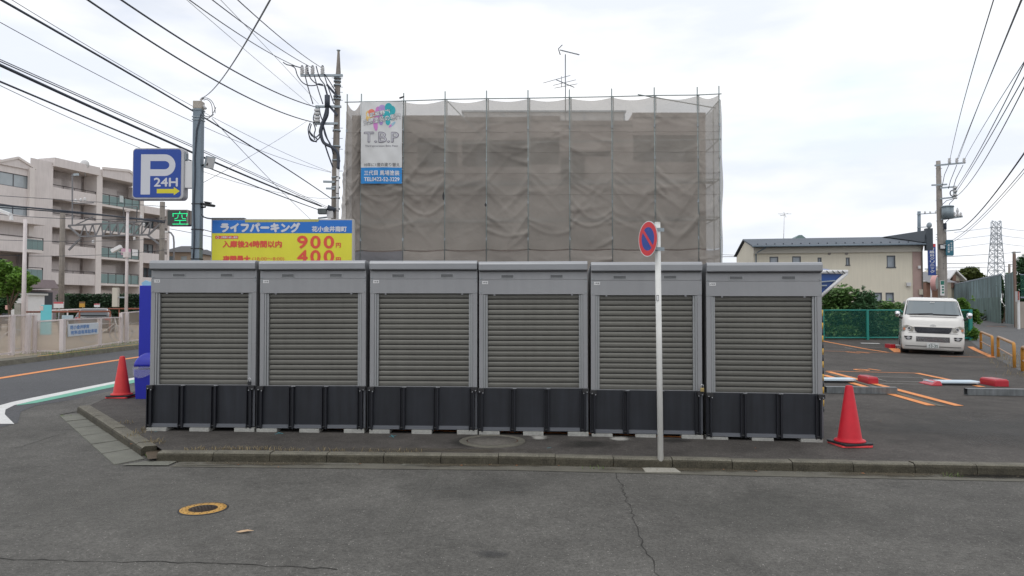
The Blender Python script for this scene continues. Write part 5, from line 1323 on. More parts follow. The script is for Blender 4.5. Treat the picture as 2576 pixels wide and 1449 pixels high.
# black tie patches on the pipes
for u, v, h in ((1118, 493, 22), (1224, 515, 10), (1648, 495, 26)):
    q = P(u-3, v, Ys(0)-.25); b = MB(T(q)); b.prism([(-.05, -.0), (.0, h*.009), (.05, 0), (.03, -h*.009), (-.03, -h*.007)], -.01, .01); b.build('tie_knot', M['black'], sc)
# ================================================================ banner
xb0, xb1 = solve_x(908)+.02, solve_x(1012)-.02; yb = Ys(xb0)-.30; kb_ = yb/F
bn = thing('hanging_banner', 'white and blue painting company banner tied to the scaffold', 'banner', P(960, 462, yb))
zt, zm, zb_ = P(0, 256, yb).z, P(0, 421.5, yb).z, P(0, 462, yb).z
def bow(x, z):  # gentle billow of the cloth
    s = (x-xb0)/(xb1-xb0); tt = (zt-z)/(zt-zb_)
    return -.05*math.sin(math.pi*clamp(s, 0, 1))*math.sin(math.pi*clamp(tt, 0, 1))+.02*math.sin(7*s+9*tt)+.012*math.sin(17*s-23*tt)
def cloth(z0, z1, m, name, n=26):
    b = MB(); b.sm = True; gr = []
    for j in range(n+1):
        z = z1+(z0-z1)*j/n; gr.append([b.v((xb0+(xb1-xb0)*k/16, yb+bow(xb0+(xb1-xb0)*k/16, z), z-(.0))) for k in range(17)])
    for j in range(n):
        for k in range(16): b.f([gr[j][k], gr[j][k+1], gr[j+1][k+1], gr[j+1][k]])
    return b.build(name, m, bn, recalc=False)
wc = cloth(zm, zt, mat('banner_white', (.66, .67, .67), .6, var=.04), 'white_cloth'); bc = cloth(zb_, zm-.001, mat('banner_blue', (.015, .24, .62), .5), 'blue_cloth', 8)
def bp(X_, Y_): return 896+X_/6.141, 235.8+Y_/6.141
def ban(s, xa, xb, ya, yb_, m, par, rot=0, name='lettering', th=.0, dy=.012):
    q = P(*bp((xa+xb)/2, (ya+yb_)/2), yb)
    Mx = Matrix.Translation((q.x, yb, q.z)) @ Matrix.Rotation(R(-rot), 4, 'Y')
    o = text(s, m, Mx, (xb-xa)/6.141*kb_, (yb_-ya)/6.141*kb_, None, 0, name, thick=th)
    for v in o.data.vertices: v.co.y += bow(v.co.x, v.co.z)-dy
    adopt(o, par); return o
ink = mat('banner_ink', (.06, .06, .07), .6); ink2 = mat('banner_grey', (.16, .15, .19), .6); bw = mat('banner_letter_white', (.75, .76, .78), .6)
def blob(lst, m, name, dy):
    b = MB()
    for n_, (X_, Y_, rx, rz, rot) in enumerate(lst):
        q = P(*bp(X_, Y_), yb); pts = []
        for k in range(22):
            a = 6.2832*k/22; x, z = rx*math.cos(a)/6.141*kb_, rz*math.sin(a)/6.141*kb_; x, z = x*math.cos(rot)-z*math.sin(rot), x*math.sin(rot)+z*math.cos(rot)
            pts.append((q.x+x, yb+bow(q.x+x, q.z+z)-dy-n_*.0006, q.z+z))
        b.poly(pts)
    return b.build(name, m, wc, recalc=False)
blob([(200, 330, 50, 75, .3), (165, 395, 22, 40, 0)], mat('splash_yellow', (.75, .52, .18), .6), 'paint_splash', .004)
blob([(235, 285, 52, 48, 0), (260, 320, 60, 50, 0)], mat('splash_orange', (.72, .20, .14), .6), 'paint_splash', .006)
blob([(330, 330, 70, 75, 0), (300, 480, 34, 100, .12), (345, 250, 45, 50, 0)], mat('splash_magenta', (.60, .22, .55), .6), 'paint_splash', .008)
blob([(400, 230, 55, 58, 0), (410, 320, 62, 80, 0), (385, 440, 32, 50, 0)], mat('splash_violet', (.40, .28, .58), .6), 'paint_splash', .0105)
blob([(500, 215, 58, 68, 0), (560, 260, 46, 70, 0), (480, 330, 70, 90, 0), (490, 440, 36, 50, 0), (540, 340, 45, 70, 0)], mat('splash_teal', (.03, .42, .48), .6), 'paint_splash', .013)
blob([(560, 475, 20, 62, -.75)], mat('splash_stripe', (.30, .50, .62), .6), 'paint_splash', .006)
blob([(527, 502, 15, 30, -.75)], mat('splash_magenta', (0, 0, 0)), 'paint_splash', .008)
for s, a in (('武蔵野市', (205, 528, 270, 340)), ('外壁塗装の専門', (105, 685, 350, 440))):
    ban(s, *a, ink, wc, 11, th=.014, dy=.018); ban(s, *a, bw, wc, 11, th=.004, dy=.022)
ban('T.B.P', 125, 655, 598, 755, ink2, wc, 0, 'initials', .020, .012); ban('T.B.P', 130, 650, 602, 750, mat('banner_silver', (.5, .5, .54), .5), wc, 0, 'initials', .0, .016)
ban('Third generation Baba Paint', 135, 645, 795, 830, ink2, wc, th=.0)
ban('10年に1度の塗り替え', 120, 670, 1068, 1126, ink, wc, th=.0)
ban('三代目 馬場塗装', 120, 665, 1186, 1262, bw, bc, th=.005)
ban('TEL0422-52-3229', 120, 665, 1292, 1352, bw, bc, th=.005)
for z in [zt-.05-(zt-zb_-.1)*k/6 for k in range(7)]:
    for x, px in ((xb0, PX[1]), (xb1, PX[2])):
        b = MB(); b.cyl((x, yb+.0, z), (px, Ys(px), z), .010, .010, 5); b.build('tie', M['white'], bn)
# ================================================================ centre utility pole
Y = 29.5; pc = on(P(845, 800, Y).x, Y); kp = Y/F
up = thing('utility_pole', 'tall concrete utility pole with tangled cables left of the scaffold', 'utility pole', pc)
def prof(lst, n=14):
    return [P(u, v, Y) for u, v in lst]
pts = prof([(841.5, 655), (842, 560), (844, 430), (847, 310), (849.5, 193), (850.8, 183), (851.3, 135), (851.3, 128)])
pts = [Vector((pts[0].x-.1, Y, pc.z-.2))]+pts
b = MB(); b.tube(pts, [.17, .165, .155, .15, .125, .105, .10, .05, .045], 14); b.build('pole', M['pole_dark'], up)
b = MB(); b.cyl(P(851.3, 129.5, Y), P(851.3, 126.5, Y), .05, .085, 10); b.build('cap', M['steel'], up)
def pbar(name, a, c_, w_, m=M['steel'], dy=-.2, par=up): b = MB(); b.bar(P(*a, Y+dy), P(*c_, Y+dy), w_); return b.build(name, m, par)
def ptube(name, lst, r, m=M['cable'], dy=-.25, par=up):
    b = MB(); pp = [P(u, v, Y+dy) for u, v in lst]; out_ = []
    for i in range(len(pp)-1):
        p0, p1, p2, p3 = pp[max(i-1, 0)], pp[i], pp[i+1], pp[min(i+2, len(pp)-1)]
        for k in range(4):
            s = k/4; out_.append(.5*((2*p1)+(p2-p0)*s+(2*p0-5*p1+4*p2-p3)*s*s+(3*p1-p0-3*p2+p3)*s**3))
    out_.append(pp[-1]); b.tube(out_, r, 6); return b.build(name, m, par)
a1 = pbar('crossarm', (756, 190), (862, 190), .085)
for u in (759.6, 771.5, 786, 811):
    b = MB(); q = P(u, 188, Y-.2); b.lathe([(.035, 0), (.09, .02), (.05, .07), (.095, .10), (.05, .16), (.095, .19), (.05, .24), (.085, .27), (.04, .34)], 10, q); ins = b.build('insulator', M['ceramic'], a1)
    b = MB(); q = P(u, 169, Y-.2); b.lathe([(.05, -.04), (.06, .02), (.03, .07)], 8, q); b.build('insulator_cap', M['cable'], ins)
pbar('crossarm', (795, 268.5), (858, 268.5), .085); pbar('crossarm', (794, 311), (850, 311), .085); pbar('arm_upright', (798, 266), (798, 313), .13)
for v in (277, 286, 296, 304): b = MB(); b.cyl(P(791, v, Y-.3), P(804, v, Y-.3), .06, .06, 8); b.build('insulator', M['ceramic'], up)
for v in (199, 207, 217, 245, 252, 331, 371, 406, 449, 473, 500, 527): b = MB(); q = P(848.5-(v-199)*.016, v, Y); b.cyl(q, q+Vector((0, 0, .06)), .155+(v-199)*.0001, None, 12); b.build('band', M['steel'], up)
for v in (196, 219, 232, 252, 322, 348, 375, 430): b = MB(); b.cyl(P(834, v, Y), P(862, v+.5, Y), .012, .012, 5); b.build('step_bolt', M['steel'], up)
pbar('bracket', (813, 457), (842, 458), .08); pbar('bracket', (820, 474), (842, 475), .07)
pbar('stay_arm', (822, 213), (848, 243), .09, M['cable'])
pbar('stay_arm', (826, 264), (848, 290), .09, M['cable'])
b = MB(); b.cyl(P(823, 240, Y-.3), P(823, 270, Y-.3), .11, .11, 12); b.build('cable_joint', M['cable'], up)
ptube('main_cable', [(816, 215), (821, 232), (823, 240)], .035); ptube('main_cable', [(823, 268), (821, 290), (812, 306), (808, 322), (807.5, 340), (815, 360), (836, 371), (850, 388), (850.5, 426)], .065, dy=-.3)
ptube('main_cable', [(825, 268), (824, 290), (814, 312), (809, 330)], .04); ptube('main_cable', [(821, 268), (817, 286), (811, 306)], .035)
ptube('drop_cable', [(813, 316), (818, 340), (832, 366), (838, 388)], .03); ptube('drop_cable', [(816, 360), (824, 385), (837, 421)], .03); ptube('drop_cable', [(812, 310), (822, 345), (836, 380)], .02)
b = MB(); b.tube([P(849.5, 424, Y-.3), P(848.5, 480, Y-.3), P(848, 640, Y-.3)], .055, 10); b.build('cable_guard', M['white'], up)
for v in (446, 456, 488, 500, 532): b = MB(); q = P(848.5, v, Y-.3); b.cyl(q, q+Vector((0, 0, .03)), .062, None, 10); b.build('guard_band', M['black'], up)
for lst in (((712, 157), (722, 163), (740, 166), (757, 171)), ((731, 165), (742, 172), (748, 190), (760, 207), (775, 215), (792, 215), (800, 211), (812, 213)), ((770, 167), (776, 185), (783, 200), (798, 212), (814, 216)), ((795, 166), (800, 185), (806, 200), (817, 215), (821, 235)),
            ((767, 190), (776, 225), (787, 262)), ((790, 190), (800, 225), (812, 262)), ((815, 187), (822, 210), (828, 228), (840, 262)), ((816, 186), (830, 207), (845, 232)), ((803, 272), (806, 290), (813, 308)), ((792, 282), (788, 300), (796, 318))): ptube('jumper_wire', lst, .022)
for lst in (((780, 309), (775, 325), (779, 345), (790, 355), (797, 357)), ((783, 312), (779, 330), (786, 340), (792, 352)), ((788, 309), (793, 325), (790, 340), (797, 350)), ((777, 330), (784, 342), (795, 345), (803, 338)), ((798, 352), (804, 345), (803, 330), (806, 318)), ((776, 336), (781, 352), (792, 356), (800, 350))): ptube('wire_coil', lst, .024)
b = MB(); q = P(811, 532, Y-.4); b.box(q.x-.17, q.x+.17, q.y-.12, q.y+.12, q.z-.11, q.z+.11); b.build('junction_box', mat('box_dark', (.12, .14, .14), .5), up, bevel=.02)
b = MB(); b.cyl(P(823, 522, Y-.4), P(843, 529, Y-.3), .12, .09, 10); b.build('cable_closure', M['cable'], up)
b = MB(); q = P(831, 540, Y-.3); b.box(q.x-.12, q.x+.12, q.y-.1, q.y+.1, q.z-.15, q.z+.14); b.build('meter_box', M['ceramic'], up)
pbar('closure_arm', (800, 549), (838, 545), .06, M['steel'])
# ================================================================ overhead cables
def wire(label, p0, pm, p1, Y0, Y1, r, m=None, n=28, name='overhead_cable', group='overhead cables'):
    A_, C_ = P(*p0, Y0), P(*p1, Y1); rx = (pm[0]-CU)/F
    fa, fc_ = A_.x-rx*A_.y, C_.x-rx*C_.y; tt = fa/(fa-fc_) if abs(fa-fc_) > 1e-6 else .5; tt = clamp(tt, .04, .96)
    q = A_.lerp(C_, tt); zz = P(*pm, q.y).z; sg = (q.z-zz)/(4*tt*(1-tt))
    pp = [Vector((A_.x+(C_.x-A_.x)*s, A_.y+(C_.y-A_.y)*s, A_.z+(C_.z-A_.z)*s-4*sg*s*(1-s))) for s in [i/n for i in range(n+1)]]
    if Y0 < 20 and (p0[0] < 0 or p0[0] > 2575 or p0[1] < 0):  # carry the span on past the frame, overhead and behind the viewer
        d_ = (pp[0]-pp[1]).normalized(); pp = [pp[0]+d_*L_-Vector((0, 0, .0))*L_ for L_ in (30, 22, 14, 7)]+pp
    b = MB(); b.tube(pp, r, 6)
    return tag(b.build(name, m or M['cable']), label, 'cable', group)
YP = 29.2
wire('thick cable from the top left corner passing behind the sign post top', (-60, -36), (176, 105), (833, 500), 9, YP, .017)
wire('heavy bundled cable from the left edge passing behind the blue parking sign', (-60, 136), (450, 371), (808, 519), 11, YP, .026)
wire('thin messenger wire just above the heavy bundled cable', (-60, 128), (488, 374), (822, 524), 11, YP, .010, M['cable_thin'])
wire('second thin wire running along the heavy bundled cable', (-60, 123), (488, 369.5), (824, 521), 11, YP, .008, M['cable_thin'])
wire('dark cable running below the heavy bundle, entering at the left edge', (-60, 180), (395, 372), (802, 528), 11, YP, .016)
wire('thick cable from the top edge to the lower crossarm bracket', (190, -21), (597, 235), (790, 308), 12, YP, .018)
wire('thick cable from the top edge to the middle crossarm bracket', (280, -17), (650, 214), (797, 270), 12.5, YP, .018)
wire('power line to the leftmost insulator of the crossarm', (450, -19), (619, 102), (757, 172), 14, YP, .012, M['cable'])
wire('power line to the second insulator of the crossarm', (512, -17), (633, 79), (784, 170), 14, YP, .012)
wire('power line to the right insulator of the crossarm', (576, -20), (650, 53), (808, 170), 14, YP, .012)
wire('hair-thin wire crossing down to the middle bracket', (545, -10), (670, 126), (801, 262), 15, YP, .006, M['cable_thin'])
wire('hair-thin wire slanting down left of the insulators', (458, -10), (610, 126), (780, 264), 15, YP, .006, M['cable_thin'])
wire('grey service cable dropping from the top edge to the sign post top', (700, -38), (566, 179), (506, 247), 4.2, ZP-.1, .0065, mat('service_grey', (.2, .23, .26), .5))
wire('hair-thin wire from the upper left edge to the pole brackets', (-40, 34), (485, 309), (833, 434), 12, YP, .007, M['cable_thin'])
wire('hair-thin wire from the top left corner above the thick cable', (20, -6), (485, 271), (833, 433), 12, YP, .006, M['cable_thin'])
wire('hair-thin wire entering low on the left edge', (-40, 196), (348, 373), (826, 500), 12, YP, .006, M['cable_thin'])
wire('thin wire slanting down right from the sign post top', (533, 298), (640, 415), (790, 560), ZP-.1, 27, .006, M['cable_thin'])
wire('thin wire rising right from the sign post toward the pole', (508, 461), (640, 385), (774, 303), ZP+4, YP, .006, M['cable_thin'])
wire('short cable pair left of the price board top', (508, 577), (520, 580.5), (540, 586), ZP+6, 26, .012)
wire('thin cable behind the lit vacancy sign', (428, 576), (480, 586), (560, 602), 50, 40, .02, M['cable_thin'])
for i, (a, m_, c_) in enumerate((((-40, 513), (120, 527), (415, 560)), ((-40, 519), (120, 531), (415, 556)), ((-40, 536), (160, 550), (415, 548)), ((-40, 490), (160, 503), (420, 520)), ((-40, 602), (160, 607), (420, 600)), ((-40, 640), (160, 644), (420, 628)))):
    wire(['thick railway feeder cable in front of the flats, upper one', 'thick railway feeder cable just below the upper one', 'railway wire sloping to the top of the right gantry pole', 'thin wire high across the pink flats', 'thin wire across the third-floor balconies', 'thin wire across the lower balconies'][i], a, m_, c_, 44, 52, (.055, .04, .02, .018, .016, .016)[i], None, name='railway_cable', group='railway cables in front of the flats')
# ================================================================ white van
VC = G(2345, 893, 0); VC = on(VC.x*24.9/VC.y, 24.9)
vy = R(-27); VM = T(VC, vy) @ Matrix.Rotation(R(1.7), 4, 'Y')
vn = thing('white_van', 'pearl white van parked nose-on in front of the green fence', 'van', VC, None, vy)
vw = mat('van_white', (.74, .725, .69), .25, coat=.6, var=.03, spec=.5); vg = mat('van_glass', (.15, .18, .19), .06, spec=.9, coat=.3)
b = carbody(MB(VM), [(.15, .06, 4.55, .90), (.20, .02, 4.62, .93), (.42, -.02, 4.66, .945), (.72, .0, 4.68, .945), (.76, .035, 4.68, .935), (1.0, .06, 4.68, .935), (1.22, .12, 4.68, .93), (1.30, .19, 4.67, .915), (1.34, .25, 4.67, .905), (1.84, .80, 4.60, .80), (1.92, .93, 4.55, .75), (1.97, 1.15, 4.45, .66), (1.985, 1.5, 4.2, .5)], .20, 6)
b.build('body', vw, vn)
def vq(z, y, hw): return (hw, y, z)
def screen(name, z0, z1, w0, w1, out_, m):
    b = MB(VM); b.sm = True; pr = []
    for k in range(9):
        z = z0+(z1-z0)*k/8; f_ = (z-1.34)/.5; yb_ = .25+.55*f_; hb = .905-.105*f_; hw = w0+(w1-w0)*k/8; row = []
        for q in range(17):
            x = -hw+2*hw*q/16; e = max(0, abs(x)-(hb-.2)); row.append(b.v((x, yb_-out_+.2-math.sqrt(max(0, .04-e*e)), z)))
        pr.append(row)
    for i in range(8):
        for k in range(16): b.f([pr[i][k], pr[i][k+1], pr[i+1][k+1], pr[i+1][k]])
    return b.build(name, m, vn, recalc=False)
screen('screen_seal', 1.352, 1.855, .86, .765, .010, M['black'])
screen('windscreen', 1.375, 1.835, .83, .735, .017, vg)
for a, c_ in (((-.72, .24, 1.37), (.0, .245, 1.41)), ((.0, .235, 1.385), (.74, .24, 1.37))): b = MB(VM); b.bar(a, c_, .025, .03); b.build('wiper', M['black'], vn)
b = MB(VM); b.box(-.07, .07, .68, .69, 1.79, 1.82); b.build('mirror_sticker', M['ceramic'], vn)
b = MB(VM); b.prism([(-.56, .935), (.56, .935), (.53, .80), (.47, .745), (-.47, .745), (-.53, .80)], -.005, .05); gr = b.build('grille', mat('grille_dark', (.010, .013, .022), .6), vn)
b = MB(VM)
for z in (.90, .865, .83, .79): b.box(-.535+.3*(.9-z)*.6, .535-.3*(.9-z)*.6, -.012, -.006, z, z+.003)
b.build('grille_bars', M['silver'], gr)
b = MB(VM); b.box(-.58, .58, -.0, .06, .937, .955); b.build('grille_top', vw, gr)
def oval(b, rx, rz, cx, cz, y, w_, n=28):
    for k in range(n):
        a, a2 = 6.2832*k/n, 6.2832*(k+1)/n
        b.poly([(cx+rx*math.cos(a), y, cz+rz*math.sin(a)), (cx+(rx-w_)*math.cos(a), y, cz+(rz-w_)*math.sin(a)), (cx+(rx-w_)*math.cos(a2), y, cz+(rz-w_)*math.sin(a2)), (cx+rx*math.cos(a2), y, cz+rz*math.sin(a2))])
b = MB(VM); oval(b, .082, .048, 0, .985, .030, .012); oval(b, .026, .044, 0, .985, .029, .009); oval(b, .058, .022, 0, 1.005, .028, .009); b.build('emblem', M['silver'], vn, recalc=False)
hl = mat('lamp_glass', (.36, .35, .31), .12, spec=.9, coat=1)
for s in (-1, 1):
    b = MB(VM)
    pts = [(.585, .93), (.60, .78), (.93, .765), (.935, .90), (.915, .985), (.78, .995)]
    v0 = [b.v((s*x, .02+.11*clamp((x-.70)/.24, 0, 1)**2+(.03 if z > .95 else 0)-.02, z)) for x, z in pts]; v1 = [b.v((s*x*.98, .25, z)) for x, z in pts]
    b.f(v0)
    for i in range(6): b.f([v0[i], v1[i], v1[(i+1) % 6], v0[(i+1) % 6]])
    h = b.build('headlight', hl, vn)
    b = MB(VM); oval(b, .062, .062, s*.72, .885, -.004, .02, 20); b.build('lamp_ring', M['chrome'], h, recalc=False)
    b = MB(VM); b.prism([(s*.72+.036*math.cos(R(30*k)), .885+.036*math.sin(R(30*k))) for k in range(12)], -.003, .0); b.build('bulb', mat('bulb_dark', (.08, .09, .10), .15, spec=.9), h)
    b = MB(VM); b.prism([(s*.865+.034*math.cos(R(30*k)), .855+.045*math.sin(R(30*k))) for k in range(12)], .048, .056); b.build('indicator', mat('indicator_amber', (.62, .22, .10), .3), h)
    b = MB(VM); b.prism([(s*.62, .615), (s*.64, .50), (s*.79, .49), (s*.86, .56), (s*.87, .615)], -.030, .06); fg = b.build('fog_recess', M['black'], vn)
    b = MB(VM); oval(b, .052, .052, s*.735, .555, -.038, .016, 18); b.prism([(s*.735+.036*math.cos(R(36*k)), .555+.036*math.sin(R(36*k))) for k in range(10)], -.036, -.031); b.build('fog_lamp', M['silver'], fg)
    b = MB(VM); b.bar((s*.62, -.034, .555), (s*.86, -.034, .56), .014, .010); b.build('fog_bar', vw, fg)
    # mirrors
    b = MB(VM); b.tube([(s*.90, .30, 1.22), (s*1.0, .26, 1.24), (s*1.03, .24, 1.34)], .035, 8); mi = b.build('mirror_arm', M['black'], vn)
    b = MB(VM @ T((s*1.08, .22, 1.37))); b.sm = True
    b.lathe([(.02, -.10), (.06, -.095), (.08, -.04), (.085, .03), (.07, .08), (.02, .10)], 14); b.build('mirror_shell', M['chrome'], mi)
    for y in (.78, 3.75):
        b = MB(VM); b.cyl((s*.70, y, .30), (s*.955, y, .30), .305, .305, 26); wl = b.build('wheel', M['dark'], vn)
        b = MB(VM); b.cyl((s*.93, y, .30), (s*.962, y, .30), .2, .19, 20); b.build('rim', M['silver'], wl)
    b = MB(VM)
    for y0_, y1_ in ((.75, 1.5), (1.6, 3.0), (3.1, 4.4)): b.poly([(s*(.915), y0_, 1.34), (s*(.915), y1_, 1.34), (s*.82, y1_, 1.80), (s*.82, y0_+.45*(y0_ < 1), 1.80)])
    b.build('side_window', vg, vn)
b = MB(VM); b.box(-.74, .74, -.004, .02, .728, .736); b.box(-.70, .70, .165, .20, 1.300, 1.306); b.build('panel_seam', M['ink'], vn)
b = MB(VM); b.box(-.50, .50, -.028, .0, .435, .61); lg = b.build('lower_grille', M['black'], vn)
for k in range(7): b = MB(VM); b.box(-.495, .495, -.037, -.029, .441+k*.0245, .449+k*.0245); b.build('grille_bar', M['chrome'], lg)
b = MB(VM); b.box(-.83, .83, -.0260, .02, .275, .290); b.build('bumper_slot', M['black'], vn)
b = MB(VM); b.box(-.18, .18, -.055, -.045, .225, .405); pt = b.build('number_plate', mat('plate_white', (.64, .65, .64), .45), vn, bevel=.004)
pk = mat('plate_green', (.015, .06, .05), .5)
text('53-35', pk, VM @ Matrix.Translation((.015, -.0565, .295)), .27, .095, pt, thick=.003); text('練馬430', pk, VM @ Matrix.Translation((0, -.0565, .370)), .15, .036, pt); text('た', pk, VM @ Matrix.Translation((-.138, -.0565, .29)), .026, .03, pt)
# ================================================================ parking locks, steel bars, rails
def lockset(label, u0, u1, vt, vb, red, red2=None):
    c = G((u0+u1)/2, vb, 0); t = thing('parking_lock', label, 'parking lock', c, 'wheel lock plates of the parking bays'); Y = c.y; k = Y/F
    X0, X1 = P(u0, vb, Y).x, P(u1, vb, Y).x
    b = MB(T(c, R(-4))); x0, x1 = X0-c.x, X1-c.x
    pts = [(x0, 0), (x0+.06, -.0), (x1-.10, 0), (x1, .10), (x1-.02, .42), (x0, .42)]
    b.slab(pts, .05, .085); b.build('plate', mat('lock_plate', (.60, .72, .80), .4, .1), t)
    b = MB(T(c, R(-4))); b.box(x0+.02, x1-.12, .03, .40, -.01, .049); b.build('plate_base', M['dark'], t)
    def rb(ua, ub, va, vb_, nm, taper=0):
        xa, xb = P(ua, 0, Y).x-c.x, P(ub, 0, Y).x-c.x; h = .15 if taper >= 0 else .10
        b = MB(T((c.x, c.y, g(c.x, c.y)), R(-4))); lx = xb-xa
        lo = [(xa, -.1), (xb, -.1), (xb, .48), (xa, .48)]; s_ = .03
        if taper < 0: top = [(xa+lx*.6, -.06), (xb-.02, -.06), (xb-.02, .3), (xa+lx*.6, .3)]
        else: top = [(xa+s_, -.08), (xb-s_, -.08), (xb-s_, .44), (xa+s_, .44)]
        a = [b.v((p[0], p[1], -.01)) for p in lo]; m_ = [b.v((p[0], p[1], h*(.75 if taper >= 0 else .2))) for p in lo]; e = [b.v((p[0], p[1], h)) for p in top]
        for q in ((a, m_), (m_, e)):
            for i in range(4): b.f([q[0][i], q[0][(i+1) % 4], q[1][(i+1) % 4], q[1][i]])
        b.f(e); b.f(a[::-1]); b.build(nm, mat('lock_red', (.46, .02, .035), .35, coat=.3), t, bevel=.012)
    rb(*red, 'motor_cover')
    if red2: rb(*red2, 'end_cover', -1)
    return t
lockset('parking lock plate and red cover just right of the last locker', 2050, 2156, 951, 963.5, (2163, 2188, 943, 965))
lockset('parking lock plate between two red covers at the right', 2348, 2469, 958.5, 970, (2474, 2507, 948, 973), (2324, 2350, 957, 969))
c = G(2243, 876, 0); t = thing('parking_lock', 'far parking lock with small red cover left of the van', 'parking lock', c, 'wheel lock plates of the parking bays')
b = MB(T(c)); b.box(-.1, .09, -.1, .35, -.01, .16); b.build('motor_cover', mat('lock_red', (0, 0, 0)), t, bevel=.012)
b = MB(T(c)); b.slab([(.14, .0), (.35, -.05), (.5, -.05), (.5, .5), (.3, .5)], .08, .12); b.box(.2, .48, 0, .4, -.01, .079); b.build('plate', M['ceramic'], t)
sb = mat('steel_bar', (.20, .215, .22), .4, .6, var=.25, vscale=6, streak=.3)
def barblock(label, u0, u1, v0, v1, yaw_=0):
    A_, B2_ = G(u0, v0, 0), G(u1, v1, 0); t = thing('steel_bar_stop', label, 'wheel stop', (A_+B2_)/2, 'square steel bars at the bay ends'); d = (B2_-A_); yaw = math.atan2(d.y, d.x); L_ = d.length
    Mx = T(A_, yaw) @ Matrix.Rotation(-math.atan2(d.z, math.hypot(d.x, d.y)), 4, 'Y'); b = MB(Mx)
    b.box(0, L_, 0, .125, .005, .009); b.box(0, L_, 0, .004, .0095, .128); b.box(0, L_, .121, .125, .0095, .128); b.box(0, L_, 0, .125, .1285, .133); b.build('tube', sb, t)
    b = MB(Mx); b.box(L_-.005, L_+.001, .005, .12, .011, .127); b.build('end_plate', sb, t)
barblock('square steel bar lying right behind the red cone', 2079, 2257, 990, 992)
barblock('square steel bar lying at the right photo edge', 2433, 2680, 995, 998)
rm = mat('rail_orange', (.52, .235, .035), .5, var=.12, vscale=5, streak=.15); rt = mat('rail_worn_top', (.50, .33, .22), .55, var=.2, vscale=9)
def urail(label, ua, vba, vta, ub, vbb, vtb):
    A_, B2_ = G(ua, vba, 0), G(ub, vbb, 0); ha, hb = (vba-vta)*A_.y/F, (vbb-vtb)*B2_.y/F; h = (ha+hb)/2
    t = thing('barrier_rail', label, 'barrier', (A_+B2_)/2, 'orange pipe barriers beside the side road'); d = (B2_-A_).normalized(); r = .14; up_ = Vector((0, 0, 1))
    pts = [A_-up_*.08, A_+up_*(h-r)]+[A_+d*(r-r*math.cos(R(a)))+up_*(h-r+r*math.sin(R(a))) for a in (22, 45, 68, 90)]+[B2_-d*(r-r*math.cos(R(a)))+up_*(h-r+r*math.sin(R(a))) for a in (90, 68, 45, 22)]+[B2_+up_*(h-r), B2_-up_*.08]
    b = MB(); b.tube(pts, .043, 10); b.build('hoop', rm, t); b = MB(); b.tube([A_+up_*h*.45, B2_+up_*h*.45], .02, 8); b.build('cross_rail', rt, t)
    b = MB(); b.tube([A_+d*r*1.3+up_*(h+.003), B2_-d*r*1.3+up_*(h+.003)], .0425, 10); b.build('worn_top', rt, t)
urail('orange pipe barrier farthest back, nearest the van', 2467, 878.5, 836, 2496, 897, 846)
urail('orange pipe barrier in the middle, behind dry grass', 2510.5, 898, 849, 2551, 925, 863)
urail('orange pipe barrier cut by the right photo edge', 2572, 934, 877, 2640, 975, 895)
# striped post and canopy next to the last locker
c = on(P(2065.5, 900, 11.9).x, 11.9); t = thing('striped_post', 'yellow and black striped post at the right edge of the last locker', 'post', c)
for k in range(16):
    b = MB(T(c)); b.cyl((0, 0, k*.105-.02), (0, 0, (k+1)*.105-.02), .035, None, 10); b.build('stripe', [M['black'], mat('stripe_yellow', (.62, .36, .03), .5)][k % 2], t)
Y = 12.6; t = thing('canopy', 'small blue canopy on white pipes sticking out behind the last locker', 'canopy', on(P(2080, 800, Y).x, Y))
pa, pb_, pc_, pd = P(1990, 684, Y), P(2131, 684, Y), P(2068, 741, Y), P(1990, 741, Y)
b = MB(); b.tube([pa, pb_], .037, 10); b.tube([P(2129, 687, Y), P(2060, 749, Y)], .03, 10); b.build('pipe_frame', M['white'], t)
b = MB(); b.poly([P(1990, 687, Y+.02), P(2126, 687, Y+.02), P(2066, 740, Y+.02), P(1990, 745, Y+.02)]); b.poly([P(1990, 687, Y+.02), P(2126, 687, Y+.02), P(2126, 687, Y+.02)+Vector((0, .8, .12)), P(1990, 687, Y+.02)+Vector((0, .8, .12))]); b.build('blue_sheet', mat('canopy_blue', (.02, .075, .27), .4), t, recalc=False)
b = MB(); b.bar(P(2040, 711, Y-.01), P(2100, 706, Y-.01), .03, .02); b.bar(P(2055, 719, Y-.01), P(2078, 718, Y-.01), .05, .02); b.build('crossbar', M['steel'], t)
for u in (2082, 2097, 2110, 2122): b = MB(); b.tube([P(u-4, 681, Y-.04), P(u+3, 688, Y-.04)], .006, 5); b.build('binding', M['black'], t)
for x in (.0, -.8): q = P(2055, 700, Y+.3); b = MB(); b.cyl((q.x+x, q.y, on(q.x, q.y).z-.05), (q.x+x, q.y, q.z+.1), .03, None, 8); b.build('leg', M['white'], t)
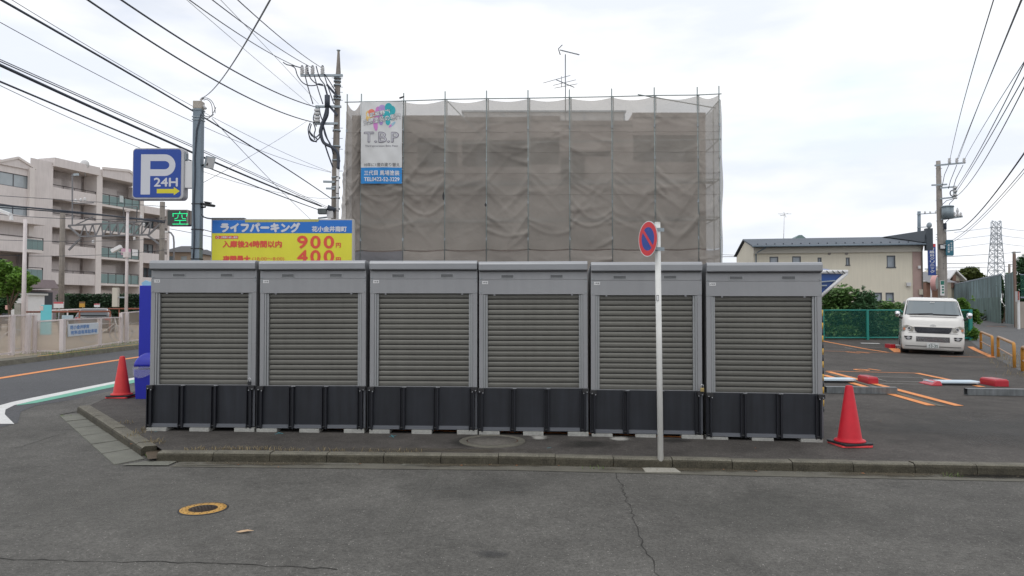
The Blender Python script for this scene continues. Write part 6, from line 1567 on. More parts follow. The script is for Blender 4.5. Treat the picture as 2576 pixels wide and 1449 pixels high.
# ================================================================ green fence and shrubs
gf = mat('fence_green', (.015, .22, .18), .45, var=.1); gn = bpy.data.materials.new('green_netting'); gn.use_nodes = True; nb = gn.node_tree.nodes['Principled BSDF']; nb.inputs['Base Color'].default_value = (.02, .16, .125, 1); nb.inputs['Alpha'].default_value = .26
YF = 32.6
t = thing('green_fence', 'low green chain-link fence behind the parking bays', 'fence', on(P(2180, 800, YF).x, YF))
fu = [2000, 2069, 2181, 2293, 2385, 2440]; FX = [P(u, 800, YF).x for u in fu]
for i, x in enumerate(FX):
    z0 = on(x, YF).z; z1 = P(2181, 780.5, YF).z; wd = .05 if i < 5 else .07
    b = MB(); b.box(x-wd, x+wd, YF-.05, YF+.05, z0-.05, z1+(.0 if i < 5 else .04)); b.build('post', gf, t)
    if i < 5:
        for z, nm in ((z1, 'top_rail'), (z0+.10, 'bottom_rail')): b = MB(); b.cyl((x, YF, z), (FX[i+1], YF, z), .035, None, 8); b.build(nm, gf, t)
        b = MB(); b.poly([(x, YF, z0+.1), (FX[i+1], YF, z0+.1), (FX[i+1], YF, z1), (x, YF, z1)]); b.build('netting', gn, t)
x0, x1 = FX[0], FX[-1]; bb = MB(); bb.box(x0, x1+.1, YF+.07, YF+.22, 0, g(16, 30)+.16); o = bb.build('fence_kerb', M['kerb']); o['kind'] = 'structure'
def shrub(label, lst, Y, n, size, m, seed, d=1.3, group='bushes behind the green fence'):
    random.seed(seed); bl_ = blobs_at(lst+[(u+random.uniform(-ru, ru), v-rv*random.uniform(.75, 1.25), random.uniform(2, 5), random.uniform(3, 8)) for u, v, ru, rv in lst[:5] for _ in (0, 1)], Y, d); q = bl_[0]; t = thing('shrub', label, 'bush', on(q[0], Y), group)
    b = MB()
    for k in range(6): e = bl_[k % len(bl_)]; b.tube([on(q[0]+random.uniform(-.4, .4), Y, -.05), Vector(((q[0]+e[0])/2, Y, 1.0)), Vector(e[:3])], [.04, .03, .01], 5)
    b.build('stems', M['bark'], t); leaves(MB(), bl_, n, size, seed, shell=.35).build('foliage', m, t, recalc=False)
shrub('tall light green bush rising beside the blue canopy', [(2100, 745, 34, 22), (2128, 738, 22, 16), (2122, 730, 16, 8), (2080, 765, 30, 22), (2140, 765, 30, 22), (2105, 790, 40, 30), (2145, 800, 36, 34), (2075, 810, 30, 30), (2110, 835, 40, 20), (2150, 838, 30, 18), (2126, 717, 12, 5)], 34.2, 13000, .17, M['leaf'], 21)
shrub('reddish-tipped bush in the middle of the green fence', [(2165, 748, 24, 17), (2185, 760, 20, 15), (2160, 775, 30, 22), (2190, 790, 26, 26), (2175, 815, 32, 30), (2205, 835, 26, 18), (2170, 725, 6, 7), (2150, 728, 4, 6)], 34.0, 8500, .16, M['leaf_dark'], 22)
shrub('low leafy bush between the middle fence post and the van', [(2225, 770, 26, 12), (2250, 775, 26, 14), (2240, 800, 36, 26), (2222, 825, 34, 26), (2262, 825, 24, 26), (2205, 790, 16, 18), (2280, 790, 20, 20)], 34.4, 8000, .16, M['leaf'], 23)
shrub('climbing green bush right of the van on the fence end', [(2428, 772, 18, 18), (2442, 792, 12, 18), (2422, 800, 20, 28), (2446, 825, 9, 24), (2432, 840, 14, 18), (2418, 756, 9, 7), (2452, 808, 6, 8)], 33.0, 7000, .14, M['leaf_light'], 24)
shrub('low green plants at the foot of the corrugated fence', [(2460, 792, 16, 5), (2495, 796, 16, 6), (2520, 800, 12, 6)], 52, 900, .2, M['leaf'], 25, 1, None)
# ================================================================ clinic building
Yc = 45.; cA = Vector((P(1896, 800, 46.3).x, 46.3, 0)); cB = Vector((P(2320, 800, 44.6).x, 44.6, 0)); cd = cB-cA; CY = math.atan2(cd.y, cd.x); CM = T(cA, CY); CL = cd.length
cl = thing('clinic_building', 'long cream two-storey building with a dark sloped roof', 'building', on(cA.x+5, 46))
cw = mat('cream_wall', (.73, .68, .56), .85, var=.04, vscale=.7, streak=.05); ct = mat('pink_tile', (.42, .30, .27), .7, var=.1, vscale=2); cr_ = mat('slate_roof', (.115, .135, .16), .85, var=.1, vscale=.8)
def cs(u):  # distance along the facade seen at u
    r = (u-CU)/F; return (r*cA.y-cA.x)/(cd.x/CL-r*cd.y/CL)
def cz_(v, u): s = cs(u); return P(u, v, cA.y+cd.y*s/CL).z
ze = cz_(622, 1900); hs = []
for u0, u1, v0, v1 in ((1936, 1958, 646, 672), (1993, 2015, 645, 671), (2057, 2067, 648, 668), (2128, 2138, 648, 667.5), (2231, 2253, 643, 673), (2197, 2218, 736, 758), (2227, 2248, 736, 758)):
    hs.append((cs(u0), cs(u1), cz_(v1, u0), cz_(v0, u0)))
st = cs(2296)
b = MB(CM); b.holes(0, st, .2, ze, hs, 0, .12); b.poly([(0, 0, .2), (0, 8, .2), (0, 8, ze-.1), (0, 3.6, ze+.70), (0, 0, ze-.05)]); b.poly([(CL, 0, .2), (CL, 8, .2), (CL, 8, ze), (CL, 0, ze)]); b.build('wall', cw, cl)
b = MB(CM); b.box(st+.001, CL-.0, -.04, .1, .2, ze); b.build('tile_wall', ct, cl)
for i, h in enumerate(hs):
    b = MB(CM); b.box(h[0], h[1], .07, .1, h[2], h[3]); wn_ = b.build('window', mat('clinic_glass', (.30, .34, .38), .12, spec=.9, var=.25, vscale=1.5), cl)
    b = MB(CM); w_ = .055
    b.box(h[0]-.03, h[1]+.03, -.03, .065, h[2]-.04, h[2]+.03); b.box(h[0], h[1], .0, .066, h[3]-w_, h[3]); b.box(h[0], h[0]+w_, .0, .066, h[2]+.031, h[3]-w_-.001); b.box(h[1]-w_, h[1], .0, .066, h[2]+.031, h[3]-w_-.001); b.build('window_frame', mat('frame_grey', (.09, .10, .11), .5), wn_)
b = MB(CM); zr = cz_(598.5, 1862)+.15; o_ = [(-.15, -.55, ze-.02), (CL+.25, -.55, ze-.02), (CL+.25, 3.6, zr+.0), (-.15, 3.6, zr+.0)]
lo = [b.v(p) for p in o_]; hi = [b.v((p[0], p[1], p[2]+.10)) for p in o_]; b.f(lo[::-1]); b.f(hi)
for i in range(4): b.f([lo[i], lo[(i+1) % 4], hi[(i+1) % 4], hi[i]])
rf = b.build('roof', cr_, cl)
b = MB(CM); b.poly([(-.15, 3.6, zr+.08), (CL+.25, 3.6, zr+.08), (CL+.25, 8.5, ze), (-.15, 8.5, ze)]); b.build('rear_roof', cr_, rf)
for k in range(19): b = MB(CM); s = .2+k*CL/19; b.box(s, s+.06, -.25, -.15, ze+.13, ze+.21); b.build('snow_guard', M['cable'], rf)
b = MB(CM); b.cyl((-.15, -.60, ze), (CL+.25, -.60, ze), .06, None, 8); b.build('gutter', M['bluesteel'], cl)
b = MB(CM); b.box(0, CL, -.15, -.002, ze-.42, ze-.06); b.build('eave_board', mat('eave_cream', (.60, .57, .50), .7), cl)
b = MB(CM); b.tube([(.7, -.55, ze-.05), (.15, -.1, ze-.4), (.12, -.08, .3)], .04, 6); b.build('downpipe', M['bluesteel'], cl)
b = MB(CM); b.tube([(CL-.1, -.55, ze-.05), (CL-.02, -.12, ze-.4), (CL-.02, -.12, .3)], .04, 6); b.build('downpipe', M['pole_dark'], cl)
s0 = cs(2266); zt = cz_(577, 2329)
b = MB(CM); b.poly([(s0, -.2+3.2, zr+.06), (CL+.1, -.5, zt-.1), (CL+.45, -.6, ze+.0), (CL-.1, -.62, ze+.12)]); b.poly([(CL+.1, -.5, zt-.1), (CL+.45, -.6, ze), (CL+.45, 5, ze), (CL+.1, 5, zt-.1)]); b.poly([(s0, 3.0, zr+.06), (CL+.1, -.5, zt-.1), (CL+.1, 5, zt-.1), (s0, 5, zr+.05)])
b.box(CL+.05, CL+.42, -.66, -.3, ze-.35, zt); b.build('roof_wedge', mat('wedge_dark', (.06, .075, .09), .6), cl, recalc=False)
b = MB(CM); s = cs(2050); b.prism([(s-.5, zr+.02), (s+.5, zr+.02), (s+.1, zr+.36), (s-.1, zr+.36)], 4, 6); b.build('roof_ridge', mat('ridge_green', (.18, .26, .25), .6), cl)
for u, v in ((2087, 638), (2130, 638)): b = MB(CM); s = cs(u); z = cz_(v, u); b.cyl((s, -.06, z), (s, .01, z), .09, .1, 10); b.build('vent', M['pole'], cl)
b = MB(CM); s = cs(2283); z = cz_(715, 2283); b.box(s-.1, s+.14, -.16, -.001, z-.12, z+.1); b.build('wall_lamp', M['ceramic'], cl)
b = MB(CM); s = cs(2311); z = cz_(672, 2311); b.box(s-.06, s+.08, -.14, -.041, z-.1, z+.08); b.build('wall_lamp', M['white'], cl)
b = MB(CM); s = cs(2314); z = cz_(734, 2314); b.box(s-.1, s+.1, -.16, -.041, z-.18, z+.15); b.build('meter_box', mat('meter_cream', (.5, .47, .38), .6), cl)
q = P(1970, 594, 49); t = thing('roof_antenna', 'thin white TV antenna on the left of the clinic roof', 'antenna', q)
b = MB(); b.cyl(q+Vector((0, 0, -.5)), P(1972.5, 535, 49), .02, .018, 6); b.build('mast', M['ceramic'], t)
b = MB()
for a, c_ in (((1957, 538), (1990, 538)), ((1963, 543), (1982, 536)), ((1970, 533), (1977, 547)), ((1961, 541), (1975, 543))): b.tube([P(*a, 49), P(*c_, 49)], .013, 4)
b.build('elements', M['ceramic'], t)
Y = 46; q = P(2340, 612, Y); t = thing('clinic_sign', 'tall blue vertical sign with white lettering and red top', 'sign', P(2342, 692, Y), None)
SM = T(P(2343, 653, Y), R(-12)); kS = Y/F; sw = 17*kS; sh = 79*kS
b = MB(SM); b.box(-sw/2, sw/2, -.08, .08, -sh/2, sh/2-8*kS); bs = b.build('blue_panel', mat('clinic_blue', (.015, .06, .30), .4), t)
b = MB(SM); b.box(-sw/2, sw/2, -.08, .08, sh/2-8*kS+.002, sh/2); b.build('red_panel', mat('clinic_red', (.60, .05, .06), .4), t)
for i, ch_ in enumerate('秀眼科クリニック'):
    ht_ = .22 if i < 6 and ch_ not in 'ニ' else .15
    text(ch_, bw, SM @ Matrix.Translation((0, -.083, sh/2-13*kS-(i+.0)*.205*1.0)), .26 if ch_ != 'ッ' else .19, .165 if ch_ not in 'ニッ' else .12, bs, thick=.006, name='letter')
b = MB(SM); b.bar((-sw/2-.2, 0, sh/2-.4), (-sw/2, 0, sh/2-.4), .06); b.bar((-sw/2-.2, 0, -sh/2+.4), (-sw/2, 0, -sh/2+.4), .06); b.build('bracket', M['steel'], t)
# small pole and dish on the roof
Y = 47.5; q = P(2311, 586, Y); t = thing('roof_mast', 'short steel mast with crossarm and round dish on the clinic roof end', 'mast', q)
b = MB(); b.cyl(q+Vector((0, 0, -.6)), P(2311, 532, Y), .11, .10, 10); b.build('pole', M['bluesteel'], t)
b = MB(); b.bar(P(2306, 539, Y-.1), P(2354, 536, Y-.1), .05); b.bar(P(2306, 572, Y-.1), P(2330, 571, Y-.1), .05); b.build('crossarm', M['steel'], t)
for u in (2326, 2339, 2353): b = MB(); b.lathe([(.03, 0), (.07, .05), (.04, .1), (.06, .14), (.0, .17)], 8, P(u, 537.5, Y-.1)); b.build('insulator', M['ceramic'], t)
b = MB(T(P(2336, 567, Y-.1), R(-65), R(-90))); b.lathe([(.03, -.03), (.14, -.015), (.20, .02), (.19, .03), (.0, -.02)], 18); b.build('dish', M['steel'], t)
# ================================================================ right utility pole
Y = 41.; pc = on(P(2371, 800, Y).x, Y); t = thing('power_pole', 'tall concrete power pole with transformer behind the white van', 'utility pole', pc)
b = MB(); b.tube([Vector((P(2372, 800, Y).x, Y, pc.z-.2)), P(2369, 745, Y), P(2366, 620, Y), P(2362, 500, Y), P(2359.3, 405, Y)], [.215, .205, .18, .15, .115], 14); b.build('pole', M['pole'], t)
b = MB(); b.tube([Vector((P(2378, 800, Y).x, Y-.05, pc.z-.2)), P(2377, 745, Y-.05), P(2375, 600, Y-.05), P(2374, 575, Y-.05)], .11, 10); b.build('conduit', M['pole'], t)
b = MB(); b.cyl(P(2374, 577, Y-.05), P(2374, 562, Y-.05), .13, .13, 10); b.build('conduit_cap', M['cable'], t)
def rb_(nm, a, c_, w_, m=M['steel'], dy=-.25): b = MB(); b.bar(P(*a, Y+dy), P(*c_, Y+dy), w_); return b.build(nm, m, t)
ar = rb_('crossarm', (2351, 416.5), (2427, 409.5), .085); rb_('crossarm', (2343, 466), (2381, 464), .08); rb_('crossarm', (2364, 473), (2400, 470), .08); rb_('crossarm', (2364, 500), (2404, 496), .08); rb_('arm_upright', (2401, 468), (2401, 499), .12); rb_('crossarm', (2367, 552), (2420, 545), .09); rb_('crossarm', (2376, 581.5), (2415, 577.5), .05)
for u in (2387.5, 2406, 2424.5):
    b = MB(); b.lathe([(.04, 0), (.10, .03), (.05, .08), (.10, .13), (.05, .2), (.09, .25), (.04, .31)], 9, P(u, 411, Y-.25)); b.build('insulator', M['ceramic'], ar)
for v in (472, 481, 490, 498): b = MB(); b.cyl(P(2397, v, Y-.35), P(2406, v, Y-.35), .06, None, 8); b.build('insulator', M['ceramic'], t)
b = MB(); b.cyl(P(2383, 550, Y-.45), P(2383, 521, Y-.45), .30, .30, 16); tr = b.build('transformer', mat('transformer_grey', (.22, .27, .30), .45, .2, streak=.2), t)
b = MB(); b.cyl(P(2383, 521, Y-.45), P(2383, 518, Y-.45), .33, .30, 16); b.build('transformer_lid', M['steel'], tr)
for u, v, h in ((2408, 545, .5), (2400, 546, .3), (2416, 545, .25)): b = MB(); b.lathe([(.05, 0), (.09, .05), (.05, h*.4), (.08, h*.6), (.03, h)], 8, P(u, v, Y-.3)); b.build('bushing', M['ceramic'], t)
for v in (424, 445, 470, 505, 530, 556, 590, 597, 603): b = MB(); b.cyl(P(2353, v, Y), P(2369, v, Y), .015, None, 5); b.build('step_bolt', M['steel'], t)
b = MB(); pp = [P(2397+8*math.cos(R(a)), 486+8*math.sin(R(a)), Y-.3) for a in range(20, 380, 30)]; b.tube(pp, .03, 6); b.build('wire_coil', M['cable'], t)
for lst in (((2386, 415), (2375, 440), (2369, 470)), ((2406, 415), (2390, 455), (2385, 475)), ((2422, 415), (2404, 450), (2398, 470)), ((2400, 500), (2388, 512), (2386, 520)), ((2369, 515), (2380, 505), (2398, 500)), ((2388, 550), (2378, 560), (2372, 580))):
    b = MB(); b.tube([P(u, v, Y-.3) for u, v in lst], .018, 5); b.build('jumper_wire', M['cable'], t)
b = MB(); q = P(2369, 621, Y-.28); b.box(q.x-.17, q.x+.17, q.y-.06, q.y+.06, q.z-.15, q.z+.15); b.build('plate_box', M['black'], t)
b = MB(); b.box(q.x-.13, q.x+.13, q.y-.066, q.y-.061, q.z-.10, q.z+.10); b.build('plate_face', M['ceramic'], t)
Ys_ = Y-.35; c = P(2388, 623.5, Ys_); t = thing('pole_sign', 'teal vertical sign with white lettering on the power pole', 'sign', c, None); kx = Ys_/F
tl_ = mat('teal_sign', (.02, .14, .20), .45)
b = MB(T(c)); b.prism(rrect(-9.5*kx, 9.5*kx, -20*kx, 20*kx, .07, 2), -.03, .03); tb = b.build('panel', tl_, t)
b = MB(); b.bar(P(2372, 616, Ys_), P(2379, 616, Ys_), .06); b.build('bracket', M['steel'], t)
for i, (txt, dx_, n_) in enumerate((('花小金井', 3.8, 4), ('南公民館', -3.2, 4))):
    for j, ch_ in enumerate(txt): text(ch_, bw, T(c) @ Matrix.Translation((dx_*kx, -.033, (11.5-i*4.5-j*5.6)*kx)), 4.6*kx, 4.6*kx, tb, thick=.003, name='letter')
Yg = Y-.5; c = P(2369.5, 724.5, Yg); t = thing('route_sign', 'narrow green and white sign on the foot of the power pole', 'sign', c); kx = Yg/F
b = MB(T(c)); b.box(-5*kx, 5*kx, -.02, .02, -19*kx, 19*kx); wp = b.build('panel', M['white'], t)
b = MB(T(c)); b.box(-4.4*kx, 4.4*kx, -.025, -.0205, 8*kx, 18*kx); b.build('green_field', mat('route_green', (.01, .16, .11), .5), wp)
for j in range(3): b = MB(T(c)); z_ = (2.5-j*7)*kx; b.box(-1.5*kx, 3.5*kx, -.025, -.0205, z_-2.2*kx, z_+2.2*kx); b.build('green_mark', mat('route_green', (0, 0, 0)), wp)
# traffic mirror seen from behind
Y = 40; c = P(2352, 713, Y); t = thing('traffic_mirror', 'round traffic mirror with pink hood seen from behind left of the pole', 'traffic mirror', on(P(2341, 800, Y).x, Y))
b = MB(T(c, R(40), R(-90))); b.lathe([(.30, -.02), (.40, -.01), (.42, .03), (.38, .06), (.2, .10), (.0, .12)], 22); b.build('mirror_back', mat('mirror_grey', (.24, .27, .24), .5), t)
b = MB(T(c, R(40)))
for a in range(60, 230, 14): a0, a1_ = R(a), R(a+14); b.poly([(.43*math.cos(a0), -.16, .43*math.sin(a0)), (.43*math.cos(a1_), -.16, .43*math.sin(a1_)), (.45*math.cos(a1_), .10, .45*math.sin(a1_)), (.45*math.cos(a0), .10, .45*math.sin(a0))])
b.build('hood', mat('hood_pink', (.62, .34, .32), .5), t)
b = MB(); q = P(2341, 713, Y); b.tube([on(q.x, Y, -.05), P(2341, 703, Y)], .04, 8); b.build('post', M['ceramic'], t); b = MB(); b.bar(P(2341, 712, Y), c, .05); b.build('arm', M['steel'], t)
# ================================================================ houses, tree, corrugated fence, pylon
def gable_house(label, u0, u1, ug, vg, ve, Y, wallc, roofc, name='gabled_house'):
    t = thing(name, label, 'house', on(P((u0+u1)/2, 800, Y).x, Y)); x0, x1, xg = P(u0, 0, Y).x, P(u1, 0, Y).x, P(ug, 0, Y).x
    zg, ze_ = P(0, vg, Y).z, P(0, ve, Y).z
    b = MB(); b.prism([(x0, .2), (x1, .2), (x1, ze_), (xg, zg), (x0, ze_)], Y, Y+9); b.build('wall', wallc, t)
    b = MB()
    for a, c_ in (((x0-.4, ze_-.25*(zg-ze_)/max(.1, xg-x0)*.4), (xg, zg)), ((xg, zg), (x1+.4, ze_-.3))):
        v_ = [b.v((a[0], Y-.4, a[1]+.02)), b.v((c_[0], Y-.4, c_[1]+.02)), b.v((c_[0], Y+9.4, c_[1]+.02)), b.v((a[0], Y+9.4, a[1]+.02))]; w_ = [b.v(v.co+Vector((0, 0, .14))) for v in v_]
        b.f(v_[::-1]); b.f(w_)
        for i in range(4): b.f([v_[i], v_[(i+1) % 4], w_[(i+1) % 4], w_[i]])
    b.build('roof', roofc, t)
    return t
cream = mat('cream_house', (.52, .48, .38), .8, var=.05); rg = mat('grey_roof', (.20, .20, .21), .7)
t = gable_house('cream gabled house right of the power pole', 2380, 2401, 2387, 683, 699, 66, cream, M['white'])
b = MB(); Y = 66; b.box(P(2379, 0, Y).x, P(2387, 0, Y).x, Y-.3, Y-.01, P(0, 724, Y).z, P(0, 692, Y).z); b.build('brown_panel', mat('brown_panel', (.20, .12, .09), .8), t)
b = MB(); b.box(P(2380, 0, Y).x, P(2387, 0, Y).x, Y-.8, Y-.31, P(0, 718, Y).z, P(0, 707, Y).z); b.build('balcony', mat('balcony_brown', (.12, .09, .08), .7), t)
t = thing('brown_house', 'brown house with a grey roof behind the clinic sign', 'house', on(P(2345, 800, 60).x, 60)); Y = 60
b = MB(); b.box(P(2318, 0, Y).x, P(2366, 0, Y).x, Y, Y+6, .2, P(0, 711, Y).z); b.build('wall', mat('brown_wall', (.24, .13, .09), .8, var=.1), t)
b = MB(); v_ = [(P(2316, 0, Y).x, Y-.5, P(0, 711, Y).z), (P(2386, 0, Y).x, Y-.5, P(0, 711, Y).z), (P(2386, 0, Y).x, Y+4, P(0, 684, Y+4).z), (P(2330, 0, Y).x, Y+4, P(0, 684, Y+4).z)]; b.poly(v_); b.build('roof', rg, t)
b = MB(); b.box(P(2357, 0, Y).x, P(2364, 0, Y).x, Y-.2, Y-.05, .5, P(0, 719, Y).z); b.build('orange_panel', mat('orange_panel', (.60, .17, .06), .7), t)
b = MB(); b.prism([(P(2322, 0, 64).x, P(0, 690, 64).z), (P(2372, 0, 64).x, P(0, 690, 64).z), (P(2366, 0, 64).x, P(0, 680, 64).z), (P(2357, 0, 64).x, P(0, 672, 64).z), (P(2346, 0, 64).x, P(0, 680, 64).z)], 64, 66); b.build('upper_gable', cream, t)
b = MB(); b.bar(P(2344, 681, 63.8), P(2357, 671, 63.8), .15); b.bar(P(2357, 671, 63.8), P(2368, 681, 63.8), .15); b.build('gable_trim', M['white'], t)
tree('round_tree', 'round dark green tree behind the corrugated fence', 'tree', on(P(2438, 800, 76).x, 76), 2.5,
     [(*P(u, v, 76), ru*76/F, ru*76/F, rv*76/F) for u, v, ru, rv in ((2437, 692, 26, 17), (2420, 702, 20, 14), (2456, 700, 20, 14), (2440, 680, 18, 9), (2430, 715, 26, 16), (2462, 712, 20, 14), (2410, 714, 12, 10), (2447, 725, 26, 14))], 9000, .32, mat('tree_leaf_olive', (.11, .14, .035), .6, island=.5, trans=.25, var=.35, vscale=.5), 31, .25)
tree('dark_tree', 'dark green tree at the right photo edge behind the mesh', 'tree', on(P(2590, 800, 50).x, 50), 3,
     [(*P(u, v, 50), ru*50/F, ru*50/F, rv*50/F) for u, v, ru, rv in ((2590, 665, 28, 26), (2570, 690, 20, 22), (2605, 640, 22, 20), (2575, 722, 24, 26), (2610, 700, 40, 40), (2590, 750, 40, 24), (2566, 660, 12, 14))], 14000, .2, M['leaf_dark'], 32, .2)
# corrugated fence
cf = thing('corrugated_fence', 'tall weathered blue-green corrugated steel fence along the side road', 'fence', on(P(2480, 800, 52).x, 52))
cfm = mat('corrugated_steel', (.20, .275, .285), .6, .1, var=.18, vscale=.9, streak=.7)
fa = Vector((P(2519, 800, 47.5).x, 47.5)); fb = Vector((P(2401, 800, 66).x, 66))
_mp = [n for n in cfm.node_tree.nodes if n.type == 'MAPPING'][0]; _mp.inputs['Scale'].default_value = (1.3, 1.3, .12)
def corr(A_, B_, za0, za1, zb0, zb1, name, m, amp=.035):
    d = (B_-A_); L_ = d.length; n = int(L_/.07); b = MB(); nrm = Vector((d.y, -d.x)).normalized(); pr = None
    for i in range(n+1):
        s = i/n; off_ = amp*(1 if (i//2) % 2 else -1); q = A_.lerp(B_, s)+nrm*off_
        j = .03*noise.noise(Vector((s*30, 2, 1)))
        cur = [b.v((q.x, q.y, za0+(zb0-za0)*s)), b.v((q.x, q.y, za1+(zb1-za1)*s+j))]
        if pr: b.f([pr[0], cur[0], cur[1], pr[1]])
        pr = cur
    return b.build(name, m, cf)
zn0, zn1 = P(2519, 802, fa.y).z, P(2519, 692, fa.y).z; zf0, zf1 = P(2401, 790, fb.y).z, P(2401, 716, fb.y).z
zm0, zm1 = zn0+(zn1-zn0)*.50, zf0+(zf1-zf0)*.47
dn = (fb-fa).normalized(); nn_ = Vector((-dn.y, dn.x))*.04
corr(fa, fb, zm0-.05, zn1, zm1-.05, zf1, 'upper_sheets', cfm); corr(fa+nn_, fb+nn_, zn0-.3, zm0, zf0-.5, zm1, 'lower_sheets', mat('corrugated_steel_dark', (.15, .215, .205), .65, .1, var=.2, vscale=.9, streak=.5))
b = MB(); b.bar((*fa, zn1+.04), (*fb, zf1+.04), .09); b.build('top_rail', M['bluesteel'], cf)
fc0 = Vector((P(2528, 800, 46.4).x, 46.4)); fc1 = Vector((P(2551, 800, 43.5).x, 43.5))
corr(fc0, fc1, P(0, 806, 45).z-.2, P(2528, 691, 46.4).z, P(0, 808, 43.5).z-.2, P(2551, 685, 43.5).z, 'end_sheet', cfm, .02)
b = MB(); q = fc1; b.bar((q.x, q.y-.1, .4), (q.x, q.y-.1, P(2551, 640, q.y).z), .11); b.build('end_post', mat('rusty_post', (.22, .15, .12), .7), cf)
shrub('dark foliage filling the gap in the corrugated fence', [(2524, 715, 6, 20), (2524, 750, 6, 22), (2524, 785, 6, 20)], 48.2, 1500, .22, M['leaf_dark'], 41, 1, None)
# mesh fence and wall at the right edge
Y = 43; mf = thing('wall_mesh_fence', 'dark green mesh screen above the beige wall at the right edge', 'fence', (P(2570, 0, Y).x, Y, P(0, 755, Y).z))
xa, xb = P(2552, 0, Y).x, P(2700, 0, Y).x
b = MB(); b.box(xa, xb, Y-.02, Y+.02, P(0, 692, Y).z, P(0, 689.5, Y).z); b.build('top_rail', M['bluesteel'], mf)
b = MB(); b.box(xa, xb, Y-.02, Y+.02, P(0, 750, Y).z, P(0, 746, Y).z); b.build('bottom_rail', M['bluesteel'], mf)
b = MB(); b.poly([(xa, Y, P(0, 748, Y).z), (xb, Y, P(0, 748, Y).z), (xb, Y, P(0, 691, Y).z), (xa, Y, P(0, 691, Y).z)]); b.build('mesh', gn, mf)
b = MB(); xa = P(2546, 0, 42.5).x; za = P(0, 759, 42.5).z; b.box(xa, xa+8, 42.5, 42.8, .3, za); bw_ = b.build('boundary_wall', mat('beige_wall', (.36, .32, .28), .85, var=.1, vscale=.8, streak=.25)); tag(bw_, 'plain beige concrete wall at the right edge below the mesh screen', 'wall')
Y = 41.5; c = on(P(2543, 800, Y).x, Y); t = thing('notice_post', 'white notice board on a white post before the corrugated fence', 'sign', c)
b = MB(); x = P(2546, 0, Y).x; b.bar((x, Y, c.z-.1), (x, Y, P(0, 736, Y).z), .10); b.build('post', M['white'], t)
b = MB(); b.box(P(2536, 0, Y).x, P(2543.5, 0, Y).x, Y-.1, Y-.07, P(0, 759, Y).z, P(0, 733, Y).z); b.build('board', mat('notice_grey', (.42, .42, .42), .6), t)
b = MB(); b.box(P(2542, 0, Y).x, P(2545, 0, Y).x, Y-.13, Y-.101, P(0, 755, Y).z, P(0, 733, Y).z); b.build('red_edge', mat('notice_red', (.35, .10, .08), .6), t)
# distant poles and pylon
for i, (u, vt, vb, arm, Y) in enumerate(((2550, 633, 700, (2545, 2566), 75), (2538, 664, 700, (2536, 2549), 95))):
    c = on(P(u, 800, Y).x, Y); t = thing('distant_pole', ['distant brown utility pole with one crossarm by the dark tree', 'smaller distant utility pole just left of the brown one'][i], 'utility pole', c)
    b = MB(); b.cyl(c, P(u, vt, Y), .17, .14, 8); b.build('pole', M['pole_dark'], t); b = MB(); b.bar(P(arm[0], vt+2.5, Y), P(arm[1], vt+1.5, Y), .12); b.build('crossarm', M['steel'], t)
Y = 400; pk_ = Y/F; t = thing('power_pylon', 'tall lattice power pylon far behind the corrugated fence', 'pylon', P(2505, 772, Y)); pm_ = mat('pylon_steel', (.42, .46, .50), .7, .1)
def lv(v):
    hw = 7.6*pk_ if v < 585 else (7.6+(v-585)/112*6.2)*pk_
    q = P(2505, v, Y); return [Vector((q.x+sx*hw, Y+sy*hw, q.z)) for sx, sy in ((-1, -1), (1, -1), (1, 1), (-1, 1))]
levels = [557, 573, 588, 601, 615, 630, 646, 663, 681, 700, 735, 774]
for i in range(4): b = MB(); b.tube([lv(v)[i] for v in levels], .26, 5); b.build('leg', pm_, t)
for a, c_ in zip(levels, levels[1:]):
    A4, C4 = lv(a), lv(c_); b = MB()
    for i in range(4):
        j = (i+1) % 4; b.tube([A4[i], C4[j]], .13, 4); b.tube([A4[j], C4[i]], .13, 4); b.tube([C4[i], C4[j]], .13, 4)
    o = b.build('lattice', pm_, t); o['kind'] = 'stuff'
for v, hwd in ((557, 11), (573, 15), (592, 15), (612, 15)):
    q = P(2505, v, Y)
    for s in (-1, 1): b = MB(); b.tube([q+Vector((s*6*pk_, 0, 0)), q+Vector((s*hwd*pk_, 0, .3))], .3, 4); b.tube([q+Vector((s*6*pk_, 0, -2)), q+Vector((s*hwd*pk_, 0, .3))], .18, 4); b.build('arm', pm_, t)
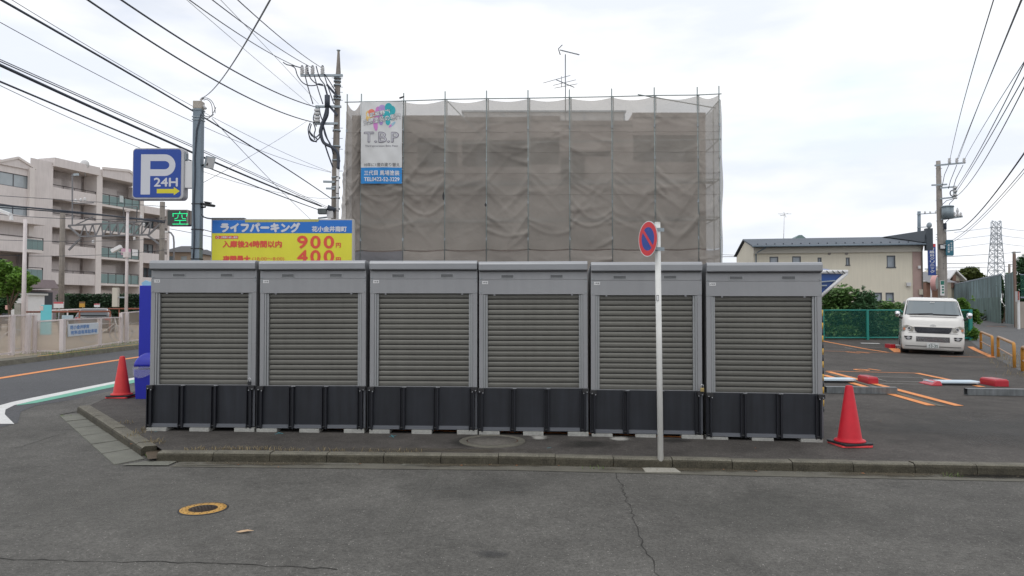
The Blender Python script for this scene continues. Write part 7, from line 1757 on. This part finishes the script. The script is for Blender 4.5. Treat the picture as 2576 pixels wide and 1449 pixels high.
# ---- right-hand cables
YR = 40.7
for i, (p0, pm0, p1, Y0, r) in enumerate((((2506, -24), (2446, 208), (2389, 400), 13, .012), ((2580, -24), (2488, 221), (2407, 400), 13, .012), ((2577, -24), (2487, 223), (2410, 400), 13.5, .011), ((2600, 118), (2501, 286), (2426, 400), 16, .012),
        ((2600, 110), (2514, 299), (2402, 477), 15, .014), ((2600, 150), (2512, 320), (2402, 486), 15, .014), ((2600, 170), (2520, 340), (2402, 496), 15, .014), ((2600, 350), (2519, 471), (2414, 578), 15, .020), ((2600, 395), (2515, 500), (2378, 612), 16, .010), ((2600, 405), (2518, 505), (2380, 616), 16.5, .008))):
    wire(['power line to the left insulator of the right pole', 'power line to the middle insulator of the right pole', 'second power line hugging the middle insulator line', 'power line to the right insulator of the right pole',
          'upper of three service cables ending at the pole bracket', 'middle of three service cables ending at the pole bracket', 'lowest of three service cables ending at the pole bracket', 'thick sagging cable ending at the short lowest pole arm', 'thin pale wire below the thick sagging cable', 'thinnest wire beside the pale one below the sagging cable'][i],
         p0, pm0, p1, Y0, YR, r, [M['cable_thin'], M['cable']][i == 7], name='right_cable', group='cables to the right power pole')
wire('cable crossing level from the power pole to the distant pole', (2372, 646), (2450, 642), (2550, 635.5), YR, 75, .02, M['cable_thin'])
wire('lower level cable from the power pole past the pylon', (2372, 663), (2450, 662), (2600, 655), YR, 80, .018, M['cable_thin'])
wire('lowest level cable behind the round tree', (2372, 674), (2450, 673), (2600, 667), YR, 80, .018, M['cable_thin'])
for i, (vl, vr, v) in enumerate(((563, 561, 573), (609, 604, 592), (632, 627, 612))):
    wire('pylon line running left from pylon arm level %s' % ('top', 'middle', 'bottom')[i], (2400, v+12), (2440, v+7), (2491, v+.5), 330, 400, .12, pm_, name='pylon_line', group='lines of the far pylon')
    wire('pylon line running right from pylon arm level %s' % ('top', 'middle', 'bottom')[i], (2519, v+.5), (2545, v+4), (2620, v+9), 400, 330, .12, pm_, name='pylon_line', group='lines of the far pylon')
wire('thin wire left of the clinic roof behind the scaffold', (1800, 647), (1850, 646), (1900, 650), 70, 60, .03, M['cable_thin'])
wire('lower thin wire left of the clinic behind the scaffold', (1800, 640), (1850, 642), (1900, 645), 70, 60, .02, M['cable_thin'])
